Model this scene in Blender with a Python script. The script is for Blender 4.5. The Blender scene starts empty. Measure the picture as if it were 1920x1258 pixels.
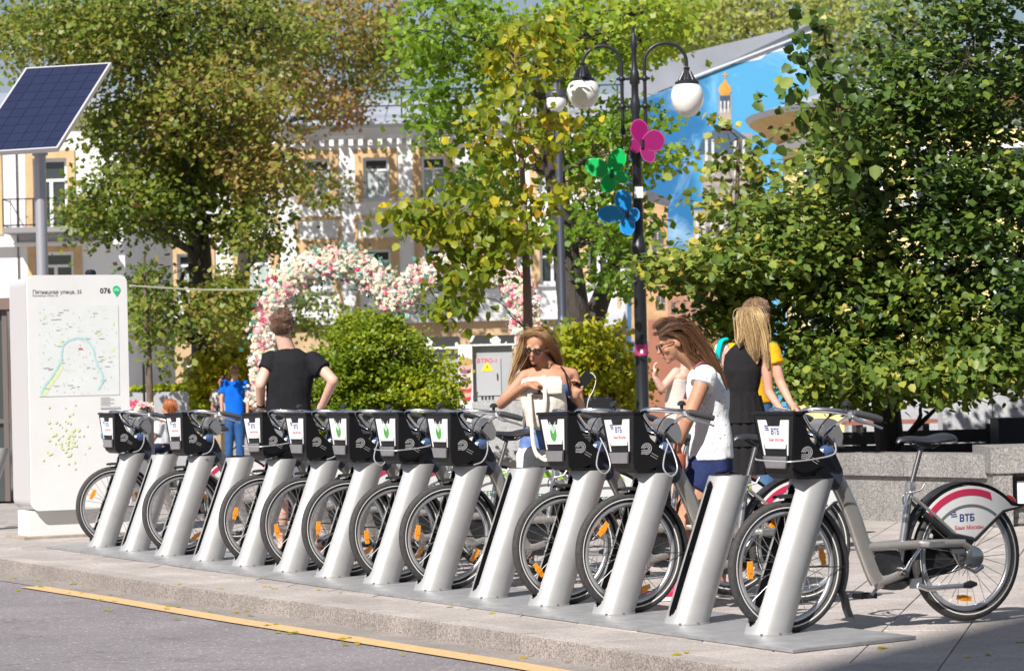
import bpy, math, random
import numpy as np
from mathutils import Vector, Matrix, noise
SC = bpy.context.scene
COL = SC.collection
R = math.radians
rng = random.Random(7)

# ------------------------------------------------------------------ camera, sky, sun, exposure
FPX, CX, CY, HOR, CAM_H, ROLL = 5333.0, 960.0, 629.0, 714.0, 1.31, 0.024
PITCH = math.atan((HOR - CY) / FPX)
_f = Vector((0, math.cos(PITCH), math.sin(PITCH)))
_r0 = Vector((1, 0, 0)); _u0 = _r0.cross(_f)
_r = (_r0 * math.cos(ROLL) - _u0 * math.sin(ROLL)).normalized()
_u = _r.cross(_f).normalized()
CAM = Vector((0, 0, CAM_H))
cam_d = bpy.data.cameras.new('camera'); cam_o = bpy.data.objects.new('camera', cam_d); COL.objects.link(cam_o)
cam_o.matrix_world = Matrix(((_r.x, _u.x, -_f.x, 0), (_r.y, _u.y, -_f.y, 0), (_r.z, _u.z, -_f.z, CAM_H), (0, 0, 0, 1)))
cam_d.sensor_width = 36; cam_d.lens = 36 * FPX / 1920; cam_d.clip_end = 3000; cam_d.clip_start = 0.5
cam_d.dof.use_dof = True; cam_d.dof.focus_distance = 17.5; cam_d.dof.aperture_fstop = 7.1
SC.camera = cam_o

SUN_AZ = Vector((-0.50, -0.866)); SUN_EL = R(43)
sun_d = bpy.data.lights.new('sun', 'SUN'); sun_o = bpy.data.objects.new('sun', sun_d); COL.objects.link(sun_o)
sun_d.energy = 5.0; sun_d.angle = R(0.5); sun_d.color = (1.0, 0.955, 0.90)
sv = Vector((SUN_AZ.x * math.cos(SUN_EL), SUN_AZ.y * math.cos(SUN_EL), math.sin(SUN_EL)))
sun_o.rotation_euler = sv.to_track_quat('Z', 'Y').to_euler()
W = bpy.data.worlds.new('World'); SC.world = W; W.use_nodes = True
wn, wl = W.node_tree.nodes, W.node_tree.links
wn.clear()
wo = wn.new('ShaderNodeOutputWorld'); wb = wn.new('ShaderNodeBackground'); wb.inputs[1].default_value = 0.05
sky = wn.new('ShaderNodeTexSky'); sky.sky_type = 'NISHITA'; sky.sun_disc = False
sky.sun_elevation = SUN_EL; sky.sun_rotation = math.atan2(SUN_AZ.x, SUN_AZ.y)
sky.air_density = 1.0; sky.dust_density = 0.8; sky.ozone_density = 1.0
tc = wn.new('ShaderNodeTexCoord'); cn = wn.new('ShaderNodeTexNoise'); cn.inputs['Scale'].default_value = 5.0
cn.inputs['Detail'].default_value = 5; cr = wn.new('ShaderNodeValToRGB')
cr.color_ramp.elements[0].position = 0.46; cr.color_ramp.elements[1].position = 0.72
cr.color_ramp.elements[0].color = (.15, .15, .15, 1); cr.color_ramp.elements[1].color = (.9, .9, .9, 1)
cm = wn.new('ShaderNodeMix'); cm.data_type = 'RGBA'; cm.inputs['B'].default_value = (6.0, 6.6, 8.0, 1)
mp = wn.new('ShaderNodeMapping'); mp.inputs['Scale'].default_value = (1, 1, 3)
wl.new(tc.outputs['Generated'], mp.inputs[0]); wl.new(mp.outputs[0], cn.inputs['Vector']); wl.new(cn.outputs['Fac'], cr.inputs[0])
wl.new(cr.outputs[0], cm.inputs['Factor']); wl.new(sky.outputs[0], cm.inputs['A'])
wl.new(cm.outputs['Result'], wb.inputs[0]); wl.new(wb.outputs[0], wo.inputs[0])
SC.view_settings.view_transform = 'Standard'; SC.view_settings.look = 'None'
SC.view_settings.exposure = 0.6; SC.view_settings.gamma = 1.0
try: SC.view_settings.use_curve_mapping = False
except Exception: pass
SC.cycles.max_bounces = 6; SC.cycles.transparent_max_bounces = 8
SC.cycles.use_denoising = True

# ------------------------------------------------------------------ picture pixel <-> place
def at(px, py, Y):
    """world point at depth Y seen at picture pixel (px, py)"""
    d = _f * FPX + _r * (px - CX) + _u * (CY - py)
    return CAM + d * (Y / d.y)
def ground(px, py, z=0.0):
    d = _f * FPX + _r * (px - CX) + _u * (CY - py)
    return CAM + d * ((z - CAM_H) / d.z)
def pxm(Y): return FPX / Y

# ------------------------------------------------------------------ materials
MATS = {}
def mat(name, col, rough=0.6, metal=0.0, var=0.0, vscale=20.0, bump=0.0, bscale=60.0, col2=None, spec=None, coat=0.0, objvar=0.0, detail=6, bdist=0.01, stretch=None):
    if name in MATS: return MATS[name]
    m = bpy.data.materials.new(name); m.use_nodes = True
    n, l = m.node_tree.nodes, m.node_tree.links
    b = n['Principled BSDF']
    b.inputs['Base Color'].default_value = (*col, 1); b.inputs['Roughness'].default_value = rough; b.inputs['Metallic'].default_value = metal
    if spec is not None: b.inputs['Specular IOR Level'].default_value = spec
    if coat: b.inputs['Coat Weight'].default_value = coat; b.inputs['Coat Roughness'].default_value = 0.08
    cur = None
    if var or col2 or bump or objvar:
        t = n.new('ShaderNodeTexCoord'); src = t.outputs['Object']
        if stretch:
            mpn = n.new('ShaderNodeMapping'); mpn.inputs['Scale'].default_value = stretch; l.new(src, mpn.inputs[0]); src = mpn.outputs[0]
    if var or col2:
        nz = n.new('ShaderNodeTexNoise'); nz.inputs['Scale'].default_value = vscale; nz.inputs['Detail'].default_value = detail; nz.inputs['Roughness'].default_value = 0.62
        l.new(src, nz.inputs['Vector'])
        rp = n.new('ShaderNodeValToRGB'); rp.color_ramp.elements[0].position = 0.33; rp.color_ramp.elements[1].position = 0.67
        c2 = col2 if col2 else tuple(c * (1 - var) for c in col)
        rp.color_ramp.elements[0].color = (*c2, 1); rp.color_ramp.elements[1].color = (*[min(1, c * (1 + var * .5)) for c in col], 1)
        l.new(nz.outputs['Fac'], rp.inputs[0]); cur = rp.outputs[0]
    if objvar:
        oi = n.new('ShaderNodeObjectInfo'); hs = n.new('ShaderNodeMapRange'); hs.inputs['To Min'].default_value = 1 - objvar; hs.inputs['To Max'].default_value = 1 + objvar
        l.new(oi.outputs['Random'], hs.inputs['Value'])
        mx = n.new('ShaderNodeMix'); mx.data_type = 'RGBA'; mx.blend_type = 'MULTIPLY'; mx.inputs['Factor'].default_value = 1
        if cur: l.new(cur, mx.inputs['A'])
        else: mx.inputs['A'].default_value = (*col, 1)
        l.new(hs.outputs[0], mx.inputs['B']); cur = mx.outputs['Result']
    if cur: l.new(cur, b.inputs['Base Color'])
    if bump:
        nb = n.new('ShaderNodeTexNoise'); nb.inputs['Scale'].default_value = bscale; nb.inputs['Detail'].default_value = 4
        l.new(src, nb.inputs['Vector'])
        bp = n.new('ShaderNodeBump'); bp.inputs['Strength'].default_value = bump; bp.inputs['Distance'].default_value = bdist
        l.new(nb.outputs['Fac'], bp.inputs['Height']); l.new(bp.outputs[0], b.inputs['Normal'])
    MATS[name] = m
    return m
def granite(name, dark, light, pink, scale=90, objvar=0.0, bump=0.15):
    """speckled stone: grains of three colours plus large soft stains"""
    if name in MATS: return MATS[name]
    m = bpy.data.materials.new(name); m.use_nodes = True
    n, l = m.node_tree.nodes, m.node_tree.links; b = n['Principled BSDF']; b.inputs['Roughness'].default_value = 0.75
    t = n.new('ShaderNodeNewGeometry')
    v = n.new('ShaderNodeTexVoronoi'); v.inputs['Scale'].default_value = scale; l.new(t.outputs['Position'], v.inputs['Vector'])
    sp = n.new('ShaderNodeSeparateColor'); l.new(v.outputs['Color'], sp.inputs[0])
    rp = n.new('ShaderNodeValToRGB'); e = rp.color_ramp.elements
    e[0].position = 0.0; e[0].color = (*dark, 1); e[1].position = 1.0; e[1].color = (*light, 1)
    k = rp.color_ramp.elements.new(0.5); k.color = (*pink, 1)
    l.new(sp.outputs[0], rp.inputs[0])
    nz = n.new('ShaderNodeTexNoise'); nz.inputs['Scale'].default_value = 1.7; nz.inputs['Detail'].default_value = 8; nz.inputs['Roughness'].default_value = 0.7; l.new(t.outputs['Position'], nz.inputs['Vector'])
    mr = n.new('ShaderNodeMapRange'); mr.inputs['From Min'].default_value = 0.3; mr.inputs['From Max'].default_value = 0.7; mr.inputs['To Min'].default_value = 0.72; mr.inputs['To Max'].default_value = 1.12
    l.new(nz.outputs['Fac'], mr.inputs['Value'])
    mx = n.new('ShaderNodeMix'); mx.data_type = 'RGBA'; mx.blend_type = 'MULTIPLY'; mx.inputs['Factor'].default_value = 1
    l.new(rp.outputs[0], mx.inputs['A']); l.new(mr.outputs[0], mx.inputs['B']); cur = mx.outputs['Result']
    if objvar:
        oi = n.new('ShaderNodeObjectInfo'); hs = n.new('ShaderNodeMapRange'); hs.inputs['To Min'].default_value = 1 - objvar; hs.inputs['To Max'].default_value = 1 + objvar
        l.new(oi.outputs['Random'], hs.inputs['Value'])
        m2 = n.new('ShaderNodeMix'); m2.data_type = 'RGBA'; m2.blend_type = 'MULTIPLY'; m2.inputs['Factor'].default_value = 1
        l.new(cur, m2.inputs['A']); l.new(hs.outputs[0], m2.inputs['B']); cur = m2.outputs['Result']
    l.new(cur, b.inputs['Base Color'])
    bp = n.new('ShaderNodeBump'); bp.inputs['Strength'].default_value = bump; bp.inputs['Distance'].default_value = 0.004
    n2 = n.new('ShaderNodeTexNoise'); n2.inputs['Scale'].default_value = 120; l.new(t.outputs['Position'], n2.inputs['Vector'])
    l.new(n2.outputs['Fac'], bp.inputs['Height']); l.new(bp.outputs[0], b.inputs['Normal'])
    MATS[name] = m; return m
def leafmat(name, stops, trans=0.35, rough=0.45):
    """leaf colour follows each leaf's own 'tint' (species, age, drying), 0..1"""
    if name in MATS: return MATS[name]
    m = bpy.data.materials.new(name); m.use_nodes = True
    n, l = m.node_tree.nodes, m.node_tree.links; b = n['Principled BSDF']; b.inputs['Roughness'].default_value = rough
    b.inputs['Specular IOR Level'].default_value = 0.35
    a = n.new('ShaderNodeAttribute'); a.attribute_name = 'tint'
    rp = n.new('ShaderNodeValToRGB'); els = rp.color_ramp.elements
    while len(els) > 1: els.remove(els[-1])
    els[0].position = stops[0][0]; els[0].color = (*stops[0][1], 1)
    for p, c in stops[1:]:
        e = els.new(p); e.color = (*c, 1)
    l.new(a.outputs['Fac'], rp.inputs[0]); l.new(rp.outputs[0], b.inputs['Base Color'])
    tr = n.new('ShaderNodeBsdfTranslucent'); hsv = n.new('ShaderNodeHueSaturation'); hsv.inputs['Value'].default_value = 1.5; hsv.inputs['Hue'].default_value = 0.485
    l.new(rp.outputs[0], hsv.inputs['Color']); l.new(hsv.outputs[0], tr.inputs[0])
    mx = n.new('ShaderNodeMixShader'); mx.inputs[0].default_value = trans
    l.new(b.outputs[0], mx.inputs[1]); l.new(tr.outputs[0], mx.inputs[2]); l.new(mx.outputs[0], n['Material Output'].inputs[0])
    MATS[name] = m; return m

# ------------------------------------------------------------------ mesh builder
class MB:
    def __init__(s): s.v = []; s.f = []
    def add(s, vs, fs):
        o = len(s.v); s.v += [tuple(v) for v in vs]; s.f += [tuple(i + o for i in f) for f in fs]; return s
    def box(s, c, d, rot=None):
        hx, hy, hz = d[0] / 2, d[1] / 2, d[2] / 2
        vs = [Vector((x, y, z)) for x in (-hx, hx) for y in (-hy, hy) for z in (-hz, hz)]
        if rot is not None: vs = [rot @ v for v in vs]
        c = Vector(c)
        return s.add([v + c for v in vs], [(0, 1, 3, 2), (4, 6, 7, 5), (0, 4, 5, 1), (2, 3, 7, 6), (0, 2, 6, 4), (1, 5, 7, 3)])
    def b2(s, x0, x1, y0, y1, z0, z1):
        return s.box(((x0 + x1) / 2, (y0 + y1) / 2, (z0 + z1) / 2), (abs(x1 - x0), abs(y1 - y0), abs(z1 - z0)))
    def tube(s, pts, rad, n=8, cap=True, flat=None, up=None):
        """tube along points; rad a number or one per point; flat=(a,b) scales section axes"""
        P = [Vector(p) for p in pts]; k = len(P)
        rr = rad if isinstance(rad, (list, tuple)) else [rad] * k
        T = [(P[min(i + 1, k - 1)] - P[max(i - 1, 0)]).normalized() for i in range(k)]
        ref = Vector(up) if up else (Vector((0, 0, 1)) if abs(T[0].z) < 0.9 else Vector((1, 0, 0)))
        u = (ref - T[0] * ref.dot(T[0])).normalized(); vs = []
        fa, fb = flat or (1, 1)
        for i in range(k):
            u = (u - T[i] * u.dot(T[i])).normalized(); w = T[i].cross(u)
            for j in range(n):
                a = 2 * math.pi * j / n
                vs.append(P[i] + (u * math.cos(a) * fa + w * math.sin(a) * fb) * rr[i])
        fs = [(i * n + j, i * n + (j + 1) % n, (i + 1) * n + (j + 1) % n, (i + 1) * n + j) for i in range(k - 1) for j in range(n)]
        if cap: fs += [tuple(reversed(range(n))), tuple((k - 1) * n + j for j in range(n))]
        return s.add(vs, fs)
    def lathe(s, prof, c=(0, 0, 0), axis='Z', n=16, M=None):
        c = Vector(c); vs = []; k = len(prof)
        for r, h in prof:
            for j in range(n):
                a = 2 * math.pi * j / n; x, y = r * math.cos(a), r * math.sin(a)
                p = Vector((x, y, h)) if axis == 'Z' else (Vector((x, h, y)) if axis == 'Y' else Vector((h, x, y)))
                if M is not None: p = M @ p
                vs.append(p + c)
        fs = [(i * n + j, i * n + (j + 1) % n, (i + 1) * n + (j + 1) % n, (i + 1) * n + j) for i in range(k - 1) for j in range(n)]
        if prof[0][0] > 1e-4: fs.append(tuple(reversed(range(n))))
        if prof[-1][0] > 1e-4: fs.append(tuple((k - 1) * n + j for j in range(n)))
        return s.add(vs, fs)
    def ell(s, c, r, n=12, m=8, M=None):
        prof = [(math.sin(math.pi * i / m), -math.cos(math.pi * i / m)) for i in range(m + 1)]
        S = Matrix.Diagonal(Vector(r if hasattr(r, '__len__') else (r, r, r)))
        return s.lathe([(max(a, 0), h) for a, h in prof], c, 'Z', n, (M @ S) if M is not None else S)
    def torus(s, c, Rr, r, axis='Y', n=48, m=8, a0=0, a1=360, fr=1.0):
        full = abs(a1 - a0) >= 359.9; c = Vector(c); vs = []; k = n if full else n + 1
        for i in range(k):
            a = R(a0 + (a1 - a0) * i / n)
            for j in range(m):
                b = 2 * math.pi * j / m; q = Rr + r * math.cos(b); h = r * fr * math.sin(b)
                x, z = q * math.cos(a), q * math.sin(a)
                vs.append(c + (Vector((x, h, z)) if axis == 'Y' else Vector((x, z, h))))
        fs = [((i * m + j), (i * m + (j + 1) % m), (((i + 1) % k) * m + (j + 1) % m), (((i + 1) % k) * m + j)) for i in range(n) for j in range(m)]
        return s.add(vs, fs)
    def prism(s, poly, o, ux, uy, depth):
        """closed polygon (2D list) on plane o,ux,uy extruded by vector depth"""
        o, ux, uy, depth = Vector(o), Vector(ux), Vector(uy), Vector(depth); k = len(poly)
        a = [o + ux * p[0] + uy * p[1] for p in poly]; b = [p + depth for p in a]
        return s.add(a + b, [tuple(reversed(range(k))), tuple(range(k, 2 * k))] + [(i, (i + 1) % k, k + (i + 1) % k, k + i) for i in range(k)])
    def band(s, A, B, o, ux, uy, depth):
        """strip between two equal-length 2D polylines, extruded"""
        o, ux, uy, depth = Vector(o), Vector(ux), Vector(uy), Vector(depth)
        for i in range(len(A) - 1):
            s.prism([A[i], A[i + 1], B[i + 1], B[i]], o, ux, uy, depth)
        return s
    def text(s, body, size, o, ux, uy, ext=0.0, cx=True, bold=0.0):
        vs, fs, w = text_geo(body, size, ext, bold); o, ux, uy = Vector(o), Vector(ux), Vector(uy); nz = ux.cross(uy)
        sh = w / 2 if cx else 0
        return s.add([o + ux * (v[0] - sh) + uy * v[1] + nz * v[2] for v in vs], fs)
    def mesh(s, name, m, smooth=False):
        me = bpy.data.meshes.new(name); me.from_pydata(s.v, [], s.f); me.update()
        if m is not None: me.materials.append(m)
        if smooth: smooth_mesh(me, smooth if not isinstance(smooth, bool) else 40)
        return me
    def build(s, name, m, parent=None, smooth=False, loc=None):
        return link(name, s.mesh(name, m, smooth), parent, loc)
def smooth_mesh(me, ang=40):
    me.polygons.foreach_set('use_smooth', [True] * len(me.polygons))
    try: me.set_sharp_from_angle(angle=R(ang))
    except Exception: pass
def link(name, me, parent=None, loc=None):
    o = bpy.data.objects.new(name, me); COL.objects.link(o)
    if parent is not None: o.parent = parent
    if loc is not None: o.location = loc
    return o
_TX = {}
def text_geo(body, size, ext=0.0, bold=0.0):
    k = (body, size, ext, bold)
    if k not in _TX:
        c = bpy.data.curves.new('t', 'FONT'); c.body = body; c.size = size; c.resolution_u = 2; c.offset = bold; c.extrude = ext
        o = bpy.data.objects.new('t', c); COL.objects.link(o)
        dg = bpy.context.evaluated_depsgraph_get(); me = bpy.data.meshes.new_from_object(o.evaluated_get(dg))
        vs = [tuple(v.co) for v in me.vertices]; fs = [tuple(p.vertices) for p in me.polygons]
        w = max((v[0] for v in vs), default=0)
        bpy.data.objects.remove(o); bpy.data.curves.remove(c); bpy.data.meshes.remove(me)
        _TX[k] = (vs, fs, w)
    return _TX[k]
def thing(name, label, cat, loc=(0, 0, 0), rz=0.0, group=None):
    o = bpy.data.objects.new(name, None); COL.objects.link(o); o.location = loc; o.rotation_euler = (0, 0, rz)
    o.empty_display_size = 0.1
    return tag(o, label, cat, group)
def tag(o, label=None, cat=None, group=None, kind=None):
    if label: o['label'] = label
    if cat: o['category'] = cat
    if group: o['group'] = group
    if kind: o['kind'] = kind
    return o
def struct(name, me_or_mb, m=None, smooth=False):
    o = me_or_mb.build(name, m, None, smooth); o['kind'] = 'structure'; return o
def kids(o): return list(o.children)
def copy_tree(o, parent=None):
    c = o.copy(); COL.objects.link(c); c.parent = parent
    for ch in CH.get(o.name, kids(o)): copy_tree(ch, c)
    return c
CH = {}
# ------------------------------------------------------------------ ground, road, pavement
RD = Vector((0.445, -0.8955, 0)).normalized(); UD = Vector((0.8955, 0.445, 0)).normalized()
D0 = Vector((1.268, 14.24, 0))                       # last dock of the row
def ru(r, u, z=0.0): return D0 + RD * r + UD * u + Vector((0, 0, z))
def kerb_u(r):
    pts = [(-60, -3.6), (-30, -2.2), (-14, -1.22), (-10, -1.10), (-6.4, -1.09), (-4.8, -1.02), (-3.2, -0.95), (-1, -0.92), (3, -0.92), (60, -0.92)]
    for (a, b), (c, d) in zip(pts, pts[1:]):
        if a <= r <= c: return b + (d - b) * (r - a) / (c - a)
    return -0.92
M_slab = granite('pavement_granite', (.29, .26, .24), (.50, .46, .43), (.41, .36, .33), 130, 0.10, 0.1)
M_kerb_shaded = granite('kerb_face_shaded', (.15, .125, .115), (.42, .37, .34), (.27, .235, .215), 150, 0.06, 0.4)
M_joint = mat('joint_sand', (.22, .195, .175), .9, var=.4, vscale=30)
g = MB()
N = 40; xs = [-900, -200, -80] + list(range(-40, 60, 20)) + [120, 300, 900]
g.add([(-900, 28.0, -0.006), (900, 28.0, -0.006), (900, 1500, -0.006), (-900, 1500, -0.006)], [(0, 1, 2, 3)])
def paving_far():
    m = bpy.data.materials.new('paving_far'); m.use_nodes = True; n, l = m.node_tree.nodes, m.node_tree.links; b = n['Principled BSDF']; b.inputs['Roughness'].default_value = .8
    t = n.new('ShaderNodeNewGeometry'); br = n.new('ShaderNodeTexBrick'); br.inputs['Scale'].default_value = 1.0
    br.inputs['Brick Width'].default_value = .8; br.inputs['Row Height'].default_value = .4; br.inputs['Mortar Size'].default_value = .006
    br.inputs['Color1'].default_value = (.36, .33, .31, 1); br.inputs['Color2'].default_value = (.30, .27, .25, 1); br.inputs['Mortar'].default_value = (.15, .13, .12, 1)
    l.new(t.outputs['Position'], br.inputs['Vector']); l.new(br.outputs[0], b.inputs['Base Color']); return m
struct('ground', g, paving_far())
# pavement bed that the slabs lie on: from the kerb to beyond the planters
g = MB(); rs = [-60, -45, -30, -20, -14, -12, -10, -8, -6.4, -4.8, -3.2, -1, 3, 20]
for a, b in zip(rs, rs[1:]):
    g.add([ru(a, kerb_u(a) + .02, -.012), ru(b, kerb_u(b) + .02, -.012), ru(b, 30, -.012), ru(a, 30, -.012)], [(0, 1, 2, 3)])
pave = struct('pavement', g, M_joint)
# field slabs, each its own piece, clipped along the border course
G1 = Vector((0.22, 0.9755, 0)); G2 = Vector((0.9755, -0.22, 0))
def clip(poly, f):
    out = []
    for i in range(len(poly)):
        a, b = poly[i], poly[(i + 1) % len(poly)]; fa, fb = f(a), f(b)
        if fa >= 0: out.append(a)
        if (fa > 0) != (fb > 0) and fa != fb: out.append(a + (b - a) * (fa / (fa - fb)))
    return out
def prism_piece(poly, z0, z1, name, m, parent, bev=0.002, top=None):
    c = sum(poly, Vector()) / len(poly); inner = [c + (p - c) * (1 - bev / max((p - c).length, .01)) for p in poly]
    k = len(poly); mb = MB()
    vs = [Vector((p.x, p.y, z0)) for p in poly] + [Vector((p.x, p.y, z1 - bev)) for p in poly] + [Vector((p.x, p.y, z1)) for p in inner]
    fs = [(i, (i + 1) % k, k + (i + 1) % k, k + i) for i in range(k)] + [(k + i, k + (i + 1) % k, 2 * k + (i + 1) % k, 2 * k + i) for i in range(k)] + [tuple(range(2 * k, 3 * k))]
    o = mb.add(vs, fs).build(name, m, parent)
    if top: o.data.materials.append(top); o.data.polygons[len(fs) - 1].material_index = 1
    return o
def seen(p, pad=.3): return abs(p.x) < p.y * .181 + pad
SL, SW, GAP = .80, .42, .0035
cnt = 0; cand = []
O0 = Vector((0, 12, 0))
for j in range(-30, 30):
    for i in range(-14, 24):
        a = i * SL + (SL / 2 if j % 2 else 0); b = j * SW
        q = [O0 + G1 * (a + x) + G2 * (b + y) for x, y in ((GAP, GAP), (GAP, SW - GAP), (SL - GAP, SW - GAP), (SL - GAP, GAP))]
        cc = sum(q, Vector()) / 4
        if not seen(cc, .45) or cc.y < 12 or cc.y > 28: continue
        q = clip(q, lambda p: (p - D0).dot(UD) - (kerb_u((p - D0).dot(RD)) + .52))
        if len(q) < 3: continue
        area = abs(sum(q[k].x * q[(k + 1) % len(q)].y - q[(k + 1) % len(q)].x * q[k].y for k in range(len(q)))) / 2
        if area < .01: continue
        cand.append((cc.y, q))
cand.sort(key=lambda t: t[0])
rs_ = MB()
for k, (_, q) in enumerate(cand):
    z1 = rng.uniform(-.0012, .0012)
    if k < 210: prism_piece(q, -.03, z1, 'slab', M_slab, pave)
    else:
        n_ = len(q); rs_.add([Vector((p.x, p.y, z1)) for p in q], [tuple(range(n_))])
tag(rs_.build('slab_field', M_slab, pave), kind='stuff')
# border course and kerb stones
r = -14.0; k = 0
while r < 3.2:
    L = .8
    a, b = r + .004, r + L - .004
    if seen(ru((a + b) / 2, -.8), .9):
        prism_piece([ru(a, kerb_u(a) + .165), ru(b, kerb_u(b) + .165), ru(b, kerb_u(b) + .515), ru(a, kerb_u(a) + .515)], -.03, rng.uniform(-.001, .001), 'border_slab', M_slab, pave)
    r += L
kerb = bpy.data.objects.new('kerb', None); COL.objects.link(kerb); kerb['kind'] = 'structure'
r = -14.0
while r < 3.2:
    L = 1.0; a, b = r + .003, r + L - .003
    prism_piece([ru(a, kerb_u(a)), ru(b, kerb_u(b)), ru(b, kerb_u(b) + .16), ru(a, kerb_u(a) + .16)], -.2, rng.uniform(0, .003), 'kerb_stone', M_kerb_shaded, kerb, .012, M_slab)  # faces darker than tops: the fall of light is put into the stone colour
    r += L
# road, gutter strip and the yellow line
def asphalt():
    m = bpy.data.materials.new('asphalt'); m.use_nodes = True; n, l = m.node_tree.nodes, m.node_tree.links; b = n['Principled BSDF']; b.inputs['Roughness'].default_value = .85
    t = n.new('ShaderNodeNewGeometry'); v = n.new('ShaderNodeTexVoronoi'); v.inputs['Scale'].default_value = 85; l.new(t.outputs['Position'], v.inputs['Vector'])
    sp = n.new('ShaderNodeSeparateColor'); l.new(v.outputs['Color'], sp.inputs[0])
    rp = n.new('ShaderNodeValToRGB'); e = rp.color_ramp.elements
    e[0].position = 0; e[0].color = (.165, .148, .156, 1); e[1].position = .96; e[1].color = (.245, .222, .23, 1); q = e.new(1.0); q.color = (.50, .46, .44, 1)
    l.new(sp.outputs[0], rp.inputs[0])
    nz = n.new('ShaderNodeTexNoise'); nz.inputs['Scale'].default_value = .9; nz.inputs['Detail'].default_value = 9; l.new(t.outputs['Position'], nz.inputs['Vector'])
    mr = n.new('ShaderNodeMapRange'); mr.inputs['From Min'].default_value = .3; mr.inputs['From Max'].default_value = .7; mr.inputs['To Min'].default_value = .85; mr.inputs['To Max'].default_value = 1.12; l.new(nz.outputs['Fac'], mr.inputs['Value'])
    mx = n.new('ShaderNodeMix'); mx.data_type = 'RGBA'; mx.blend_type = 'MULTIPLY'; mx.inputs['Factor'].default_value = 1; l.new(rp.outputs[0], mx.inputs['A']); l.new(mr.outputs[0], mx.inputs['B'])
    # oil and tyre stains, sealed cracks
    n3 = n.new('ShaderNodeTexNoise'); n3.inputs['Scale'].default_value = 3.2; n3.inputs['Detail'].default_value = 10; n3.inputs['Roughness'].default_value = .75; l.new(t.outputs['Position'], n3.inputs['Vector'])
    r3 = n.new('ShaderNodeValToRGB'); r3.color_ramp.elements[0].position = .30; r3.color_ramp.elements[0].color = (.62, .60, .60, 1); r3.color_ramp.elements[1].position = .43; r3.color_ramp.elements[1].color = (1, 1, 1, 1); l.new(n3.outputs['Fac'], r3.inputs[0])
    m3 = n.new('ShaderNodeMix'); m3.data_type = 'RGBA'; m3.blend_type = 'MULTIPLY'; m3.inputs['Factor'].default_value = 1; l.new(mx.outputs['Result'], m3.inputs['A']); l.new(r3.outputs[0], m3.inputs['B'])
    v4 = n.new('ShaderNodeTexVoronoi'); v4.feature = 'DISTANCE_TO_EDGE'; v4.inputs['Scale'].default_value = .38; n4 = n.new('ShaderNodeTexNoise'); n4.inputs['Scale'].default_value = 2.5; n4.inputs['Detail'].default_value = 6; l.new(t.outputs['Position'], n4.inputs['Vector'])
    a4 = n.new('ShaderNodeVectorMath'); a4.operation = 'MULTIPLY_ADD'; a4.inputs[1].default_value = (.9, .9, .9); l.new(n4.outputs['Color'], a4.inputs[0]); l.new(t.outputs['Position'], a4.inputs[2]); l.new(a4.outputs[0], v4.inputs['Vector'])
    r4 = n.new('ShaderNodeValToRGB'); r4.color_ramp.elements[0].position = .0; r4.color_ramp.elements[0].color = (.55, .53, .53, 1); r4.color_ramp.elements[1].position = .006; r4.color_ramp.elements[1].color = (1, 1, 1, 1); l.new(v4.outputs['Distance'], r4.inputs[0])
    m4 = n.new('ShaderNodeMix'); m4.data_type = 'RGBA'; m4.blend_type = 'MULTIPLY'; m4.inputs['Factor'].default_value = .8; l.new(m3.outputs['Result'], m4.inputs['A']); l.new(r4.outputs[0], m4.inputs['B'])
    l.new(m4.outputs['Result'], b.inputs['Base Color'])
    bp = n.new('ShaderNodeBump'); bp.inputs['Strength'].default_value = .6; bp.inputs['Distance'].default_value = .004; l.new(v.outputs['Distance'], bp.inputs['Height']); l.new(bp.outputs[0], b.inputs['Normal'])
    return m
M_asph = asphalt()
struct('road', MB().add([(-60, -60, -.104), (60, -60, -.104), (60, 60, -.104), (-60, 60, -.104)], [(0, 1, 2, 3)]), M_asph)
ZR = -.100
line_pts = [(-13, -1.56), (-11, -1.48), (-8.38, -1.37), (-6.4, -1.30), (-4.1, -1.26), (-2.9, -1.21), (-.66, -1.12), (4, -1.08)]
def lu(r, off=0):
    for (a, b), (c, d) in zip(line_pts, line_pts[1:]):
        if a <= r <= c: return b + (d - b) * (r - a) / (c - a) + off
    return line_pts[-1][1] + off
g = MB(); y = MB()
M_gut = granite('gutter_dust', (.2, .175, .16), (.34, .30, .275), (.27, .24, .22), 110)
rr = [-20] + [x * .5 for x in range(-26, 8)]
for a, b in zip(rr, rr[1:]):
    ua, ub = (lu(a) if a > -13 else -1.75), (lu(b) if b > -13 else -1.6)
    g.add([ru(a, ua - .03, ZR), ru(b, ub - .03, ZR), ru(b, kerb_u(b) + .01, ZR), ru(a, kerb_u(a) + .01, ZR)], [(0, 1, 2, 3)])
struct('gutter', g, M_gut)
rr = [-7.9 + .25 * x for x in range(0, 44)]
for a, b in zip(rr, rr[1:]):
    y.add([ru(a, lu(a, -.165), ZR + .004), ru(b, lu(b, -.165), ZR + .004), ru(b, lu(b, -.0), ZR + .004), ru(a, lu(a, 0), ZR + .004)], [(0, 1, 2, 3)])
struct('road_line', y, mat('yellow_paint', (.66, .44, .20), .8, col2=(.50, .34, .18), vscale=26, bump=.4, bscale=150))
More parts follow.
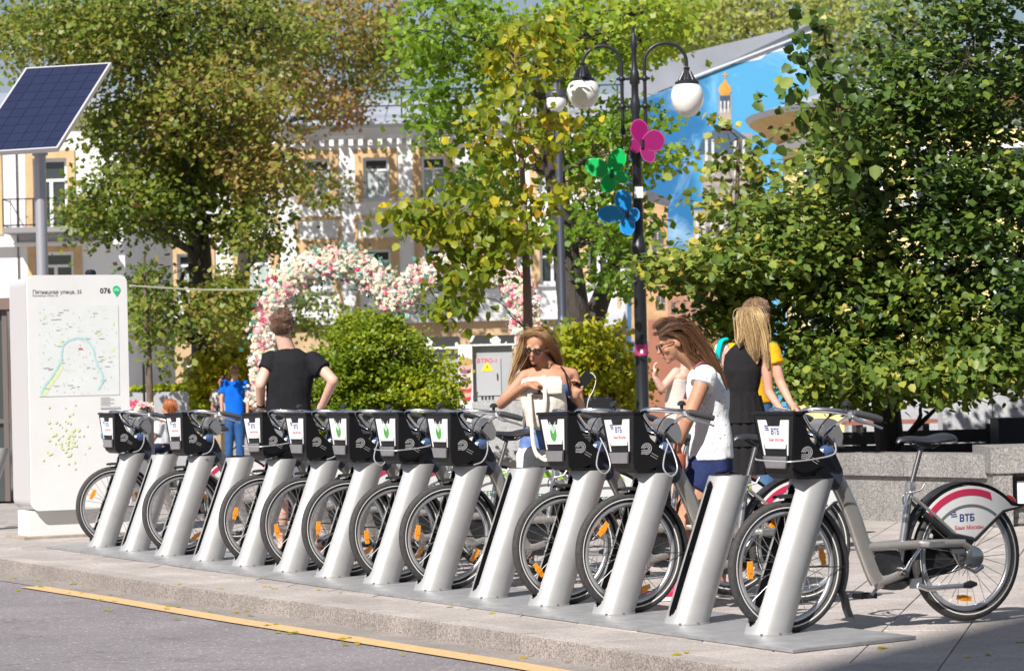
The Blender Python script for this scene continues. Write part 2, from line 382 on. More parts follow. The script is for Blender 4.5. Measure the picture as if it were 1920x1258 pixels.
# steel base plates of the docking station
M_plate = mat('plate_steel', (.31, .31, .315), .5, .25, var=.22, vscale=9, bump=.1, bscale=200)
ends = [-11.0, -8.5, -6.05, -3.62, -1.2, .58]
for k, (a, b) in enumerate(zip(ends, ends[1:])):
    a += .006
    mb = MB(); fr = b + (.2 if k == 4 else 0)
    poly = [ru(a, -.37), ru(fr, -.37), ru(b, .46), ru(a, .46)]
    mb.add([p + Vector((0, 0, z)) for z in (.003, .018) for p in poly], [(3, 2, 1, 0), (4, 5, 6, 7), (0, 1, 5, 4), (1, 2, 6, 5), (2, 3, 7, 6), (3, 0, 4, 7)])
    o = mb.build('base_plate', M_plate)
    nm = ['steel base plate at the far left end beside the map sign', 'second steel base plate from the left of the row', 'steel base plate in the middle, below the man in black', 'steel base plate in front of the woman with the white bag', 'nearest steel base plate, with a slanted end under the last dock'][k]
    tag(o, nm, 'base plate', 'steel base plates under the docks')
# ------------------------------------------------------------------ docking posts
M_dock = mat('dock_paint', (.485, .483, .482), .40, .4, col2=(.42, .415, .41), vscale=5, detail=10, coat=.12)
M_dark = mat('dark_plastic', (.022, .022, .024), .42, var=.3, vscale=40, bump=.05, bscale=300)
M_tyre = mat('tyre_rubber', (.045, .042, .042), .75, var=.4, vscale=50, bump=.7, bscale=140, bdist=.004)
M_alu = mat('aluminium', (.62, .62, .63), .28, .9, var=.1, vscale=30)
M_chrome = mat('chrome', (.78, .78, .80), .12, 1.0)
M_steel = mat('spoke_steel', (.45, .45, .46), .3, .9)
M_rim = mat('rim_alloy', (.60, .60, .61), .32, .75)
M_white = mat('white_plastic', (.76, .76, .75), .4, var=.05, vscale=8)
M_frame = mat('frame_paint', (.36, .335, .31), .35, .55, var=.06, vscale=14, coat=.3)
M_navy = mat('navy_cowl', (.03, .035, .05), .35)
M_orange = mat('amber_reflector', (.85, .30, .015), .25, coat=.6, bump=.5, bscale=90)
M_red = mat('red_lens', (.55, .015, .02), .15, coat=.8)
M_redband = mat('crimson_film', (.56, .03, .09), .4)
M_greenband = mat('green_film', (.35, .62, .08), .4)
M_txt_blue = mat('print_blue', (.03, .045, .20), .5)
M_txt_red = mat('print_red', (.60, .08, .10), .5)
M_txt_green = mat('print_green', (.03, .30, .08), .5)
M_txt_dgreen = mat('print_dark_green', (.01, .20, .07), .5)
M_txt_white = mat('print_white', (.75, .75, .75), .5)
M_txt_black = mat('print_black', (.03, .03, .03), .5)
M_refl = mat('reflective_strip', (.72, .72, .70), .35)
DH = 0.765
def dock_meshes():
    n = 56; nz = 44; ax, ay = .112, .108; vs = []; zs = [i * DH / nz for i in range(nz + 1)]
    def cu(z): return -.118 + .375 * z
    def P(t, z, k=1.0):
        fl = 1 + .06 * (1 - z / DH)
        return Vector((cu(z) + ax * fl * math.cos(t) * k, ay * fl * math.sin(t) * k, z))
    def hole(t, z):
        # front slot at angle pi with round ends, rear slot at angle 0
        d = math.atan2(math.sin(t - math.pi), math.cos(t - math.pi)) * ay
        zc = min(max(z, .095), .69)
        if d * d + (z - zc) ** 2 * .6 < .040 ** 2: return True
        d0 = math.atan2(math.sin(t), math.cos(t)) * ay
        zc = min(max(z, .10), .80)
        return d0 * d0 + (z - zc) ** 2 < .042 ** 2
    n = 120; nz = 90; zs = [i * DH / nz for i in range(nz + 1)]
    grid = [[P(2 * math.pi * j / n, z) for j in range(n)] for z in zs]
    inn = [[P(2 * math.pi * j / n, z, .93) for j in range(n)] for z in zs]
    vs = [p for row in grid for p in row] + [p for row in inn for p in row]; off = n * (nz + 1)
    H = [[hole(2 * math.pi * (j + .5) / n, (zs[i] + zs[i + 1]) / 2) for j in range(n)] for i in range(nz)]
    fo, fi, fe = [], [], []
    for i in range(nz):
        for j in range(n):
            if H[i][j]: continue
            a, b, c, d = i * n + j, i * n + (j + 1) % n, (i + 1) * n + (j + 1) % n, (i + 1) * n + j
            fo.append((a, b, c, d)); fi.append((a + off, d + off, c + off, b + off))
            if H[i][(j + 1) % n]: fe.append((b, b + off, c + off, c))
            if H[i][j - 1]: fe.append((d, d + off, a + off, a))
            if i + 1 < nz and H[i + 1][j]: fe.append((c, c + off, d + off, d))
            if i > 0 and H[i - 1][j]: fe.append((a, a + off, b + off, b))
            if i == nz - 1: fe.append((c, c + off, d + off, d))
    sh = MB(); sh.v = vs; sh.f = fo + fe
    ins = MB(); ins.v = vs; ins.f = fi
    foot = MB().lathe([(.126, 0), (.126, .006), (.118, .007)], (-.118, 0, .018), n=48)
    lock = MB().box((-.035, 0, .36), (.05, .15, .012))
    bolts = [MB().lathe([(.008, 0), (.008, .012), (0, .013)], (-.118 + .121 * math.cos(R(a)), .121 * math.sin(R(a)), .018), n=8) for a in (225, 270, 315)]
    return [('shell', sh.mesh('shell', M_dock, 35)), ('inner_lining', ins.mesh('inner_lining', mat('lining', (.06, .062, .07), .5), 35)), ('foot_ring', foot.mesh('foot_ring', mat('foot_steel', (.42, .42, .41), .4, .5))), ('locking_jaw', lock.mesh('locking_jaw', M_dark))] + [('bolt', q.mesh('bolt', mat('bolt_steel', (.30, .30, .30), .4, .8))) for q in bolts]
DM = dock_meshes()
BIKE_ROT = math.atan2(UD.y, UD.x)
DOCK_R = [-10.55, -9.72, -8.87, -8.02, -7.18, -6.37, -5.60, -4.79, -3.99, -3.19, -2.40, -1.62, -.81, 0.0]
DOCK_LAB = ['leftmost docking post of the long row, at the foot of the white map sign',
 'empty silver docking post nearest the map sign, second from the left end',
 'silver docking post between the two leftmost empty posts, holding a bicycle',
 'empty silver docking post in front of the boy in the blue shirt',
 'silver docking post holding a bicycle, just left of the man in black',
 'silver docking post holding a bicycle, below the man in the black t-shirt',
 'docking post holding the leftmost of the green leaf bicycles',
 'docking post holding the second green leaf bicycle from the left',
 'docking post holding the third green leaf bicycle from the left, beside an empty post',
 'empty silver docking post in front of the legs of the woman with the white bag',
 'docking post holding the rightmost of the green leaf bicycles',
 'silver docking post holding a bicycle, just left of the woman in navy shorts',
 'empty silver docking post in front of the woman in navy shorts, nearest empty one',
 'silver docking post nearest the camera at the right end of the row']
for k, r_ in enumerate(DOCK_R):
    t = thing('docking_post', DOCK_LAB[k], 'docking post', ru(r_, 0, 0.0), BIKE_ROT, 'silver bicycle docking posts in a row')
    for nm, me in DM:
        p = link(nm, me, t, (0.085, 0, .018)) if nm not in ('foot_ring', 'bolt') else link(nm, me, t, (0.085, 0, 0))
# post of the next station, cut by the left edge of the frame
pz = at(-2, 845, 27.4); t = thing('docking_post', 'docking post cut off by the left edge of the photo, left of the map sign', 'docking post', (pz.x - .23, pz.y - .1, 0), BIKE_ROT)
for nm, me in DM: link(nm, me, t, (0.085, 0, 0.018) if nm not in ('foot_ring', 'bolt') else (0.085, 0, 0))

# ------------------------------------------------------------------ bicycles (local x runs front axle -> rear, -y is the camera side)
WR, WB = .333, 1.095
def wheel_meshes(rear):
    ty = MB().torus((0, 0, 0), WR - .024, .025, n=64, m=10)
    for i in range(0):
        pass
    st = MB()
    for s in (-1, 1):
        st.torus((0, s * .0225, 0), .299, .0042, n=64, m=4, fr=.5)
    rim = MB().torus((0, 0, 0), 0.271, .016, n=64, m=8, fr=.9)
    sp = MB(); ns = 28
    for i in range(ns):
        a = 2 * math.pi * i / ns; side = (-1 if i % 2 else 1); b = a + (.42 if (i // 2) % 2 else -.42)
        sp.tube([(.03 * math.cos(b), side * .03, .03 * math.sin(b)), (.266 * math.cos(a), 0, .266 * math.sin(a))], .0017, n=4, cap=False)
    hb = MB().lathe([(.012, -.06), (.014, -.045), (.042 if rear else .036, -.042), (.042 if rear else .036, -.034), (.03, -.03), (.03, .03), (.045, .034), (.045, .05), (.012, .052), (.01, .06)], axis='Y', n=20)
    return ty, st, rim, sp, hb
def refl(a, r=.215):
    a = R(a); c = Vector((r * math.cos(a), -.012, r * math.sin(a))); M = Matrix.Rotation(-a, 3, 'Y')
    mb = MB().box(c, (.026, .010, .088), M)
    mb.box(c, (.032, .014, .030), M)
    return mb
WM = {}
for rear in (0, 1):
    ty, st, rim, sp, hb = wheel_meshes(rear)
    WM[rear] = dict(tyre=ty.mesh('tyre', M_tyre, 60), ring=st.mesh('reflective_ring', M_refl, 60), rim=rim.mesh('wheel', M_rim, 60), spokes=sp.mesh('spokes', M_steel), hub=hb.mesh('hub', M_alu, 40))
REFL = refl(0).mesh('reflector', M_orange)
def make_wheel(root, x, rear, angs):
    w = link('wheel', WM[rear]['rim'], root, (x, 0, WR))
    link('tyre', WM[rear]['tyre'], w); link('reflective_ring', WM[rear]['ring'], w); link('spokes', WM[rear]['spokes'], w); link('hub', WM[rear]['hub'], w)
    for a in angs:
        o = link('reflector', REFL, w); o.rotation_euler = (0, -R(a), 0)
    return w
def arc(rad, a0, a1, n=24, c=(0, 0)): return [(c[0] + rad * math.cos(R(a0 + (a1 - a0) * i / n)), c[1] + rad * math.sin(R(a0 + (a1 - a0) * i / n))) for i in range(n + 1)]
def bez(pts, n=8):
    """Catmull-Rom through points"""
    P = [Vector(p) for p in pts]; P = [P[0] * 2 - P[1]] + P + [P[-1] * 2 - P[-2]]; out = []
    for i in range(1, len(P) - 2):
        for j in range(n):
            t = j / n; a, b, c, d = P[i - 1:i + 3]
            out.append(.5 * ((2 * b) + (c - a) * t + (2 * a - 5 * b + 4 * c - d) * t * t + (3 * b - a - 3 * c + d) * t ** 3))
    out.append(P[-2]); return out
def flat_strip(path, half_y, th, mb=None):
    """curved sheet: 2D (x,z) path, width across y, with slightly rounded section"""
    mb = mb or MB(); k = len(path); sec = [(-half_y, -.012), (-half_y * .7, 0), (0, .004), (half_y * .7, 0), (half_y, -.012)]
    vs = []; P = [Vector((p[0], 0, p[1])) for p in path]
    for i in range(k):
        T = (P[min(i + 1, k - 1)] - P[max(i - 1, 0)]).normalized(); Nn = Vector((-T.z, 0, T.x))
        for s_ in sec: vs.append(P[i] + Vector((0, s_[0], 0)) + Nn * s_[1])
        for s_ in reversed(sec): vs.append(P[i] + Vector((0, s_[0], 0)) + Nn * (s_[1] - th))
    m = len(sec) * 2
    fs = [(i * m + j, (i + 1) * m + j, (i + 1) * m + (j + 1) % m, i * m + (j + 1) % m) for i in range(k - 1) for j in range(m)]
    fs += [tuple(range(m)), tuple(reversed(range((k - 1) * m, k * m)))]
    return mb.add(vs, fs)
X, Y_, Z = Vector((1, 0, 0)), Vector((0, 1, 0)), Vector((0, 0, 1))
def round_poly(poly, r=.02, n=4):
    out = []; k = len(poly)
    for i in range(k):
        a, b, c = Vector(poly[i - 1]), Vector(poly[i]), Vector(poly[(i + 1) % k])
        d1, d2 = (a - b), (c - b); q = min(r, d1.length * .45, d2.length * .45); p, s_ = b + d1.normalized() * q, b + d2.normalized() * q
        for j in range(n + 1):
            t = j / n; out.append(tuple((1 - t) ** 2 * p + 2 * t * (1 - t) * b + t * t * s_))
    return out
BP = {}      # shared part meshes
def bp(name, mb, m, smooth=40): BP[name] = mb.mesh(name, m, smooth); return BP[name]
# frame
dt = bez([(.245, 0, .86), (.31, 0, .765), (.395, 0, .60), (.455, 0, .44), (.515, 0, .29), (.545, 0, .235)], 6)
mb = MB().tube(dt, [.046] * len(dt), 16, flat=(1, .55), up=(0, 0, 1))
mb.tube([(.535, 0, .222), (.62, 0, .245), (.72, 0, .275)], [.034, .036, .034], 14, flat=(1, .75))
cs = bez([(.435, 0, .405), (.52, -.012, .408), (.70, -.045, .412), (.86, -.062, .412), (1.04, -.066, .408)], 6)
mb.tube(cs, .023, 12, flat=(1, .8))
cs2 = [Vector((p.x, -p.y, p.z)) for p in cs]; mb.tube(cs2, .023, 12, flat=(1, .8))
mb.tube([(1.03, -.066, .405), (1.13, -.066, .345)], .02, 8).tube([(1.03, .066, .405), (1.13, .066, .345)], .02, 8)
bp('frame', mb, M_frame)
mb = MB().tube([(.675, 0, .27), (.76, 0, .70)], .019, 14)
bp('seat_tube', mb, M_alu)
mb = MB().lathe([(.025, -.02), (.027, 0), (.024, .03), (.02, .032)], (.762, 0, .70), n=16)
mb.tube(bez([(.74, -.025, .675), (.70, -.035, .672), (.69, -.035, .64), (.692, -.035, .62)], 5), .004, 8)
mb.tube([(.745, -.02, .675), (.80, -.04, .69), (.82, -.045, .72)], .006, 8)
bp('seat_clamp', mb, M_alu)
bp('seat_post', MB().tube([(.755, 0, .68), (.845, 0, .935)], .0135, 14), mat('post_steel', (.20, .19, .19), .3, .8))
# saddle: lofted
vs = []; secs = [(.685, .010, .945, .010), (.70, .022, .962, .022), (.76, .032, .968, .030), (.83, .045, .962, .036), (.88, .068, .962, .04), (.93, .092, .972, .045), (.975, .100, .978, .05), (1.005, .085, .972, .045), (1.018, .045, .962, .03)]
m_ = 16
for x_, hw, zt, th in secs:
    for j in range(m_):
        a = 2 * math.pi * j / m_; zz = zt - th / 2 + math.sin(a) * th / 2 * (1 if math.sin(a) > 0 else 1.15)
        vs.append((x_, hw * math.cos(a), zz - (0.010 * (abs(math.cos(a)) ** 3))))
k_ = len(secs)
fs = [(i * m_ + j, (i + 1) * m_ + j, (i + 1) * m_ + (j + 1) % m_, i * m_ + (j + 1) % m_) for i in range(k_ - 1) for j in range(m_)] + [tuple(range(m_)), tuple(reversed(range((k_ - 1) * m_, k_ * m_)))]
mb = MB().add(vs, fs)
mb.tube([(.76, .02, .94), (.82, .022, .905), (.90, .02, .905), (.96, .03, .935)], .005, 6).tube([(.76, -.02, .94), (.82, -.022, .905), (.90, -.02, .905), (.96, -.03, .935)], .005, 6).box((.85, 0, .915), (.06, .05, .03))
bp('saddle', mb, mat('saddle_vinyl', (.025, .026, .032), .32, bump=.1, bscale=150))
mb = MB().tube([(.755, -.03, .655), (.87, -.05, .56), (1.02, -.062, .43)], .010, 8).tube([(.755, .03, .655), (.87, .05, .56), (1.02, .062, .43)], .010, 8)
bp('seat_stay', mb, M_frame)
# fork and steering column
mb = MB()
for s_ in (-1, 1): mb.tube([(0, s_ * .058, .333), (.07, s_ * .055, .50), (.125, s_ * .05, .69), (.15, s_ * .045, .76)], [.013, .016, .020, .022], 10, flat=(1.25, .8))
mb.box((.155, 0, .765), (.07, .12, .04))
bp('fork', mb, mat('fork_grey', (.10, .10, .105), .4, .4))
mb = MB().tube([(.155, 0, .76), (.235, 0, .99)], .03, 14)
mb.tube([(.17, 0, .80), (.27, 0, .80), (.30, 0, .74)], .03, 10)
bp('head_tube', mb, M_navy)
poly = round_poly([(.15, .78), (.20, .90), (.235, .935), (.275, .90), (.325, .80), (.31, .735), (.27, .70), (.24, .76), (.19, .745)], .02)
bp('head_cowl', MB().prism(poly, (0, -.052, 0), X, Z, (0, .104, 0)), M_navy)
# front fender with mud flap
fen = arc(.362, 98, -22, 26, (0, WR)); fl = [(fen[-1][0] + .0, fen[-1][1])] 
pth = fen + [(.355, .16), (.365, .11), (.385, .06)]
bp('front_fender', flat_strip(pth, .034, .004), M_dark)
mb = MB()
for s_ in (-1, 1): mb.tube([(0, s_ * .05, .333), (.34, s_ * .03, .32)], .0028, 5)
bp('fender_stay', mb, M_dark)
# rear fender, skirt, colour band, stays
A = (WB, WR)
fen = arc(.372, 172, 44, 28, A)[0:]; tail = [(A[0] + .305, A[1] + .248), (A[0] + .335, A[1] + .240)]
bp('rear_fender', flat_strip(list(reversed(fen + tail)), .04, .004), M_dark)
def skirt(side):
    y0 = side * .044
    outer = arc(.366, 138, 44, 30, A) + [(A[0] + .318, A[1] + .247)]
    inner = [(A[0] - .02, A[1] + .075)]
    mb = MB(); poly = outer + [(A[0] + .21, A[1] + .228), (A[0] + .02, A[1] + .092), (A[0] - .10, A[1] + .13)]
    mb.prism(poly, (0, y0, 0), X, Z, (0, side * .003, 0)); return mb
def cband(side):
    mb = MB(); mb.band(arc(.352, 140, 68, 22, A), arc(.318, 140, 64, 22, A), (0, side * .0475, 0), X, Z, (0, side * .0015, 0)); return mb
for s_ in (-1, 1):
    BP['band_red%d' % s_] = cband(s_).mesh('colour_band', M_redband); BP['band_green%d' % s_] = cband(s_).mesh('colour_band', M_greenband)
    BP['skirt%d' % s_] = skirt(s_).mesh('skirt_guard', M_white)
for s_ in (-1, 1):
    mb = MB().band(arc(.272, 132, 52, 20, A), arc(.258, 132, 52, 20, A), (0, s_ * .0475, 0), X, Z, (0, s_ * .0012, 0))
    bp('guard_arc%d' % s_, mb, mat('grey_print', (.16, .17, .18), .5))
mb = MB()
for s_ in (-1, 1):
    mb.tube([(A[0] - .285, s_ * .05, A[1] + .235), (A[0] - .14, s_ * .055, A[1] + .12), (A[0] + .0, s_ * .06, A[1] + .085)], [.016, .017, .02], 8)
    mb.tube([(A[0] + .02, s_ * .056, A[1] + .085), (A[0] + .21, s_ * .05, A[1] + .226), (A[0] + .325, s_ * .042, A[1] + .245)], [.010, .008, .006], 8)
    mb.prism(round_poly([(A[0] - .17, A[1] + .05), (A[0] - .15, A[1] + .12), (A[0] - .03, A[1] + .09), (A[0] + .01, A[1] + .04), (A[0] - .03, A[1] + .03)], .01), (0, s_ * .06, 0), X, Z, (0, s_ * .012, 0))
bp('guard_bracket', mb, M_dark)
mb = MB().ell((A[0] + .292, 0, A[1] + .278), (.038, .024, .024), 12, 8, Matrix.Rotation(R(40), 3, 'Y'))
bp('tail_light', mb, M_red)
# drive: chain case, cranks, pedals, kickstand, rear gear
poly = round_poly([(.66, .22), (.62, .30), (.66, .36), (.80, .385), (1.10, .385), (1.17, .34), (1.12, .28), (.80, .20)], .03)
bp('chain_case', MB().prism(poly, (0, .045, 0), X, Z, (0, .035, 0)).prism(round_poly([(.50, .30), (.53, .38), (.66, .39), (.70, .30), (.62, .26), (.56, .27)], .02), (0, -.02, 0), X, Z, (0, .05, 0)).prism(round_poly([(.57, .205), (.73, .235), (.74, .215), (.68, .185), (.61, .185)], .01), (0, -.03, 0), X, Z, (0, .08, 0)), M_dark)
mb = MB().lathe([(.02, -.075), (.026, -.06), (.026, .06), (.02, .085)], (.675, 0, .285), 'Y', 16)
mb.tube([(.675, -.078, .285), (.70, -.083, .33), (.775, -.088, .415)], [.017, .012, .010], 8, flat=(1, .7))
mb.tube([(.675, .085, .285), (.655, .088, .245), (.57, .095, .155)], [.017, .012, .010], 8, flat=(1, .7))
bp('crank', mb, M_chrome)
def pedal(c):
    c = Vector(c); mb = MB()
    mb.box(c, (.085, .062, .008)).b2(c.x - .045, c.x - .038, c.y - .045, c.y + .045, c.z - .014, c.z + .014).b2(c.x + .038, c.x + .045, c.y - .045, c.y + .045, c.z - .014, c.z + .014)
    mb.b2(c.x - .045, c.x + .045, c.y - .048, c.y - .041, c.z - .012, c.z + .012).b2(c.x - .045, c.x + .045, c.y + .041, c.y + .048, c.z - .012, c.z + .012)
    return mb
bp('pedal_a', pedal((.79, -.14, .418)), M_alu); bp('pedal_b', pedal((.565, .15, .15)), M_dark)
bp('pedal_reflector', MB().box((.835, -.14, .418), (.004, .07, .014)), M_orange)
mb = MB().box((.745, -.05, .215), (.06, .03, .05)).tube([(.75, -.065, .205), (.80, -.08, .185), (.95, -.085, .19), (1.02, -.085, .19)], [.012, .011, .010, .010], 8, flat=(1.3, .7))
bp('kickstand', mb, M_alu)
bp('kickstand_foot', MB().tube([(1.01, -.085, .19), (1.06, -.085, .195), (1.10, -.085, .195)], [.012, .022, .008], 8, flat=(1, .6)), M_dark)
mb = MB().lathe([(.035, -.095), (.052, -.085), (.058, -.065), (.05, -.05)], (WB, 0, WR), 'Y', 20)
mb.tube([(WB, -.075, WR - .03), (WB - .06, -.08, WR - .05), (WB + .0, -.08, WR - .075), (WB + .05, -.075, WR - .05)], .012, 6).box((WB - .11, -.085, WR + .035), (.08, .014, .022)).tube([(WB - .14, -.085, WR + .03), (WB - .10, -.085, WR - .04), (WB - .03, -.08, WR - .06)], .007, 6)
bp('gear_hub', mb, mat('gear_metal', (.42, .42, .42), .25, .9))
bp('cable0', MB().tube(bez([(1.09, -.09, WR - .02), (.98, -.08, .27), (.86, -.07, .25), (.76, -.05, .24)], 6), .0035, 5), mat('cable_black', (.04, .04, .045), .4))
bp('cable1', MB().tube(bez([(.235, -.03, 1.03), (.20, -.10, .96), (.24, -.08, .86), (.29, -.05, .80)], 6), .004, 6), MATS['cable_black'])
bp('cable2', MB().tube(bez([(.30, -.28, 1.105), (.16, -.20, 1.085), (.14, -.10, .98), (.22, -.06, .90), (.27, -.05, .83)], 6), .0035, 6), MATS['cable_black'])
bp('cable3', MB().tube(bez([(.28, .27, 1.105), (.15, .18, 1.08), (.16, .05, .95), (.25, .04, .84)], 6), .0035, 6), MATS['cable_black'])
# handlebar
hbp = bez([(.345, -.315, 1.072), (.28, -.305, 1.088), (.18, -.27, 1.105), (.08, -.20, 1.118), (.035, -.14, 1.108), (.09, -.09, 1.05), (.17, -.045, .995), (.205, 0, .985), (.17, .045, .995), (.09, .09, 1.05), (.035, .14, 1.108), (.08, .20, 1.118), (.18, .27, 1.105), (.28, .305, 1.088), (.345, .315, 1.072)], 5)
mb = MB().tube(hbp, .0145, 10)
mb.tube(bez([(.235, -.262, 1.085), (.20, -.16, 1.03), (.215, -.06, .99)], 5), .009, 8).tube(bez([(.235, .262, 1.085), (.20, .16, 1.03), (.215, .06, .99)], 5), .009, 8)
hb_full = bp('handlebar', mb, M_chrome)
def grip(s): return MB().tube([(.235, s * .297, 1.098), (.26, s * .302, 1.093), (.35, s * .318, 1.070), (.38, s * .322, 1.060)], [.016, .018, .0185, .016], 12)
bp('grip_a', grip(-1), mat('grip_rubber', (.05, .05, .055), .6, bump=.3, bscale=120)); bp('grip_b', grip(1), mat('grip_rubber', (.05, .05, .055), .6))
def lever(s): return MB().tube([(.215, s * .29, 1.10), (.215, s * .30, 1.075)], .016, 8).tube(bez([(.215, s * .31, 1.08), (.26, s * .325, 1.055), (.32, s * .345, 1.035), (.365, s * .35, 1.018)], 4), [.012] * 5 + [.007] * 4 + [.006] * 4, 8)
bp('brake_a', lever(-1), M_alu); bp('brake_b', lever(1), M_alu)
bp('bell', MB().lathe([(.008, 0), (.01, .02), (.024, .022), (.024, .034), (.012, .046), (0, .048)], (.205, -.28, 1.115), n=14), M_dark)
bp('stem', MB().tube([(.235, 0, .95), (.21, 0, .985), (.205, 0, 1.01)], [.022, .026, .022], 10).box((.21, 0, .995), (.05, .06, .03)), M_alu)
poly = round_poly([(.20, 1.05), (.235, 1.075), (.29, 1.06), (.325, .985), (.31, .93), (.27, .925), (.225, .97)], .02)
bp('display_cowl', MB().prism(poly, (0, -.06, 0), X, Z, (0, .12, 0)), mat('grey_cowl', (.16, .16, .17), .25, coat=.5))
bp('front_light', MB().ell((.205, -.085, .905), (.045, .03, .035), 14, 10), mat('blue_lens', (.05, .09, .20), .08, coat=1))
bp('front_light_lens', MB().ell((.165, -.098, .905), (.012, .016, .016), 10, 8), mat('lamp_glass', (.7, .75, .8), .1, coat=1))
# basket: wide and shallow at the top, narrow below, open on top
def bhw(z): return .128 + (.200 - .128) * (z - .80) / (1.105 - .80)
prof = [(-.050, 1.105), (-.012, 1.105), (.062, .965), (.165, .885), (.160, .83), (.10, .795), (.01, .775), (-.02, .80), (-.030, .85)]
def basket():
    mb = MB(); P = round_poly(prof, .018, 3)
    for s_ in (-1, 1):
        k = len(P); o = [Vector((u, s_ * bhw(z), z)) for u, z in P]; i_ = [Vector((u, s_ * (bhw(z) - .010), z)) for u, z in P]
        f = [(j, (j + 1) % k, k + (j + 1) % k, k + j) for j in range(k)]
        mb.add(o + i_, [tuple(range(k)), tuple(reversed(range(k, 2 * k)))] + f)
    path = [(-.012, 1.10), (.062, .965), (.165, .885), (.160, .83), (.10, .795), (.01, .775), (-.02, .80), (-.030, .85), (-.050, 1.105)]
    P2 = [Vector((p[0], 0, p[1])) for p in path]
    for a, b in zip(P2, P2[1:]):
        t = (b - a).normalized(); nn = Vector((-t.z, 0, t.x)) * .009; vs = []
        for s_ in (-1, 1):
            for q in (a, b, b - nn, a - nn): vs.append(q + Vector((0, s_ * (bhw(q.z) - .003), 0)))
        mb.add(vs, [(0, 1, 2, 3), (7, 6, 5, 4), (0, 4, 5, 1), (1, 5, 6, 2), (2, 6, 7, 3), (3, 7, 4, 0)])
    for s_ in (-1, 1): mb.tube([(-.050, s_ * .198, 1.106), (-.012, s_ * .198, 1.106)], .008, 6)
    mb.tube([(-.052, -.2, 1.106), (-.052, .2, 1.106)], .008, 6)
    return mb
bp('basket', basket(), mat('basket_plastic', (.010, .010, .012), .45, spec=.3, bump=.12, bscale=220, bdist=.003))
FX = Vector((0, -1, 0)); fa, fb = Vector((-.050, 0, 1.105)), Vector((-.030, 0, .85)); FY = (fa - fb).normalized(); FN = FX.cross(FY)
FO = fb + FN * .003
def pw_(y): return .104 + (.148 - .104) * y / .222
pl = [(-pw_(.222), .222), (-.072, .222), (-.058, .190), (.058, .190), (.072, .222), (pw_(.222), .222), (pw_(.045), .045), (pw_(.045) - .008, .045), (pw_(.1) - .012, .100), (pw_(.1) - .022, .100), (pw_(.08) - .026, .078), (-pw_(.08) + .026, .078), (-pw_(.1) + .022, .100), (-pw_(.1) + .012, .100), (-pw_(.045) + .008, .045), (-pw_(.045), .045)]
mb = MB().prism(pl, FO, FX, FY, FN * .004)
bp('front_plate', mb, M_white)
bp('plate_foot', MB().prism([(-pw_(.04), .040), (-pw_(0) + .012, -.020), (pw_(0) - .012, -.020), (pw_(.04), .040)], FO + FN * .004, FX, FY, FN * .010), M_alu)
def swirl():
    """three nested arcs with a straight tail, printed on the basket side"""
    mb = MB(); O = Vector((.045, -bhw(.905) - .0012, .905)); tl = R(-28); SZ = Vector((0, -(bhw(1.0) - bhw(.9)) / .1, 1)).normalized()
    ux, uz = X * math.cos(tl) + SZ * math.sin(tl), -X * math.sin(tl) + SZ * math.cos(tl)
    for r0 in (.012, .0215, .031):
        mb.band(arc(r0 + .0022, -60, 200, 20), arc(r0 - .0022, -60, 200, 20), O, ux, uz, (0, -.0006, 0))
        e = arc(r0, -60, 200, 20)[0]
        mb.prism([(e[0] + .001, e[1] + .002), (e[0] - .028, e[1] - .012), (e[0] - .030, e[1] - .008), (e[0] - .002, e[1] + .0055)], O, ux, uz, (0, -.0006, 0))
    for k in range(2): mb.prism([(.042, -.004 - k * .014), (.090, -.004 - k * .014), (.090, -.0065 - k * .014), (.042, -.0065 - k * .014)], O, ux, uz, (0, -.0006, 0))
    return mb
bp('side_emblem', swirl(), mat('emblem_grey', (.55, .55, .55), .5))
# bank logo prints
TN = FO + FN * .0045
mb = MB().text('ВТБ', .042, TN + FY * .150 + FX * .012, FX, FY, .0003, bold=.0012)
for k in range(3): mb.prism([(-.086 + k * .004, .196 - k * .010), (-.050 + k * .004, .196 - k * .010), (-.052 + k * .004, .190 - k * .010), (-.088 + k * .004, .190 - k * .010)], TN, FX, FY, FN * .0004)
bp('logo_word', mb, M_txt_blue)
bp('logo_line', MB().text('Банк Москвы', .0225, TN + FY * .116 + FX * .016, FX, FY, .0003, bold=.0003), M_txt_red)
def leafmark():
    c = (0, .142); o = [(.040 * math.sin(R(a)), .048 * math.cos(R(a))) for a in range(0, 360, 15)]
    return MB().prism(list(reversed([(c[0] + q[0], c[1] + q[1]) for q in o])), TN, FX, FY, FN * .0004)
bp('logo_leaf', leafmark(), mat('print_leaf', (.03, .25, .05), .45, col2=(.10, .38, .06), vscale=14))
mb = MB()
for k in range(3):
    y0 = .160 + k * .014
    for s_ in (-1, 1): mb.prism([(0, y0 - .020), (s_ * .040, y0 + .016), (s_ * .040, y0 + .023), (0, y0 - .013)][::s_], TN + FN * .0005, FX, FY, FN * .0004)
bp('logo_chevrons', mb, M_txt_white)
GO = Vector((A[0] - .02, -.0475, A[1] + .185))
mb = MB().text('ВТБ', .05, GO, X, Z, .0003, bold=.0015)
for k in range(3): mb.prism([(-.105 + k * .004, .052 - k * .011), (-.068 + k * .004, .052 - k * .011), (-.070 + k * .004, .046 - k * .011), (-.107 + k * .004, .046 - k * .011)], GO, X, Z, (0, -.0004, 0))
bp('guard_word', mb, M_txt_blue)
bp('guard_line', MB().text('Банк Москвы', .028, GO + Vector((.012, 0, -.042)), X, Z, .0003, bold=.0006), M_txt_red)
bp('guard_word_green', MB().text('СБЕРБАНК', .045, GO + Vector((.01, 0, -.01)), X, Z, .0003, bold=.001), M_txt_dgreen)
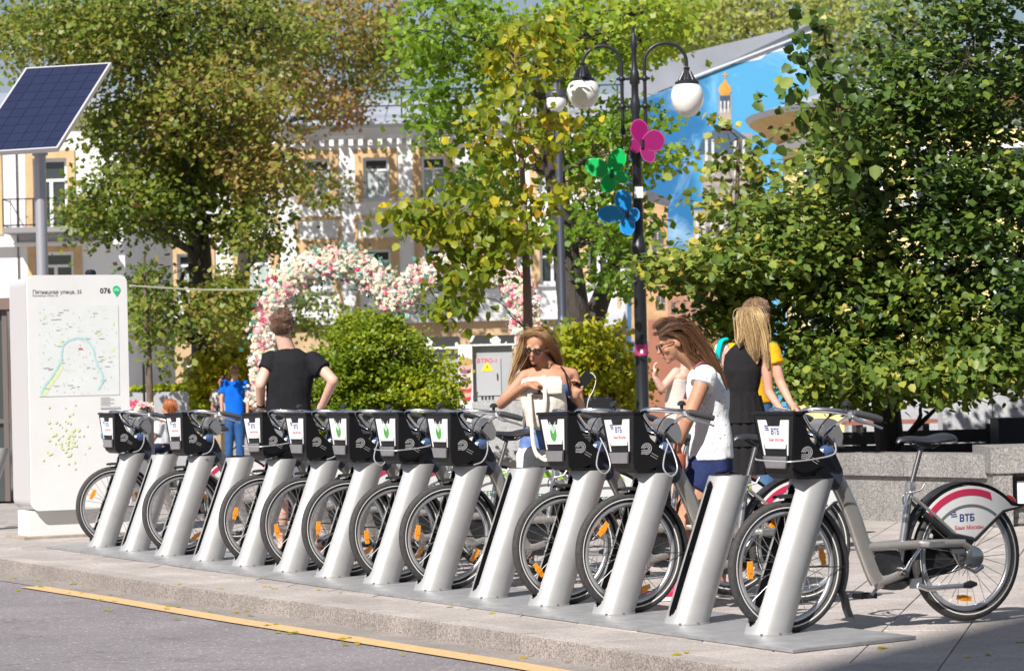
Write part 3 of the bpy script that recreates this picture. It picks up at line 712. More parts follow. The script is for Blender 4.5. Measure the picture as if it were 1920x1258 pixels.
def lock_cable(v):
    if v == 0: pts = [(.20, -.12, .93), (.15, -.16, .85), (.13, -.19, .79), (.17, -.20, .75), (.22, -.18, .79), (.22, -.14, .88), (.20, -.10, .96)]
    elif v == 1: pts = [(.24, -.10, .97), (.20, -.17, .90), (.10, -.165, .875), (-.04, -.165, .865), (-.075, -.10, .865), (-.08, .10, .87), (-.06, .165, .875)]
    else: pts = [(.25, -.08, .95), (.22, -.14, .86), (.18, -.15, .80), (.12, -.15, .78)]
    return MB().tube(bez(pts, 6), .0042, 6)
for v in range(3): bp('lock%d' % v, lock_cable(v), mat('grey_cable', (.42, .42, .43), .35, .3))

def make_bike(root, kind, angF, angR, lock, number=None):
    def P(name, key=None, par=None, m=None): return link(name, BP[key or name], par or root)
    wf = make_wheel(root, 0, 0, angF); wr = make_wheel(root, WB, 1, angR)
    fr = P('frame'); P('head_tube', par=fr); P('head_cowl', par=fr); P('seat_stay', par=fr); P('seat_tube', par=fr)
    if number: MB().text(number, .036, (.50, -.030, .395), X, Z, .0003, bold=.001).build('number_print', M_txt_white, fr)
    P('seat_clamp'); P('seat_post'); P('saddle'); P('fork')
    ff = P('front_fender'); P('fender_stay', par=ff)
    rf = P('rear_fender'); P('guard_bracket', par=rf)
    for s_ in (1, -1):
        sk = P('skirt_guard', 'skirt%d' % s_); P('guard_arc', 'guard_arc%d' % s_, par=sk)
        P('colour_band', ('band_red' if kind == 'A' else 'band_green') + str(s_), par=sk)
    if kind == 'A': P('guard_word', par=sk); P('guard_line', par=sk)
    else: P('guard_word', 'guard_word_green', par=sk)
    P('tail_light'); P('chain_case'); P('crank')
    pa = P('pedal', 'pedal_a'); P('reflector', 'pedal_reflector', par=pa); P('pedal', 'pedal_b')
    ks = P('kickstand'); P('rubber_foot', 'kickstand_foot', par=ks); P('gear_hub')
    for q in range(4): P('cable', 'cable%d' % q)
    hb = P('handlebar'); P('grip', 'grip_a', par=hb); P('grip', 'grip_b', par=hb); P('brake_lever', 'brake_a', par=hb); P('brake_lever', 'brake_b', par=hb); P('bell', par=hb)
    P('stem'); P('display_cowl'); fl = P('front_light'); P('lens', 'front_light_lens', par=fl)
    bk = P('basket'); P('side_emblem', par=bk); P('front_plate', par=bk); P('plate_foot', par=bk)
    if kind == 'A': P('logo_word', par=bk); P('logo_line', par=bk)
    else: P('logo_leaf', par=bk); P('logo_chevrons', par=bk)
    P('lock_cable', 'lock%d' % lock)
BIKES = [(0, 'A', (150, 20), (200,), 2, 'leftmost grey rental bicycle with crimson band, docked in front of the map sign', None),
 (2, 'A', (40, 300), (120, 250), 2, 'second rental bicycle from the left, docked left of the boy in blue', None),
 (4, 'A', (165, 330), (210,), 1, 'rental bicycle with a cable across its basket, docked left of the man in black', None),
 (5, 'A', (190, 290), (150,), 2, 'rental bicycle with white bank plate docked directly in front of the man in black', None),
 (6, 'B', (178, 310), (150, 230), 0, 'leftmost grey rental bicycle with a green leaf plate, in front of the round bush', None),
 (7, 'B', (186, 320), (140,), 1, 'second green leaf rental bicycle from the left, a cable across its basket', None),
 (8, 'B', (170, 325), (210, 90), 2, 'third green leaf rental bicycle from the left, left of the woman with the bag', None),
 (10, 'B', (215, 60), (120,), 0, 'green leaf rental bicycle docked right in front of the woman with the white bag', None),
 (11, 'A', (140, 290), (150,), 0, 'grey rental bicycle with a bell and looped cable, beside the woman in navy shorts', '868'),
 (13, 'A', (181, 12), (263,), 1, 'nearest rental bicycle at the right end of the row, wholly visible, crimson rear band', None)]
for (dk, kind, aF, aR, lk, lab, num) in BIKES:
    b = thing('rental_bicycle', lab, 'bicycle', ru(DOCK_R[dk], .085, .012), BIKE_ROT + R(rng.uniform(-1.3, 1.3) if dk != 13 else 0), 'docked rental bicycles'); b.rotation_euler.x = R(rng.uniform(-1.2, 1.2) if dk != 13 else 0)
    make_bike(b, kind, aF, aR, lk, num)
# ------------------------------------------------------------------ foliage
NR = np.random.RandomState(11)
LEAF_T = np.array([(0, 0, 0), (.42, .22, .08), (.36, .68, .02), (0, 1.05, -.10), (-.36, .68, .02), (-.42, .22, .08)])
def leaf_mesh(name, C, T, n_per, spread, size, m, droop=.5, tj=.12, up=.55, simple=False):
    """C: Kx3 clump centres, T: K tints. Leaves scattered round each clump; 'droop' points tips down."""
    K = len(C); cnt = NR.poisson(n_per, K) if np.isscalar(n_per) else NR.poisson(n_per)
    idx = np.repeat(np.arange(K), cnt); n = len(idx)
    d = NR.normal(size=(n, 3)); sp = np.asarray(spread) if np.ndim(spread) else np.array([spread, spread, spread * .55])
    pos = C[idx] + d * sp * (.6 + .8 * NR.rand(K))[idx][:, None]
    s = size * (.65 + .6 * NR.rand(n))
    nrm = NR.normal(size=(n, 3)) * .62; nrm[:, 2] += up; nrm[:, 1] -= .35; nrm /= np.linalg.norm(nrm, axis=1)[:, None]
    tip = NR.normal(size=(n, 3)); tip[:, 2] -= droop * 1.6
    tip -= nrm * (tip * nrm).sum(1)[:, None]; tip /= np.linalg.norm(tip, axis=1)[:, None]
    sd = np.cross(tip, nrm)
    Tm = LEAF_T[[0, 2, 3, 4]] * np.array([1.25, 1, 1]) if simple else LEAF_T
    k = len(Tm); v = pos[:, None, :] + s[:, None, None] * (Tm[None, :, 0, None] * sd[:, None, :] + Tm[None, :, 1, None] * tip[:, None, :] + Tm[None, :, 2, None] * nrm[:, None, :])
    v = v.reshape(-1, 3)
    base = (np.arange(n) * k)[:, None]
    if simple: f = (base + np.array([[0, 1, 2, 3]])).reshape(-1); nf = n; per = 1
    else: f = (base + np.array([[0, 1, 2, 3, 0, 3, 4, 5]])).reshape(-1); nf = 2 * n; per = 2
    me = bpy.data.meshes.new(name); me.vertices.add(len(v)); me.vertices.foreach_set('co', v.ravel())
    me.loops.add(len(f)); me.loops.foreach_set('vertex_index', f.astype(np.int32))
    me.polygons.add(nf); me.polygons.foreach_set('loop_start', (np.arange(nf) * 4).astype(np.int32))
    try: me.polygons.foreach_set('loop_total', np.full(nf, 4, dtype=np.int32))
    except Exception: pass
    tint = np.clip(T[idx] + NR.normal(size=n) * tj, 0, 1)
    at_ = me.attributes.new('tint', 'FLOAT', 'FACE'); at_.data.foreach_set('value', np.repeat(tint, per).astype(np.float32))
    me.update(calc_edges=True); me.validate(); me.materials.append(m)
    return me, pos
def blobs_to_clumps(blobs, shell=.55):
    """blobs: (px, py, Y, half-width px, half-height px, half-depth m, clumps, tint) -> clump centres"""
    C, T = [], []
    for (px, py, Y, rx, rz, ry, n, tint) in blobs:
        c = at(px, py, Y); s = pxm(Y)
        for _ in range(n):
            d = NR.normal(size=3); d /= np.linalg.norm(d); q = (shell + (1 - shell) * NR.rand()) if NR.rand() < .72 else NR.rand() ** .5
            C.append((c.x + d[0] * rx / s * q, c.y + d[1] * ry * q, c.z + d[2] * rz / s * q)); T.append(tint + NR.normal() * .09)
    return np.array(C), np.array(T)
def wob(a, b, n, amp, rad0, rad1):
    a, b = Vector(a), Vector(b); P = []; Rr = []
    for i in range(n + 1):
        t = i / n; p = a.lerp(b, t)
        if 0 < i < n: p += Vector([NR.normal() * amp for _ in range(3)])
        P.append(p); Rr.append(rad0 + (rad1 - rad0) * t)
    return P, Rr
def tree(name, label, cat, trunk, blobs, leafm, size, n_per, spread, barkm, limbs=10, twig=1.0, group=None, simple=False, droop=.5, tj=.12, leaf_parts=0, lift=.35, up=.55, hubs=None):
    """trunk: list of (px, py, Y, radius m) from the ground up; base of the thing at its foot"""
    tp = [(at(a, b, y), r_) for a, b, y, r_ in trunk]
    foot = Vector((tp[0][0].x, tp[0][0].y, 0)); root = thing(name, label, cat, foot, 0, group)
    pts = [foot + Vector((0, 0, -.1))] + [p for p, _ in tp[1:]] if tp[0][0].z < .3 else [foot] + [p for p, _ in tp]
    rad = [r_ for _, r_ in tp]; rad = [rad[0] * 1.25] + rad[1:] if len(pts) == len(rad) else [rad[0] * 1.25] + rad
    mb = MB().tube([p - foot for p in bez(pts, 5)], [float(np.interp(i / (5.0 * (len(pts) - 1)), np.linspace(0, 1, len(pts)), rad)) for i in range(5 * (len(pts) - 1) + 1)], 12)
    mb.build('trunk', barkm, root, 60)
    C, T = blobs_to_clumps(blobs)
    me, pos = leaf_mesh(name + '_crown', C - np.array(foot), T, n_per, spread, size, leafm, droop, tj, up, simple)
    cr = link('crown', me, root)
    # limbs reach from the trunk into the crown, twigs end at clumps
    br = MB(); k = len(pts); sel = NR.choice(len(C), min(limbs, len(C)), replace=False); ends = []
    for i in sel:
        c = Vector(C[i]); hs = [p for p in pts[1:] if p.z < c.z + .3] or [pts[-1]]
        s = min(hs, key=lambda p: (p - c).length * (1 + .4 * NR.rand())); d = (c - s).length
        mid = s.lerp(c, .5) + Vector((0, 0, d * lift * .3)); P = bez([s - foot, (s.lerp(mid, .6) + Vector((NR.normal() * d * .04, 0, 0))) - foot, mid - foot + Vector([NR.normal() * d * .05 for _ in range(3)]), c - foot], 4)
        r0 = rad[-1] * (.35 + .3 * NR.rand()) * twig
        br.tube(P, [r0 * (1 - .85 * j / (len(P) - 1)) for j in range(len(P))], 6, cap=False); ends += [P[j] for j in range(4, len(P), 3)]
    for i in range(0, len(C), 2):
        c = Vector(C[i]) - foot
        if ends:
            e = min(ends, key=lambda q: (q - c).length)
            if (e - c).length < 3.0 * max(1, twig): 
                P, Q = wob(e, c, 3, (e - c).length * .06, rad[-1] * .12 * twig, rad[-1] * .03 * twig); br.tube(P, Q, 4, cap=False)
    if br.f: tag(br.build('branch', barkm, root), kind='stuff')
    if leaf_parts:
        lm = bpy.data.meshes.new('leaf'); lm.from_pydata([tuple(q) for q in LEAF_T], [], [(0, 1, 2, 3), (0, 3, 4, 5)]); lm.materials.append(leafm)
        a_ = lm.attributes.new('tint', 'FLOAT', 'FACE'); a_.data.foreach_set('value', np.array([.45, .5], dtype=np.float32))
        vis = pos[np.argsort(pos[:, 1])[:leaf_parts * 2]]; vis = vis[NR.choice(len(vis), leaf_parts, replace=False)]
        for p in vis:
            o = link('leaf', lm, root, tuple(p + NR.normal(size=3) * .02)); s = size * (.8 + .5 * NR.rand()); o.scale = (s, s, s)
            o.rotation_euler = (R(-60 + NR.normal() * 30), NR.normal() * .5, NR.rand() * 6.28)
        tag(cr, kind='stuff')
    return root
G_ = lambda *c: c
LM_linden = leafmat('leaf_linden', [(0, (.022, .052, .012)), (.45, (.085, .145, .022)), (.75, (.20, .25, .035)), (1, (.42, .35, .06))], .22)
LM_young = leafmat('leaf_young', [(0, (.06, .10, .012)), (.4, (.13, .19, .015)), (.7, (.32, .34, .02)), (.9, (.55, .44, .025)), (1, (.58, .32, .02))], .42)
LM_old = leafmat('leaf_old', [(0, (.045, .09, .014)), (.35, (.17, .23, .03)), (.58, (.26, .25, .05)), (.8, (.33, .21, .075)), (1, (.36, .19, .08))], .38)
LM_far = leafmat('leaf_far', [(0, (.10, .16, .04)), (.5, (.22, .28, .06)), (1, (.42, .42, .12))], .42)
LM_mid = leafmat('leaf_mid', [(0, (.07, .15, .012)), (.5, (.17, .29, .02)), (1, (.40, .43, .05))], .42)
LM_bush = leafmat('leaf_bush', [(0, (.09, .16, .01)), (.5, (.25, .31, .015)), (1, (.50, .46, .02))], .35)
LM_ybush = leafmat('leaf_ybush', [(0, (.10, .17, .01)), (.5, (.28, .32, .012)), (1, (.52, .44, .015))], .38)
B_dark = mat('bark_dark', (.055, .045, .038), .9, var=.45, vscale=18, bump=.8, bscale=30, stretch=(1, 1, .25), bdist=.03)
B_brown = mat('bark_brown', (.13, .095, .07), .85, var=.4, vscale=30, bump=.6, bscale=60, stretch=(1, 1, .3), bdist=.01)

# the large linden on the right
tree('linden_tree', 'big dense dark green linden at right, its low crown hanging over the granite planter', 'tree',
 [(1672, 850, 27.2, .13), (1660, 700, 27.2, .105), (1650, 560, 27.2, .09), (1640, 380, 27.2, .06), (1630, 200, 27.2, .04)],
 [(1720, 330, 27, 235, 250, 1.5, 215, .36), (1800, 120, 27, 180, 180, 1.5, 130, .28), (1850, 480, 26.5, 170, 210, 1.4, 125, .30),
  (1640, 590, 26.3, 190, 125, 1.1, 115, .48), (1500, 440, 26.3, 125, 85, 1.0, 95, .54), (1400, 500, 26, 130, 58, .8, 85, .60), (1310, 505, 25.8, 90, 28, .6, 26, .68),
  (1580, 695, 25.8, 135, 75, .8, 88, .56), (1740, 700, 25.6, 150, 52, .8, 90, .60), (1880, 660, 25.8, 80, 55, .8, 55, .5),
  (1395, 590, 26.2, 60, 50, .5, 34, .55), (1590, 250, 26.4, 50, 90, .7, 20, .52)],
 LM_linden, .079, 34, np.array([.185, .17, .065]), B_dark, 44, 1.2, leaf_parts=300, tj=.15, up=1.15)
# the sprig with its own stem standing out at the top left of the linden
tree('sapling', 'thin reddish young stem rising left of the linden in front of the blue mural', 'tree',
 [(1650, 850, 27.7, .035), (1622, 600, 27.4, .028), (1606, 400, 26.0, .019), (1600, 320, 25.4, .016), (1568, 200, 25.0, .011), (1545, 60, 25.0, .006)],
 [(1535, 40, 25, 28, 34, .2, 6, .3), (1520, 100, 25, 45, 30, .2, 6, .3), (1570, 150, 25, 40, 45, .2, 8, .35), (1515, 120, 25, 30, 20, .15, 4, .3), (1560, 240, 25, 70, 60, .3, 14, .4), (1470, 175, 25, 40, 14, .15, 5, .45), (1600, 330, 25, 70, 60, .3, 14, .4)],
 LM_linden, .115, 4.5, .09, mat('bark_red', (.12, .065, .05), .8), 12, 2.0, tj=.12)
tree('slender_tree', 'paler leafy young tree before the painted church, between the lamp and the linden', 'tree',
 [(1350, 850, 36, .05), (1365, 600, 36, .045), (1380, 400, 36, .03), (1385, 260, 36, .02)],
 [(1365, 340, 36, 65, 60, .9, 22, .72), (1400, 400, 36, 70, 60, .9, 26, .62), (1335, 390, 36, 45, 40, .6, 9, .7), (1348, 235, 36, 28, 22, .3, 4, .75), (1440, 320, 36, 60, 60, .6, 16, .5), (1385, 610, 34, 45, 45, .5, 12, .72)],
 LM_linden, .115, 8, .13, B_brown, 14, 1.0, tj=.2)
# young yellowing tree in the middle
tree('young_tree', 'young yellowing broad-leaved tree in front of the flower heart', 'tree',
 [(992, 880, 32, .075), (990, 620, 32, .055), (986, 480, 32, .042), (978, 300, 32, .028), (965, 120, 32, .014)],
 [(985, 100, 32, 85, 80, .8, 34, .60), (960, 240, 32, 95, 90, .9, 36, .58), (895, 400, 32, 120, 55, .9, 42, .55), (800, 420, 31.8, 85, 38, .6, 26, .55), (950, 460, 31.8, 85, 50, .7, 26, .48),
  (1040, 370, 32, 40, 35, .5, 7, .7), (870, 510, 31.8, 60, 50, .6, 24, .40), (1050, 225, 31.8, 45, 22, .4, 9, .7), (760, 388, 31.8, 50, 12, .3, 7, .6), (1030, 60, 32, 50, 45, .5, 10, .62), (850, 570, 32, 50, 40, .5, 11, .4)],
 LM_young, .112, 9, .125, mat('bark_young', (.20, .13, .10), .8, var=.3, vscale=40), 30, 1.3, tj=.14, leaf_parts=220, droop=1.1)
# old trees with browning crowns
tree('old_tree', 'huge old tree behind the solar panel, its crown green with brown dried patches', 'tree',
 [(388, 900, 52, .21), (380, 650, 52, .21), (374, 480, 52, .22), (355, 350, 52, .2), (345, 230, 52, .16), (330, 60, 52, .12)],
 [(330, 60, 52, 290, 100, 3.0, 310, .36), (190, 60, 50, 190, 80, 2, 150, .38), (400, 200, 50, 145, 95, 2, 150, .52), (270, 250, 51, 125, 115, 2.0, 155, .36), (400, 300, 52, 110, 90, 2.0, 130, .3), (220, 385, 50, 115, 60, 2, 110, .25), (490, 310, 50, 85, 70, 1.5, 56, .60),
  (380, 400, 51, 130, 60, 2, 80, .2), (500, 430, 50, 60, 50, 1.2, 24, .3), (285, 570, 50, 50, 80, 1.0, 40, .28), (430, 570, 50, 60, 70, 1.2, 60, .42), (40, 60, 52, 80, 80, 2, 44, .42)],
 LM_old, .108, 28, np.array([.21, .21, .16]), B_dark, 50, 1.0, tj=.15, simple=True, droop=1.3, up=.85)
tree('old_tree', 'old tree with rusty brown top boughs, hanging over the facade at upper centre', 'tree',
 [(448, 900, 95, .28), (452, 600, 95, .24), (475, 330, 95, .19), (560, 110, 95, .12)],
 [(640, 50, 94, 140, 70, 3, 130, .66), (560, 150, 94, 60, 95, 2.5, 66, .64), (640, 190, 95, 45, 60, 2.5, 34, .72), (720, 120, 95, 75, 85, 2.5, 60, .48), (520, 20, 94, 60, 40, 2, 20, .6), (600, 350, 96, 50, 45, 2, 24, .45), (560, 570, 96, 60, 45, 2, 24, .25), (620, 600, 96, 50, 40, 2, 18, .3), (450, 120, 95, 90, 110, 2.5, 70, .5)],
 LM_old, .165, 25, .32, B_dark, 24, .8, tj=.13, simple=True, droop=1.0)
tree('forked_tree', 'tall fresh green tree with a forked dark trunk behind the two street lamps', 'tree',
 [(1085, 900, 46, .32), (1078, 620, 46, .27), (1062, 480, 46, .22), (1040, 330, 46, .16), (1010, 150, 46, .1)],
 [(850, 60, 46, 120, 80, 2.5, 80, .42), (1000, 100, 47, 160, 100, 2.5, 110, .5), (1160, 50, 47, 160, 70, 2.5, 120, .68), (830, 220, 46, 60, 80, 1.5, 34, .32), (905, 330, 47, 70, 80, 2, 40, .35), (1130, 300, 47, 90, 110, 2, 70, .45), (1110, 430, 46, 90, 50, 1.6, 40, .3), (1235, 290, 46, 50, 30, 1, 11, .5), (1190, 240, 46, 80, 45, 1, 22, .35), (1150, 520, 46, 80, 30, 1.2, 18, .32)],
 LM_mid, .122, 22, .21, B_dark, 34, 1.0, tj=.16, simple=True, droop=.6)
tree('forked_tree', 'leaning bough tree beside the forked trunk, right of the far lamp post', 'tree',
 [(1090, 900, 47.5, .25), (1105, 640, 47.5, .2), (1150, 500, 47.5, .13), (1180, 420, 47.5, .08)],
 [(1190, 440, 47, 50, 45, 1, 14, .3), (1160, 400, 47, 50, 50, 1, 18, .3)], LM_mid, .15, 12, .2, B_dark, 10, 1.0, simple=True)
for (px, py, Y, rx, rz, n, tn, lab) in [(1420, 40, 95, 200, 75, 170, .75, 'pale sunlit tree top above the roof of the mural building'), (1640, 60, 98, 150, 90, 110, .5, 'greyish green tree top right of the mural roof peak'), (1250, 50, 92, 110, 75, 110, .65, 'hazy green tree top behind the right street lamp')]:
    tree('background_tree', lab, 'tree', [(px, 900, Y, .4), (px, 400, Y, .3), (px, 100, Y, .15)], [(px, py, Y, rx, rz, 3, n, tn)], LM_far, .20, 24, .5, B_brown, 12, .8, simple=True, droop=.6)
tree('slim_tree', 'slim tree with hanging leaves between the map sign and the old tree trunk', 'tree',
 [(283, 850, 44, .06), (280, 700, 44, .05), (275, 600, 44, .04), (270, 480, 44, .02)],
 [(270, 560, 44, 32, 70, .7, 24, .3), (320, 640, 44, 35, 50, .7, 16, .28)], LM_old, .11, 12, .15, B_brown, 8, 1.0, simple=True, droop=1.2)
# shrubs
def shrub(name, label, blobs, lm, size, n_per, spread, base, up=.9, droop=-.9, simple=True, cat='bush', group=None):
    f = at(*base); foot = Vector((f.x, f.y, 0)); root = thing(name, label, cat, foot, 0, group)
    C, T = blobs_to_clumps(blobs, .7)
    me, pos = leaf_mesh(name, C - np.array(foot), T, n_per, spread, size, lm, droop, .16, up, simple)
    link('foliage', me, root)
    mb = MB()
    for i in range(0, len(C), 6):
        P, Q = wob((0, 0, .02), C[i] - np.array(foot), 3, .04, .02, .005); mb.tube(P, Q, 5, cap=False)
    tag(mb.build('stem', B_brown, root), kind='stuff')
    return root
shrub('round_bush', 'big round yellow-green thuja bush behind the bicycles, right of the man in black',
 [(700, 690, 33, 115, 92, .8, 230, .26), (640, 740, 32.7, 90, 78, .6, 130, .20), (780, 755, 32.7, 78, 60, .6, 110, .42), (700, 820, 33, 165, 60, .8, 110, .3), (690, 628, 33, 52, 42, .4, 44, .36), (655, 610, 33, 16, 22, .15, 6, .4), (735, 625, 33, 16, 25, .15, 6, .4)], LM_bush, .050, 62, .075, (700, 900, 33))
shrub('leafy_shrub', 'sprawling light green shrub between the round bush and the dessert poster', [(838, 715, 34.5, 28, 55, .4, 26, .4), (805, 690, 34.5, 35, 40, .4, 18, .3)], LM_ybush, .065, 13, .1, (840, 890, 34.5), .5, .3)
shrub('yellow_bush', 'bright yellow-green bush left of the boy in blue, below the old tree', [(400, 725, 51.4, 58, 65, .5, 90, .72), (440, 685, 51.6, 45, 38, .5, 50, .85), (375, 780, 51.2, 35, 50, .5, 45, .5), (475, 730, 51.7, 28, 70, .5, 40, .55)], LM_ybush, .10, 24, .13, (410, 890, 51.5), .5, .3)
shrub('yellow_bush', 'bright yellow-green bush in a grey planter behind the woman with the white bag', [(1120, 690, 35, 78, 62, .7, 130, .6), (1070, 650, 35, 40, 40, .5, 34, .4), (1160, 740, 34.7, 45, 45, .5, 50, .65), (1120, 620, 35, 40, 20, .4, 12, .6)], LM_ybush, .08, 20, .1, (1120, 890, 35), .5, .3)
shrub('low_hedge', 'dark green undergrowth at the foot of the old trees behind the flower heart', [(460, 620, 57, 60, 60, 1, 50, .25), (410, 590, 57, 60, 60, 1, 50, .4)], LM_old, .14, 14, .22, (450, 890, 57), .5, .6)
# ------------------------------------------------------------------ buildings
M_wallw = mat('stucco_white', (.74, .735, .73), .85, col2=(.66, .655, .66), vscale=.8, bump=.15, bscale=20)
M_tan = mat('stucco_tan', (.56, .38, .20), .85, var=.2, vscale=2, bump=.15, bscale=20)
M_base = mat('stucco_ochre', (.50, .36, .21), .85, var=.2, vscale=1, bump=.15, bscale=20)
M_wframe = mat('window_white', (.74, .74, .75), .45)
M_glass = mat('window_glass', (.035, .045, .05), .06, coat=.5)
M_curt = mat('curtain', (.42, .47, .46), .9, var=.3, vscale=9, stretch=(6, 1, .4))
M_roof = mat('roof_metal', (.46, .49, .56), .4, .3, var=.12, vscale=.7)
M_black = mat('black_metal', (.022, .023, .026), .38, .5)
M_stone = mat('ledge_stone', (.55, .55, .57), .8, var=.15, vscale=2)
def rect_wall(root, x0, x1, z0, z1, y, holes, m, name='wall', th=.4):
    """wall with real window openings; holes = [(x0,x1,z0,z1)]"""
    xs = sorted({x0, x1, *[h[0] for h in holes], *[h[1] for h in holes]}); zs = sorted({z0, z1, *[h[2] for h in holes], *[h[3] for h in holes]})
    mb = MB()
    for a, b in zip(xs, xs[1:]):
        for c, d in zip(zs, zs[1:]):
            mx, mz = (a + b) / 2, (c + d) / 2
            if any(h[0] < mx < h[1] and h[2] < mz < h[3] for h in holes): continue
            mb.add([(a, y, c), (b, y, c), (b, y, d), (a, y, d)], [(0, 1, 2, 3)])
    for h in holes:
        mb.add([(h[0], y, h[2]), (h[1], y, h[2]), (h[1], y, h[3]), (h[0], y, h[3]), (h[0], y + th, h[2]), (h[1], y + th, h[2]), (h[1], y + th, h[3]), (h[0], y + th, h[3])], [(0, 1, 5, 4), (1, 2, 6, 5), (2, 3, 7, 6), (3, 0, 4, 7)])
    return mb.build(name, m, root)
def window(root, x0, x1, z0, z1, y, tan=True, curtain=True, mull=True, fr=.28, sill=True):
    w = MB(); t = .09; yy = y + .16
    w.b2(x0, x0 + t, yy, yy + .09, z0, z1).b2(x1 - t, x1, yy, yy + .09, z0, z1).b2(x0 + t, x1 - t, yy, yy + .09, z1 - t, z1).b2(x0 + t, x1 - t, yy, yy + .09, z0, z0 + t)
    zt = z0 + (z1 - z0) * .70
    if mull:
        w.b2(x0 + t, x1 - t, yy + .002, yy + .085, zt - .04, zt + .04); xm = (x0 + x1) / 2; w.b2(xm - .05, xm + .05, yy + .004, yy + .083, z0 + t, zt - .04)
    o = w.build('window', M_wframe, root)
    MB().add([(x0 + t, yy + .05, z0 + t), (x1 - t, yy + .05, z0 + t), (x1 - t, yy + .05, z1 - t), (x0 + t, yy + .05, z1 - t)], [(0, 1, 2, 3)]).build('pane', M_glass, o)
    if curtain:
        cb = MB(); n = 14
        for s_ in (0, 1):
            a = x0 + t if s_ == 0 else (x0 + x1) / 2 + .02; b = a + (x1 - x0) / 2 - t - .04
            for i in range(n):
                xa, xb = a + (b - a) * i / n, a + (b - a) * (i + 1) / n; ya, yb = yy + .045 - .012 * (i % 2), yy + .045 - .012 * ((i + 1) % 2)
                cb.add([(xa, ya, z0 + t), (xb, yb, z0 + t), (xb, yb, zt - .06), (xa, ya, zt - .06)], [(0, 1, 2, 3)])
        cb.build('curtain', M_curt, o)
    if tan:
        f = MB(); y0 = y - .06
        f.b2(x0 - fr, x0 - .003, y0, y - .002, z0 - fr * .4, z1 + fr).b2(x1 + .003, x1 + fr, y0, y - .002, z0 - fr * .4, z1 + fr).b2(x0 - .003, x1 + .003, y0 + .002, y - .003, z1 + .003, z1 + fr - .002)
        f.build('window_surround', M_tan, root)
    if sill: MB().b2(x0 - .08, x1 + .08, y - .14, y + .1, z0 - .1, z0 - .003).build('sill', M_stone, root)
def frame_panel(mb, x0, x1, z0, z1, y, w=.11):
    mb.b2(x0, x1, y - .05, y - .002, z1 - w, z1).b2(x0, x1, y - .05, y - .002, z0, z0 + w).b2(x0, x0 + w, y - .049, y - .003, z0 + w, z1 - w).b2(x1 - w, x1, y - .049, y - .003, z0 + w, z1 - w)
# long three-storey white house with tan window surrounds
YB = 100.0; s = pxm(YB)
def bx(px): return (px - CX) / s - .0
def bz(px, py): return at(px, py, YB).z
def bX(px, py): return at(px, py, YB).x
hb = thing('apartment_house', 'long white three-storey house with tan window surrounds and blue-grey metal roof, behind the trees', 'building', (0, YB, 0))
x0, x1 = bX(150, 400), bX(1215, 400); zc = bz(700, 262); zl = bz(700, 592)
cols = [(215, 270), (330, 385), (450, 505), (572, 620), (683, 731), (792, 838), (905, 950), (1010, 1056), (1100, 1140)]
holes = []; rows = [(296, 372), (468, 540)]
for a, b in cols:
    for t_, b_ in rows: holes.append((bX(a, 400), bX(b, 400), bz(700, b_), bz(700, t_)))
rect_wall(hb, x0, x1, zl, zc, 0, holes, M_wallw)
for h in holes: window(hb, *h, 0, curtain=rng.random() < .8, fr=.30)
pm = MB()
for a, b in cols:
    frame_panel(pm, bX(a - 19, 400), bX(b + 19, 400), bz(700, 452), bz(700, 404), 0)
    pm.b2(bX(a - 19, 400), bX(a - 12, 400), -.045, -.002, bz(700, 590), bz(700, 548)); pm.b2(bX(b + 12, 400), bX(b + 19, 400), -.045, -.002, bz(700, 590), bz(700, 548))
tag(pm.build('facade_panel', M_tan, hb), kind='stuff')
mb = MB().b2(x0 - .3, x1 + .3, -.55, 0, zc + .35, zc + .55).b2(x0 - .2, x1 + .2, -.35, 0, zc + .12, zc + .35).b2(x0 - .1, x1 + .1, -.18, 0, zc, zc + .12)
mb.build('cornice', mat('cornice_white', (.72, .72, .73), .8), hb)
de = MB(); x = x0
while x < x1: de.b2(x, x + .16, -.32, -.002, zc - .22, zc - .003); x += .34
tag(de.build('dentil', MATS['cornice_white'], hb), kind='stuff')
mb = MB(); zr = zc + .56; zt = bz(700, 165)
mb.add([(x0 - .4, -.7, zr), (x1 + .4, -.7, zr), (x1 + .4, 4.2, zt), (x0 - .4, 4.2, zt), (x0 - .4, 9, zr), (x1 + .4, 9, zr), (x0 - .4, -.7, zr - .08), (x1 + .4, -.7, zr - .08)], [(0, 1, 2, 3), (3, 2, 5, 4), (6, 7, 1, 0)])
x = x0
while x < x1: mb.tube([(x, -.68, zr + .02), (x, 4.18, zt + .02)], .025, 4); x += .9
mb.build('roof', M_roof, hb)
mb = MB(); zq = zr + .15
for q in (1.15, .6): mb.tube([(x0, -.1, zr + q), (x1, -.1, zr + q)], .025, 5)
x = x0
while x < x1: mb.tube([(x, -.1, zr), (x, -.1, zr + 1.15)], .028, 5); x += 1.9
mb.build('roof_railing', M_black, hb)
mb = MB(); dx = bX(590, 190); mb.b2(dx - .9, dx + .9, -.2, 2.6, zr + .3, zr + 1.25).prism([(-1.15, 0), (1.15, 0), (0, .8)], (dx, -.4, zr + 1.25), X, Z, (0, 3, 0))
mb.build('dormer', M_roof, hb)
MB().b2(x0 - .1, x1 + .1, -.3, 0, zl - .28, zl - .003).build('ledge', M_stone, hb)
gh = [(bX(a, 700), bX(b, 700), bz(700, 715), bz(700, 662)) for a, b in ((248, 290), (345, 385), (610, 645), (700, 740), (800, 840))] + [(bX(1136, 650), bX(1166, 650), 0.02, bz(1100, 622))]
rect_wall(hb, x0, x1, -.05, zl - .28, -.05, gh, M_base, 'ground_floor_wall')
for h in gh[:-1]: window(hb, *h, -.05, tan=False, curtain=False)
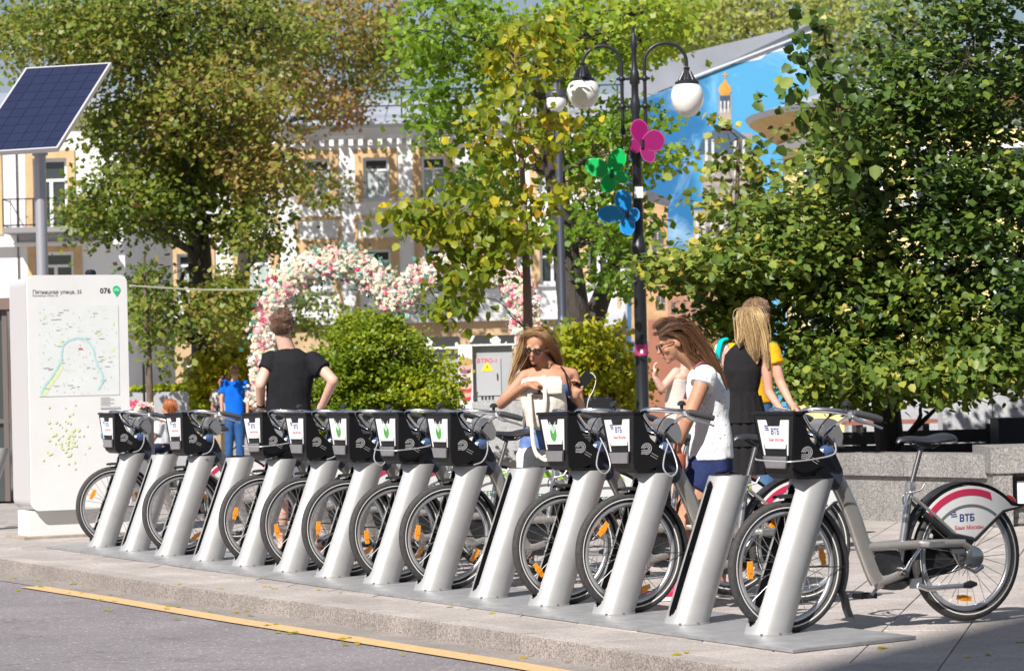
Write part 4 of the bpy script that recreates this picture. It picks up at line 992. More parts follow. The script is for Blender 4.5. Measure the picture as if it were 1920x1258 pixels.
d = gh[-1]; MB().b2(d[0], d[1], .12, .2, d[2], d[3]).build('door', mat('door_slate', (.13, .14, .17), .6), hb)
ca = MB(); cx0, cx1, cz = bX(1085, 600), bX(1172, 600), bz(1120, 612)
ca.add([(cx0, -.1, cz + .6), (cx1, -.1, cz + .6), (cx1 - .2, -1.6, cz), (cx0 + .0, -1.6, cz), (cx0, -.1, cz + .52), (cx1, -.1, cz + .52), (cx1 - .2, -1.6, cz - .06), (cx0, -1.6, cz - .06)], [(0, 1, 2, 3), (7, 6, 5, 4), (3, 2, 6, 7), (0, 3, 7, 4), (1, 5, 6, 2)])
ca.build('canopy', M_roof, hb)
MB().tube([(bX(1172, 300), -.25, bz(1172, 300)), (bX(1174, 500), -.25, bz(1172, 590)), (bX(1175, 600), -.3, .4)], .09, 8).build('downpipe', mat('pipe_grey', (.36, .38, .42), .5, .3), hb)
# nearer bright white wing at the left, with balcony
YL = 84.0; lX = lambda px, py=400: at(px, py, YL).x; lZ = lambda py, px=80: at(px, py, YL).z
hl = thing('white_house', 'sunlit white house with a black-railed balcony behind the solar panel at far left', 'building', (0, YL, 0))
lh = [(lX(64), lX(127), lZ(432), lZ(298)), (lX(66), lX(136), lZ(560), lZ(473)), (lX(-60), lX(-10), lZ(432), lZ(298))]
rect_wall(hl, lX(-140), lX(232), -.05, lZ(215), 0, lh, M_wallw)
MB().add([(lX(232), 0, -.05), (lX(232), 12, -.05), (lX(232), 12, lZ(215)), (lX(232), 0, lZ(215))], [(0, 1, 2, 3)]).build('side_wall', M_wallw, hl)
for h in lh: window(hl, *h, 0, curtain=False, fr=.24, sill=False)
mb = MB().b2(lX(18), lX(190), -1.3, -.002, lZ(440), lZ(430)); mb.build('balcony_slab', mat('slab_grey', (.24, .23, .24), .8), hl)
mb = MB(); zb, zt_ = lZ(430), lZ(378)
for q in (zt_, zb + .06): mb.tube([(lX(18) + .03, -.01, q), (lX(18) + .03, -1.27, q), (lX(190) - .03, -1.27, q), (lX(190) - .03, -.01, q)], .022, 5)
for i in range(13): 
    xx = lX(18) + .03 + (lX(190) - lX(18) - .06) * i / 12
    mb.tube([(xx, -1.27, zb), (xx, -1.27, zt_)], .012 if i % 4 else .022, 5)
mb.build('balcony_railing', M_black, hl)
MB().b2(lX(-140) - .2, lX(232) + .3, -.5, 0.3, lZ(215) + .002, lZ(205)).build('cornice', MATS['cornice_white'], hl)
mb = MB().add([(lX(-140), -.6, lZ(204)), (lX(232) + .4, -.6, lZ(204)), (lX(232) + .4, 5, lZ(140)), (lX(-140), 5, lZ(140))], [(0, 1, 2, 3)]); mb.build('roof', M_roof, hl)
MB().tube([(lX(33), -.06, lZ(215)), (lX(33), -.06, lZ(600))], .02, 5).build('cable', M_black, hl)
MB().b2(lX(-140), lX(232), -.3, -.002, lZ(462), lZ(455)).build('ledge', MATS['cornice_white'], hl)

# building with the painted gable
YM = 78.0
def mX(px, py): return at(px, py, YM).x
def mZ(px, py): return at(px, py, YM).z
hm = thing('mural_building', 'building with a big painted mural of blue sky and a church on its gable wall', 'building', (0, YM, 0))
poly = [(mX(1196, 800), -.05), (mX(1516, 800), -.05), (mX(1516, 66), mZ(1516, 66)), (mX(1294, 152), mZ(1294, 152)), (mX(1180, 195), mZ(1180, 195)), (mX(1185, 640), mZ(1185, 640))]
def sky_paint():
    m = bpy.data.materials.new('mural_sky'); m.use_nodes = True; n, l = m.node_tree.nodes, m.node_tree.links; b = n['Principled BSDF']; b.inputs['Roughness'].default_value = .7
    t = n.new('ShaderNodeTexCoord'); sx = n.new('ShaderNodeSeparateXYZ'); l.new(t.outputs['Object'], sx.inputs[0])
    nz = n.new('ShaderNodeTexNoise'); nz.inputs['Scale'].default_value = .8; nz.inputs['Detail'].default_value = 8; l.new(t.outputs['Object'], nz.inputs['Vector'])
    ad = n.new('ShaderNodeMath'); ad.operation = 'MULTIPLY_ADD'; l.new(nz.outputs['Fac'], ad.inputs[0]); ad.inputs[1].default_value = 2.2; l.new(sx.outputs[0], ad.inputs[2])
    mr = n.new('ShaderNodeMapRange'); mr.inputs['From Min'].default_value = mX(1240, 300) + 1.1; mr.inputs['From Max'].default_value = mX(1400, 300) + 1.1; l.new(ad.outputs[0], mr.inputs['Value'])
    rp = n.new('ShaderNodeValToRGB'); e = rp.color_ramp.elements; e[0].position = .35; e[0].color = (.006, .12, .30, 1); e[1].position = .62; e[1].color = (.06, .29, .52, 1)
    l.new(mr.outputs[0], rp.inputs[0])
    n2 = n.new('ShaderNodeTexNoise'); n2.inputs['Scale'].default_value = .55; n2.inputs['Detail'].default_value = 9; n2.inputs['Roughness'].default_value = .65; n2.inputs['Distortion'].default_value = .6
    l.new(t.outputs['Object'], n2.inputs['Vector']); r2 = n.new('ShaderNodeValToRGB'); r2.color_ramp.elements[0].position = .50; r2.color_ramp.elements[1].position = .80; l.new(n2.outputs['Fac'], r2.inputs[0])
    mx = n.new('ShaderNodeMix'); mx.data_type = 'RGBA'; l.new(r2.outputs[0], mx.inputs['Factor']); l.new(rp.outputs[0], mx.inputs['A']); mx.inputs['B'].default_value = (.36, .55, .70, 1)
    l.new(mx.outputs['Result'], b.inputs['Base Color']); return m
MB().prism([(p[0], p[1]) for p in poly], (0, 0, 0), X, Z, (0, 3, 0)).build('gable_wall', sky_paint(), hm)
def flat(px_poly, d, mb=None):
    mb = mb or MB(); P = [(mX(a, b), mZ(a, b)) for a, b in px_poly]
    ar = sum(P[i][0] * P[(i + 1) % len(P)][1] - P[(i + 1) % len(P)][0] * P[i][1] for i in range(len(P)))
    if ar < 0: P = P[::-1]
    return mb.add([(p[0], -d, p[1]) for p in P], [tuple(range(len(P)))])
def cone(pts): return pts
mc = lambda n_, c, **k: mat('paint_' + n_, c, .75, var=k.get('var', .35), vscale=k.get('vs', 2.2))
# painted clouds, church, old houses (flat print a few millimetres off the wall)
cl = MB()
flat([(1378, 120), (1425, 112), (1440, 100), (1470, 95), (1492, 108), (1505, 112), (1490, 98), (1460, 84), (1430, 92), (1400, 108)], .006, cl)
cl.build('painted_cloud', mc('cloud', (.72, .75, .80), var=.08), hm)
ch = MB(); flat([(1350, 205), (1369, 205), (1369, 180), (1350, 180)], .012, ch); flat([(1345, 240), (1374, 240), (1405, 262), (1412, 290), (1306, 290), (1316, 262)], .010, ch)
ch.build('painted_dome', mc('slate', (.05, .09, .15)), hm)
w = MB(); flat([(1300, 620), (1300, 395), (1318, 395), (1318, 250), (1410, 250), (1410, 395), (1432, 395), (1432, 620)], .006, w); flat([(1347, 246), (1347, 182), (1372, 182), (1372, 246)], .010, w)
w.build('painted_church_wall', mc('church', (.33, .29, .27), vs=3.5), hm)
w = MB()
for a in (1304, 1316, 1332, 1350, 1370, 1392, 1412): flat([(a, 400), (a + 6, 400), (a + 6, 520), (a, 520)], .014, w)
for a in (1322, 1334, 1376, 1392): flat([(a, 262), (a + 5, 262), (a + 5, 330), (a, 330)], .014, w)
for a in (1350, 1357, 1364): flat([(a, 190), (a + 3, 190), (a + 3, 212), (a, 212)], .014, w)
tag(w.build('painted_column', mc('column', (.56, .54, .52), vs=4), hm), kind='stuff')
w = MB()
for a in (1324, 1342, 1360, 1382, 1402): flat([(a, 425), (a + 7, 425), (a + 7, 500), (a, 500)], .012, w)
flat([(1296, 385), (1436, 385), (1436, 391), (1296, 391)], .016, w); flat([(1312, 335), (1414, 335), (1414, 340), (1312, 340)], .016, w); flat([(1342, 246), (1378, 246), (1378, 250), (1342, 250)], .016, w)
tag(w.build('painted_shadow', mc('dark', (.10, .09, .10)), hm), kind='stuff')
go = MB(); flat([(1352, 180), (1347, 172), (1348, 164), (1354, 157), (1359, 146), (1364, 157), (1370, 164), (1371, 172), (1366, 180)], .016, go); flat([(1358, 148), (1360.5, 148), (1360.5, 136), (1358, 136)], .016, go); flat([(1354, 142), (1365, 142), (1365, 140), (1354, 140)], .017, go)
go.build('painted_cupola', mc('gold', (.62, .30, .05)), hm)
w = MB(); flat([(1184, 640), (1184, 362), (1214, 360), (1252, 380), (1252, 640)], .008, w); flat([(1252, 520), (1252, 640), (1290, 640), (1290, 555), (1270, 500)], .007, w)
w.build('painted_house', mc('house', (.50, .30, .15), vs=3), hm)
w = MB(); flat([(1204, 374), (1214, 356), (1258, 374), (1252, 388)], .012, w); flat([(1218, 404), (1250, 418), (1250, 424), (1218, 411)], .012, w); flat([(1252, 484), (1262, 478), (1282, 500), (1272, 500)], .012, w)
flat([(1222, 428), (1244, 436), (1244, 486), (1222, 484)], .012, w); flat([(1230, 555), (1247, 555), (1247, 582), (1230, 582)], .012, w)
tag(w.build('painted_window', mc('winddark', (.08, .08, .10)), hm), kind='stuff')
w = MB(); flat([(1232, 430), (1234, 430), (1234, 486), (1232, 486)], .016, w); flat([(1222, 455), (1244, 458), (1244, 460), (1222, 457)], .016, w); flat([(1238, 555), (1239, 555), (1239, 582), (1238, 582)], .016, w); flat([(1230, 568), (1247, 568), (1247, 569.5), (1230, 569.5)], .016, w)
w.build('painted_glazing_bar', mc('bar', (.5, .45, .38)), hm)
w = MB(); flat([(1215, 800), (1215, 600), (1440, 598), (1440, 800)], .010, w)
w.build('painted_street', mc('street', (.30, .12, .075), var=.15, vs=1.2), hm)
w = MB(); flat([(1252, 598), (1252, 560), (1300, 540), (1440, 548), (1440, 598)], .012, w); w.build('painted_row_house', mc('brick', (.36, .19, .12), vs=6), hm)
w = MB()
for k_ in range(9): flat([(1258 + k_ * 20, 566), (1266 + k_ * 20, 566), (1266 + k_ * 20, 590), (1258 + k_ * 20, 590)], .014, w)
w.build('painted_pane', mc('rowwin', (.14, .10, .09)), hm)
# overhanging metal roof edge
rp_ = MB(); a0, a1, a2 = (mX(1170, 196), mZ(1170, 196)), (mX(1294, 150), mZ(1294, 150)), (mX(1522, 62), mZ(1522, 62))
b0, b1, b2_ = (mX(1170, 140), mZ(1170, 140)), (mX(1225, 116), mZ(1225, 116)), (mX(1522, 46), mZ(1522, 46))
rp_.add([(a0[0], -.02, a0[1]), (a1[0], -.02, a1[1]), (a2[0], -.02, a2[1]), (a0[0], -.2, a0[1] + .0), (b2_[0], -.22, b2_[1]), (b1[0], -.22, b1[1]), (b0[0], -.22, b0[1])], [(0, 1, 5, 6), (1, 2, 4, 5)])
rp_.add([(b0[0], -.22, b0[1]), (b1[0], -.22, b1[1]), (b2_[0], -.22, b2_[1]), (b2_[0], 3, b2_[1] + .3), (b0[0], 3, b0[1] + .3)], [(0, 1, 2, 3, 4)])
rp_.build('roof_overhang', mat('soffit_metal', (.40, .43, .49), .5, .2, var=.12, vscale=.8), hm)
mb = MB(); mb.tube([(a1[0], -.06, a1[1] + .02), (a2[0], -.06, a2[1] + .02)], .035, 6); mb.build('verge_trim', mat('trim_grey', (.55, .57, .6), .5), hm)

# round yellow corner building behind the linden
YY = 62.0; c0 = at(1500, 400, YY); Rr = 5.6; cxr = c0.x + Rr
hy = thing('yellow_building', 'yellow round-cornered building with a wide eave, mostly hidden behind the linden', 'building', (cxr, YY + Rr * .6, 0))
M_yel = mat('stucco_yellow', (.74, .60, .27), .85, var=.1, vscale=1.2, bump=.1, bscale=20)
zt_ = at(1500, 235, YY).z
n = 40
def cyl(r0, r1, z0, z1, mb, a0=150, a1=330):
    for i in range(n):
        p, q = R(a0 + (a1 - a0) * i / n), R(a0 + (a1 - a0) * (i + 1) / n)
        mb.add([(r0 * math.cos(p), r0 * math.sin(p), z0), (r0 * math.cos(q), r0 * math.sin(q), z0), (r1 * math.cos(q), r1 * math.sin(q), z1), (r1 * math.cos(p), r1 * math.sin(p), z1)], [(0, 1, 2, 3)])
    return mb
mb = MB(); cyl(Rr, Rr, -.05, zt_, mb); mb.b2(0, 9, -Rr, -Rr + .3, -.05, zt_); mb.build('wall', M_yel, hy)
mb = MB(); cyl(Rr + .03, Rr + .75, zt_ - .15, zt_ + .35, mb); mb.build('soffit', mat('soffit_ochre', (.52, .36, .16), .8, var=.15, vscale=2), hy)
mb = MB(); cyl(Rr + .75, Rr + .85, zt_ + .35, zt_ + .47, mb); cyl(Rr + .85, 1.5, zt_ + .47, zt_ + 1.9, mb); mb.build('roof', M_roof, hy)
mb = MB(); cyl(Rr + .02, Rr + .14, zt_ - .35, zt_ - .17, mb); mb.build('string_course', MATS['cornice_white'], hy); cyl(Rr + .02, Rr + .12, zt_ - 1.9, zt_ - 1.75, MB()).build('string_course', MATS['cornice_white'], hy)
for k_, a in enumerate((205, 222, 239, 256, 273)):
    ca_, sa = math.cos(R(a)), math.sin(R(a)); M = Matrix.Rotation(R(a) + math.pi / 2, 3, 'Z')
    for zz in (zt_ - 1.5, zt_ - 3.9):
        o = MB().box((ca_ * (Rr + .02), sa * (Rr + .02), zz + .1), (.95, .08, 1.5), M).build('window', M_wframe, hy)
        MB().box((ca_ * (Rr + .05), sa * (Rr + .05), zz + .1), (.72, .06, 1.26), M).build('pane', M_glass, o)

# dark stall cut by the left edge
sx_, sz_ = at(19, 700, 34), at(19, 562, 34)
st = thing('kiosk', 'dark glass kiosk with a brown roof cut off by the left edge of the photo', 'kiosk', (sx_.x, 34, 0))
MB().b2(-3, -.04, 0, 2.4, 0.02, sz_.z - .12).build('wall', mat('kiosk_glass', (.05, .06, .06), .15, coat=.4), st)
MB().b2(-3.1, .04, -.12, 2.5, sz_.z - .118, sz_.z + .02).build('roof', mat('kiosk_roof', (.16, .11, .09), .6), st)
fr_ = MB()
for a in (-.05, -.62, -1.2): fr_.b2(a - .03, a + .03, -.05, -.003, .02, sz_.z - .12)
fr_.b2(-3, 0, -.045, -.004, .95, 1.0); fr_.build('frame', mat('kiosk_frame', (.12, .10, .09), .5), st)

# house behind the photographer: it throws the shade at the lower right
bk = thing('shading_building', 'tall plain house standing behind the camera, seen only by its shade at lower right', 'building', (0, 0, 0))
dS = Vector((SUN_AZ.x, SUN_AZ.y, 0)).normalized(); e0 = Vector((1.12, 12.5, 0)) + dS * 32
MB().b2(e0.x, e0.x + 40, e0.y - 12, e0.y, -.1, 42).build('wall', mat('stucco_pale', (.5, .47, .43), .9), bk)
# ------------------------------------------------------------------ street furniture
M_iron = mat('lamp_iron', (.030, .032, .038), .38, .4, bump=.05, bscale=80)
M_globe = mat('opal_glass', (.84, .82, .78), .25, coat=.4)
YLP = 33.0
lp = at(1206, 800, YLP)
lamp = thing('street_lamp', 'black double-armed street lamp with two white opal globes, carrying coloured butterflies', 'street lamp', (lp.x, YLP, 0))
def L(px, py): q = at(px, py, YLP); return Vector((q.x - lp.x, 0, q.z))
def zz(py): return L(1200, py).z
prof = [(.10, 0), (.10, .5), (.075, .55), (.072, zz(475)), (.088, zz(472)), (.088, zz(462)), (.074, zz(458)), (.06, zz(440)), (.058, zz(300)), (.078, zz(296)), (.085, zz(282)), (.085, zz(272)), (.066, zz(264)), (.05, zz(250)), (.045, zz(215)), (.06, zz(205)), (.055, zz(190)), (.042, zz(182)), (.042, zz(160)), (.062, zz(156)), (.05, zz(136)), (.032, zz(128)), (.03, zz(92)), (.05, zz(86)), (.032, zz(78)), (.035, zz(70)), (.018, zz(64)), (.015, zz(56)), (.022, zz(53)), (0, zz(48))]
MB().lathe(prof, n=20).build('post', M_iron, lamp, 50)
for s_, cx_, gx, gy0, gy1 in ((-1, 1130, 1093, 152, 205), (1, 1246, 1288, 158, 220)):
    m0 = L(1187, 150); ax = L(1168 if s_ < 0 else 1211, 240); yb = L(cx_, 112)
    base = Vector((ax.x, 0, L(1187, 246).z)); up = Vector((ax.x, 0, L(1187, 120).z)); rr = abs(L(gx, 150).x - ax.x) / 2
    cen = Vector((ax.x + s_ * rr, 0, up.z)); P = [base, base.lerp(up, .5), up]
    for i in range(1, 17):
        a = math.pi * i / 16; P.append(cen + Vector((-s_ * rr * math.cos(a), 0, rr * .95 * math.sin(a))))
    gxp = L(gx, 150).x; P.append(Vector((gxp, 0, L(gx, 120 if s_ < 0 else 125).z)))
    arm = MB().tube(P, .021, 10); arm.ell(base, (.035, .035, .05), 10, 6)
    for py in (148, 200):
        arm.tube([(0, 0, L(1190, py).z), (ax.x + s_ * .05, 0, L(1190, py).z)], .018, 8); arm.ell((ax.x, 0, L(1190, py).z), .04, 10, 6); arm.ell((ax.x + s_ * .05, 0, L(1190, py).z), .018, 8, 6)
    arm.build('arm', M_iron, lamp, 60)
    zt, z0, z1 = L(gx, 118 if s_ < 0 else 126).z, L(gx, gy0).z, L(gx, gy1).z
    hood = MB().lathe([(.022, zt), (.04, zt - .01), (.03, zt - .04), (.045, zt - .06), (.085, z0 + .045), (.14, z0 + .025), (.14, z0 + .0), (.10, z0)], (gxp, 0, 0), n=24)
    for i in range(14):
        a = 2 * math.pi * i / 14; hood.tube([(gxp + .045 * math.cos(a), .045 * math.sin(a), zt - .055), (gxp + .10 * math.cos(a), .10 * math.sin(a), z0 + .04)], .008, 4)
    o = hood.build('lamp_hood', M_iron, lamp, 40)
    H = z0 - z1; gp = [(.13, z0 - .005), (.165, z0 - H * .10), (.19, z0 - H * .28), (.192, z0 - H * .42), (.178, z0 - H * .6), (.145, z0 - H * .78), (.095, z0 - H * .93), (.04, z1 + .004), (0, z1)]
    MB().lathe(gp, (gxp, 0, 0), n=32).build('globe', M_globe, lamp, 80)
def band(z, h, m, nm, face=True): return MB().lathe([(.082, z), (.082, z + h)], n=20).build(nm, m, lamp, 60)
q = L(1201, 662); o = MB().lathe([(.0775, 0), (.0775, .13)], (0, 0, q.z - .03), n=24).build('pink_sticker', mat('sticker_pink', (.40, .03, .12), .5), lamp, 60); MB().box((0, -.079, q.z + .02), (.03, .003, .05)).build('sticker_mark', M_txt_white, lamp)
q = L(1202, 362); MB().box((.01, -.075, q.z), (.1, .035, .13)).build('tag_box', M_white, lamp)
# butterflies hung on the lamp
def wing(mb, ang, ln, wd, c, tilt, th=.02):
    pts = []
    for i in range(20):
        t = 2 * math.pi * i / 20; y_ = ln / 2 * (1 - math.cos(t)); x_ = wd / 2 * math.sin(t) * (.72 + .28 * min(1, y_ / ln * 1.6)) * 1.12
        pts.append((x_, y_))
    ux = Vector((math.cos(ang - math.pi / 2), 0, math.sin(ang - math.pi / 2))); uy = Vector((math.cos(ang), tilt, math.sin(ang))).normalized()
    return pts, ux, uy
def butterfly(px, py, wings, colr, lab, nm, side):
    c = L(px, py); p = Vector((lp.x + c.x, YLP - .14, c.z)); t = thing('butterfly_ornament', lab, 'butterfly', p, 0, 'coloured butterflies on the lamp post')
    m = mat('acrylic_' + nm, colr, .35); med = mat('acrylic_edge_' + nm, tuple(min(1, c_ * 1.5 + .06) for c_ in colr), .4)
    for ang, ln, wd, ti in wings:
        pts, ux, uy = wing(None, R(ang), ln, wd, p, ti); nn = ux.cross(uy)
        w = MB().prism(pts, -nn * .008, ux, uy, nn * .016).build('wing', m, t)
        P = [ux * a * 1.02 + uy * b * 1.01 for a, b in pts + pts[:1]]
        MB().tube(P, .008, 6, cap=False).build('wing_edge', med, w)
    MB().tube([(0, -.02, -.05), (0, -.02, .05)], .02, 8).build('body', M_iron, t)
    MB().tube([(0, 0, 0), (side * .1, .06, 0), (-c.x, .10, 0)], .008, 6).build('bracket', M_iron, t)
butterfly(1203, 272, [(100, .28, .18, 0), (12, .26, .22, -.2), (-62, .24, .13, -.1), (192, .14, .15, .2)], (.21, .0, .09), 'magenta butterfly ornament on the lamp post, topmost of the three', 'magenta', 1)
butterfly(1146, 328, [(68, .30, .18, 0), (155, .32, .18, .1), (-110, .22, .16, 0), (-22, .20, .12, -.1)], (.0, .40, .08), 'green butterfly ornament left of the lamp post, the middle one', 'green', 1)
butterfly(1175, 403, [(105, .28, .17, 0), (178, .34, .17, .1), (-90, .24, .15, 0), (-10, .14, .14, -.1)], (.008, .22, .56), 'blue butterfly ornament on the lamp post, lowest of the three', 'blue', 1)
# older lamp post behind, four shades
YL2 = 41.0; l2 = at(1060, 800, YL2)
lamp2 = thing('street_lamp', 'dark farther street lamp with square shades on a short cross bar, behind the yellowing tree', 'street lamp', (l2.x, YL2, 0))
def L2(px, py): q = at(px, py, YL2); return Vector((q.x - l2.x, 0, q.z))
z2 = lambda py: L2(1055, py).z
MB().lathe([(.14, 0), (.14, z2(612)), (.08, z2(600)), (.058, z2(590)), (.052, z2(250)), (.045, z2(240)), (.05, z2(150)), (.09, z2(146)), (.09, z2(140)), (.03, z2(120)), (0, z2(100))], n=16).build('post', mat('lamp_blue_iron', (.06, .065, .09), .45, .3), lamp2, 50)
for k_, (px, py, dy) in enumerate(((985, 205, 0), (1042, 190, -.35))):
    q = L2(px, py)
    MB().tube([(0, 0, z2(152)), (q.x, dy, z2(152)), (q.x, dy, q.z + .22)], .022, 6).box((q.x * .5, dy * .5, z2(150)), (abs(q.x) + .05, .05, .07)).build('arm', MATS['lamp_blue_iron'], lamp2)
    MB().lathe([(.03, .24), (.06, .18), (.15, .06), (.15, .02)], (q.x, dy, q.z), n=16).build('lamp_hood', MATS['lamp_blue_iron'], lamp2, 40)
    MB().lathe([(.13, .03), (.145, -.04), (.13, -.12), (.06, -.19), (0, -.205)], (q.x, dy, q.z), n=18).build('globe', M_globe, lamp2, 80)
# solar panel on its pole
YS = 27.0; sp_ = at(88, 900, YS)
sol = thing('solar_panel', 'tilted dark blue solar panel on a grey pole behind the white map sign', 'solar panel', (sp_.x, YS, 0))
def S_(px, py, Y=YS): q = at(px, py, Y); return Vector((q.x - sp_.x, Y - YS, q.z))
pt = at(82, 282, YS).z
MB().lathe([(.055, 0), (.055, pt + .1)], n=20).build('pole', mat('pole_grey', (.42, .42, .46), .4, .5), sol, 60)
A_, B_, C_, D_ = S_(-70, 289, YS - .45), S_(108, 278, YS - .45), S_(209, 118, YS + .55), S_(48, 124, YS + .55)
ux = (B_ - A_); ux.normalize(); nrm = (B_ - A_).cross(D_ - A_).normalized(); wid = (C_ - D_).length
A2 = B_ - ux * wid; uy = (C_ - B_); hgt = uy.length; uy.normalize()
def pnl(u0, u1, v0, v1, t0, t1, mb): 
    P = [A2 + ux * a + uy * b + nrm * c for c in (t0, t1) for a, b in ((u0, v0), (u1, v0), (u1, v1), (u0, v1))]
    return mb.add(P, [(3, 2, 1, 0), (4, 5, 6, 7), (0, 1, 5, 4), (1, 2, 6, 5), (2, 3, 7, 6), (3, 0, 4, 7)])
fr_ = MB(); w_ = .02; pnl(0, wid, 0, w_, -.045, .004, fr_); pnl(0, wid, hgt - w_, hgt, -.045, .004, fr_); pnl(0, w_, w_, hgt - w_, -.045, .004, fr_); pnl(wid - w_, wid, w_, hgt - w_, -.045, .004, fr_); pnl(w_, wid - w_, w_, hgt - w_, -.04, -.012, fr_)
fr_.build('panel_frame', mat('frame_alu', (.62, .61, .64), .4, .4), sol)
cell = mat('solar_cell', (.012, .018, .054), .4, objvar=.08)
nu, nv = 6, 10; cme = None
for i in range(nu):
    for j in range(nv):
        u0, u1 = w_ + (wid - 2 * w_) * i / nu, w_ + (wid - 2 * w_) * (i + 1) / nu; v0, v1 = w_ + (hgt - 2 * w_) * j / nv, w_ + (hgt - 2 * w_) * (j + 1) / nv
        if cme is None: cme = pnl(u0 + .0022, u1 - .0022, v0 + .0022, v1 - .0022, -.012, -.002, MB()).mesh('cell', cell); o0 = (u0, v0)
        link('cell', cme, sol, ux * (u0 - o0[0]) + uy * (v0 - o0[1]))
g_ = MB(); pnl(w_, wid - w_, w_, hgt - w_, -.0119, -.0065, g_); g_.build('cell_backing', mat('backing', (.05, .06, .115), .4), sol)
MB().tube([(0, 0, pt - .05), (0, .0, pt + .12)], .075, 12).box((0, 0, pt + .1), (.3, .2, .06)).build('bracket', MATS['pole_grey'], sol)

# white map sign of the bicycle station
YI = 25.7
bl, br = ground(58, 1004), None
Yf = 25.5; pL = at(57, 900, Yf); _k = UD.y / UD.x; _t = (at(244, 900, Yf).x - pL.x) / (1 - at(244, 900, 1.0).x * _k); pR = pL + UD / UD.x * _t; ux = Vector((pR.x - pL.x, pR.y - pL.y, 0)); sw = ux.length; ux.normalize(); nf = Vector((ux.y, -ux.x, 0))
sgn = thing('map_sign', 'tall white rounded bicycle station sign with a city map and the number 076', 'sign', (pL.x, pL.y, 0))
ztop = at(150, 514, Yf).z; zbot = at(150, 956, Yf).z; hS = ztop - zbot; th_ = .34
def rrect(w, h, r, n=6):
    out = []
    for cx_, cy_, a0 in ((w - r, h - r, 0), (r, h - r, 90), (r, r, 180), (w - r, r, 270)):
        for i in range(n + 1): a = R(a0 + 90 * i / n); out.append((cx_ + r * math.cos(a), cy_ + r * math.sin(a)))
    return out
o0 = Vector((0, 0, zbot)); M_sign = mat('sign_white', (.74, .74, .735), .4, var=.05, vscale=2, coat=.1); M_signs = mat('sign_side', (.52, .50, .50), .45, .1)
MB().prism(rrect(sw, hS, .07), o0, ux, Z, nf * .03).build('front_panel', M_sign, sgn)
back = Vector((-.17, .0, 0)); 
body = MB().prism(rrect(sw + .02, hS - .03, .08), o0 - nf * .004 + Vector((-.0, 0, .015)) - ux * .01, ux, Z, -nf * .50).build('body', M_signs, sgn)
MB().prism([(.02, -zbot + .02), (sw + .1, -zbot + .02), (sw + .1, -.002), (.02, -.002)], o0 - nf * .05 - ux * .02, ux, Z, -nf * .36).build('plinth', M_sign, sgn)
MB().prism([(-.1, 0), (sw + .2, 0), (sw + .2, .022), (-.1, .022)], nf * .12, ux, Z, -nf * .6).build('footing', mat('footing_concrete', (.34, .29, .24), .9, var=.3, vscale=10), sgn)
MB().lathe([(.05, 0), (.05, .03), (.035, .05), (0, .055)], ux * (sw * .68) - nf * .1 + Vector((0, 0, ztop)), n=14).build('cap', M_black, sgn)
F = o0 + nf * .032
def fp(px, py):
    """pixel on the sign face -> panel coordinates"""
    return ((px - 57 + (py - 900) * -.024 * 0) / 187 * sw + (900 - py) * .024 / 187 * sw * 0 + ((py - 514) / 442 * -.0 ), (956 - py) / 442 * hS)
def sx(px, py): 
    left = 50 + (py - 514) / 442 * 9; right = 243 + (py - 514) / 442 * 2
    return ((px - left) / (right - left) * sw, (956 - py) / 442 * hS)
def pr(P): return F + ux * P[0] + Z * P[1]
tx = MB(); q = pr(sx(60, 549)); tx.text('Пятницкая улица, 25', .047, q, ux, Z, .0004, cx=False, bold=.0003); tx.build('address_text', mat('print_grey', (.16, .16, .17), .6), sgn)
tx = MB(); tx.text('Pyatnitskaya Street, 25', .026, pr(sx(60, 554)), ux, Z, .0004, cx=False); tx.build('address_line', mat('print_pale', (.30, .30, .31), .6), sgn)
MB().text('076', .068, pr(sx(190, 549)), ux, Z, .0004, cx=False, bold=.0015).build('number_text', M_txt_black, sgn)
pin = MB(); c = sx(222, 544); pp = [(c[0] + .036 * math.cos(R(a)), c[1] + .008 + .036 * math.sin(R(a))) for a in range(-30, 215, 15)] + [(c[0], c[1] - .055)]
pin.prism(pp, F, ux, Z, nf * .003); pin.build('green_pin', mat('pin_green', (.0, .50, .17), .5), sgn)
bkp = MB()
for dx in (-.014, .014): bkp.torus(Vector((0, 0, 0)), .009, .0016, n=14, m=4)
bk2 = MB()
for dx in (-.014, .014):
    A1 = [(c[0] + dx + .0105 * math.cos(R(a)), c[1] + .004 + .0105 * math.sin(R(a))) for a in range(0, 361, 30)]; A2_ = [(c[0] + dx + .0075 * math.cos(R(a)), c[1] + .004 + .0075 * math.sin(R(a))) for a in range(0, 361, 30)]
    bk2.band(A1, A2_, F + nf * .003, ux, Z, nf * .001)
for a, b in (((-.014, .004), (-.004, .02)), ((-.004, .02), (.012, .018)), ((.014, .004), (.008, .024)), ((-.004, .02), (.002, .004)), ((.002, .004), (.012, .018))):
    a, b = Vector((c[0] + a[0], c[1] + a[1])), Vector((c[0] + b[0], c[1] + b[1])); d_ = (b - a).normalized(); nn = Vector((-d_.y, d_.x)) * .0012
    bk2.prism([tuple(a - nn), tuple(b - nn), tuple(b + nn), tuple(a + nn)], F + nf * .003, ux, Z, nf * .001)
bk2.build('bicycle_symbol', M_txt_white, sgn)
def sheet(px_poly, d, mb): 
    P = [sx(*p) for p in px_poly]; ar = sum(P[i][0] * P[(i + 1) % len(P)][1] - P[(i + 1) % len(P)][0] * P[i][1] for i in range(len(P)))
    if ar < 0: P = P[::-1]
    return mb.add([F + nf * d + ux * p[0] + Z * p[1] for p in P], [tuple(range(len(P)))])
mb = MB(); sheet([(68, 572), (225, 572), (225, 742), (72, 742)], .0015, mb); mb.build('map_area', mat('map_grey', (.70, .725, .72), .5, var=.04, vscale=6), sgn)
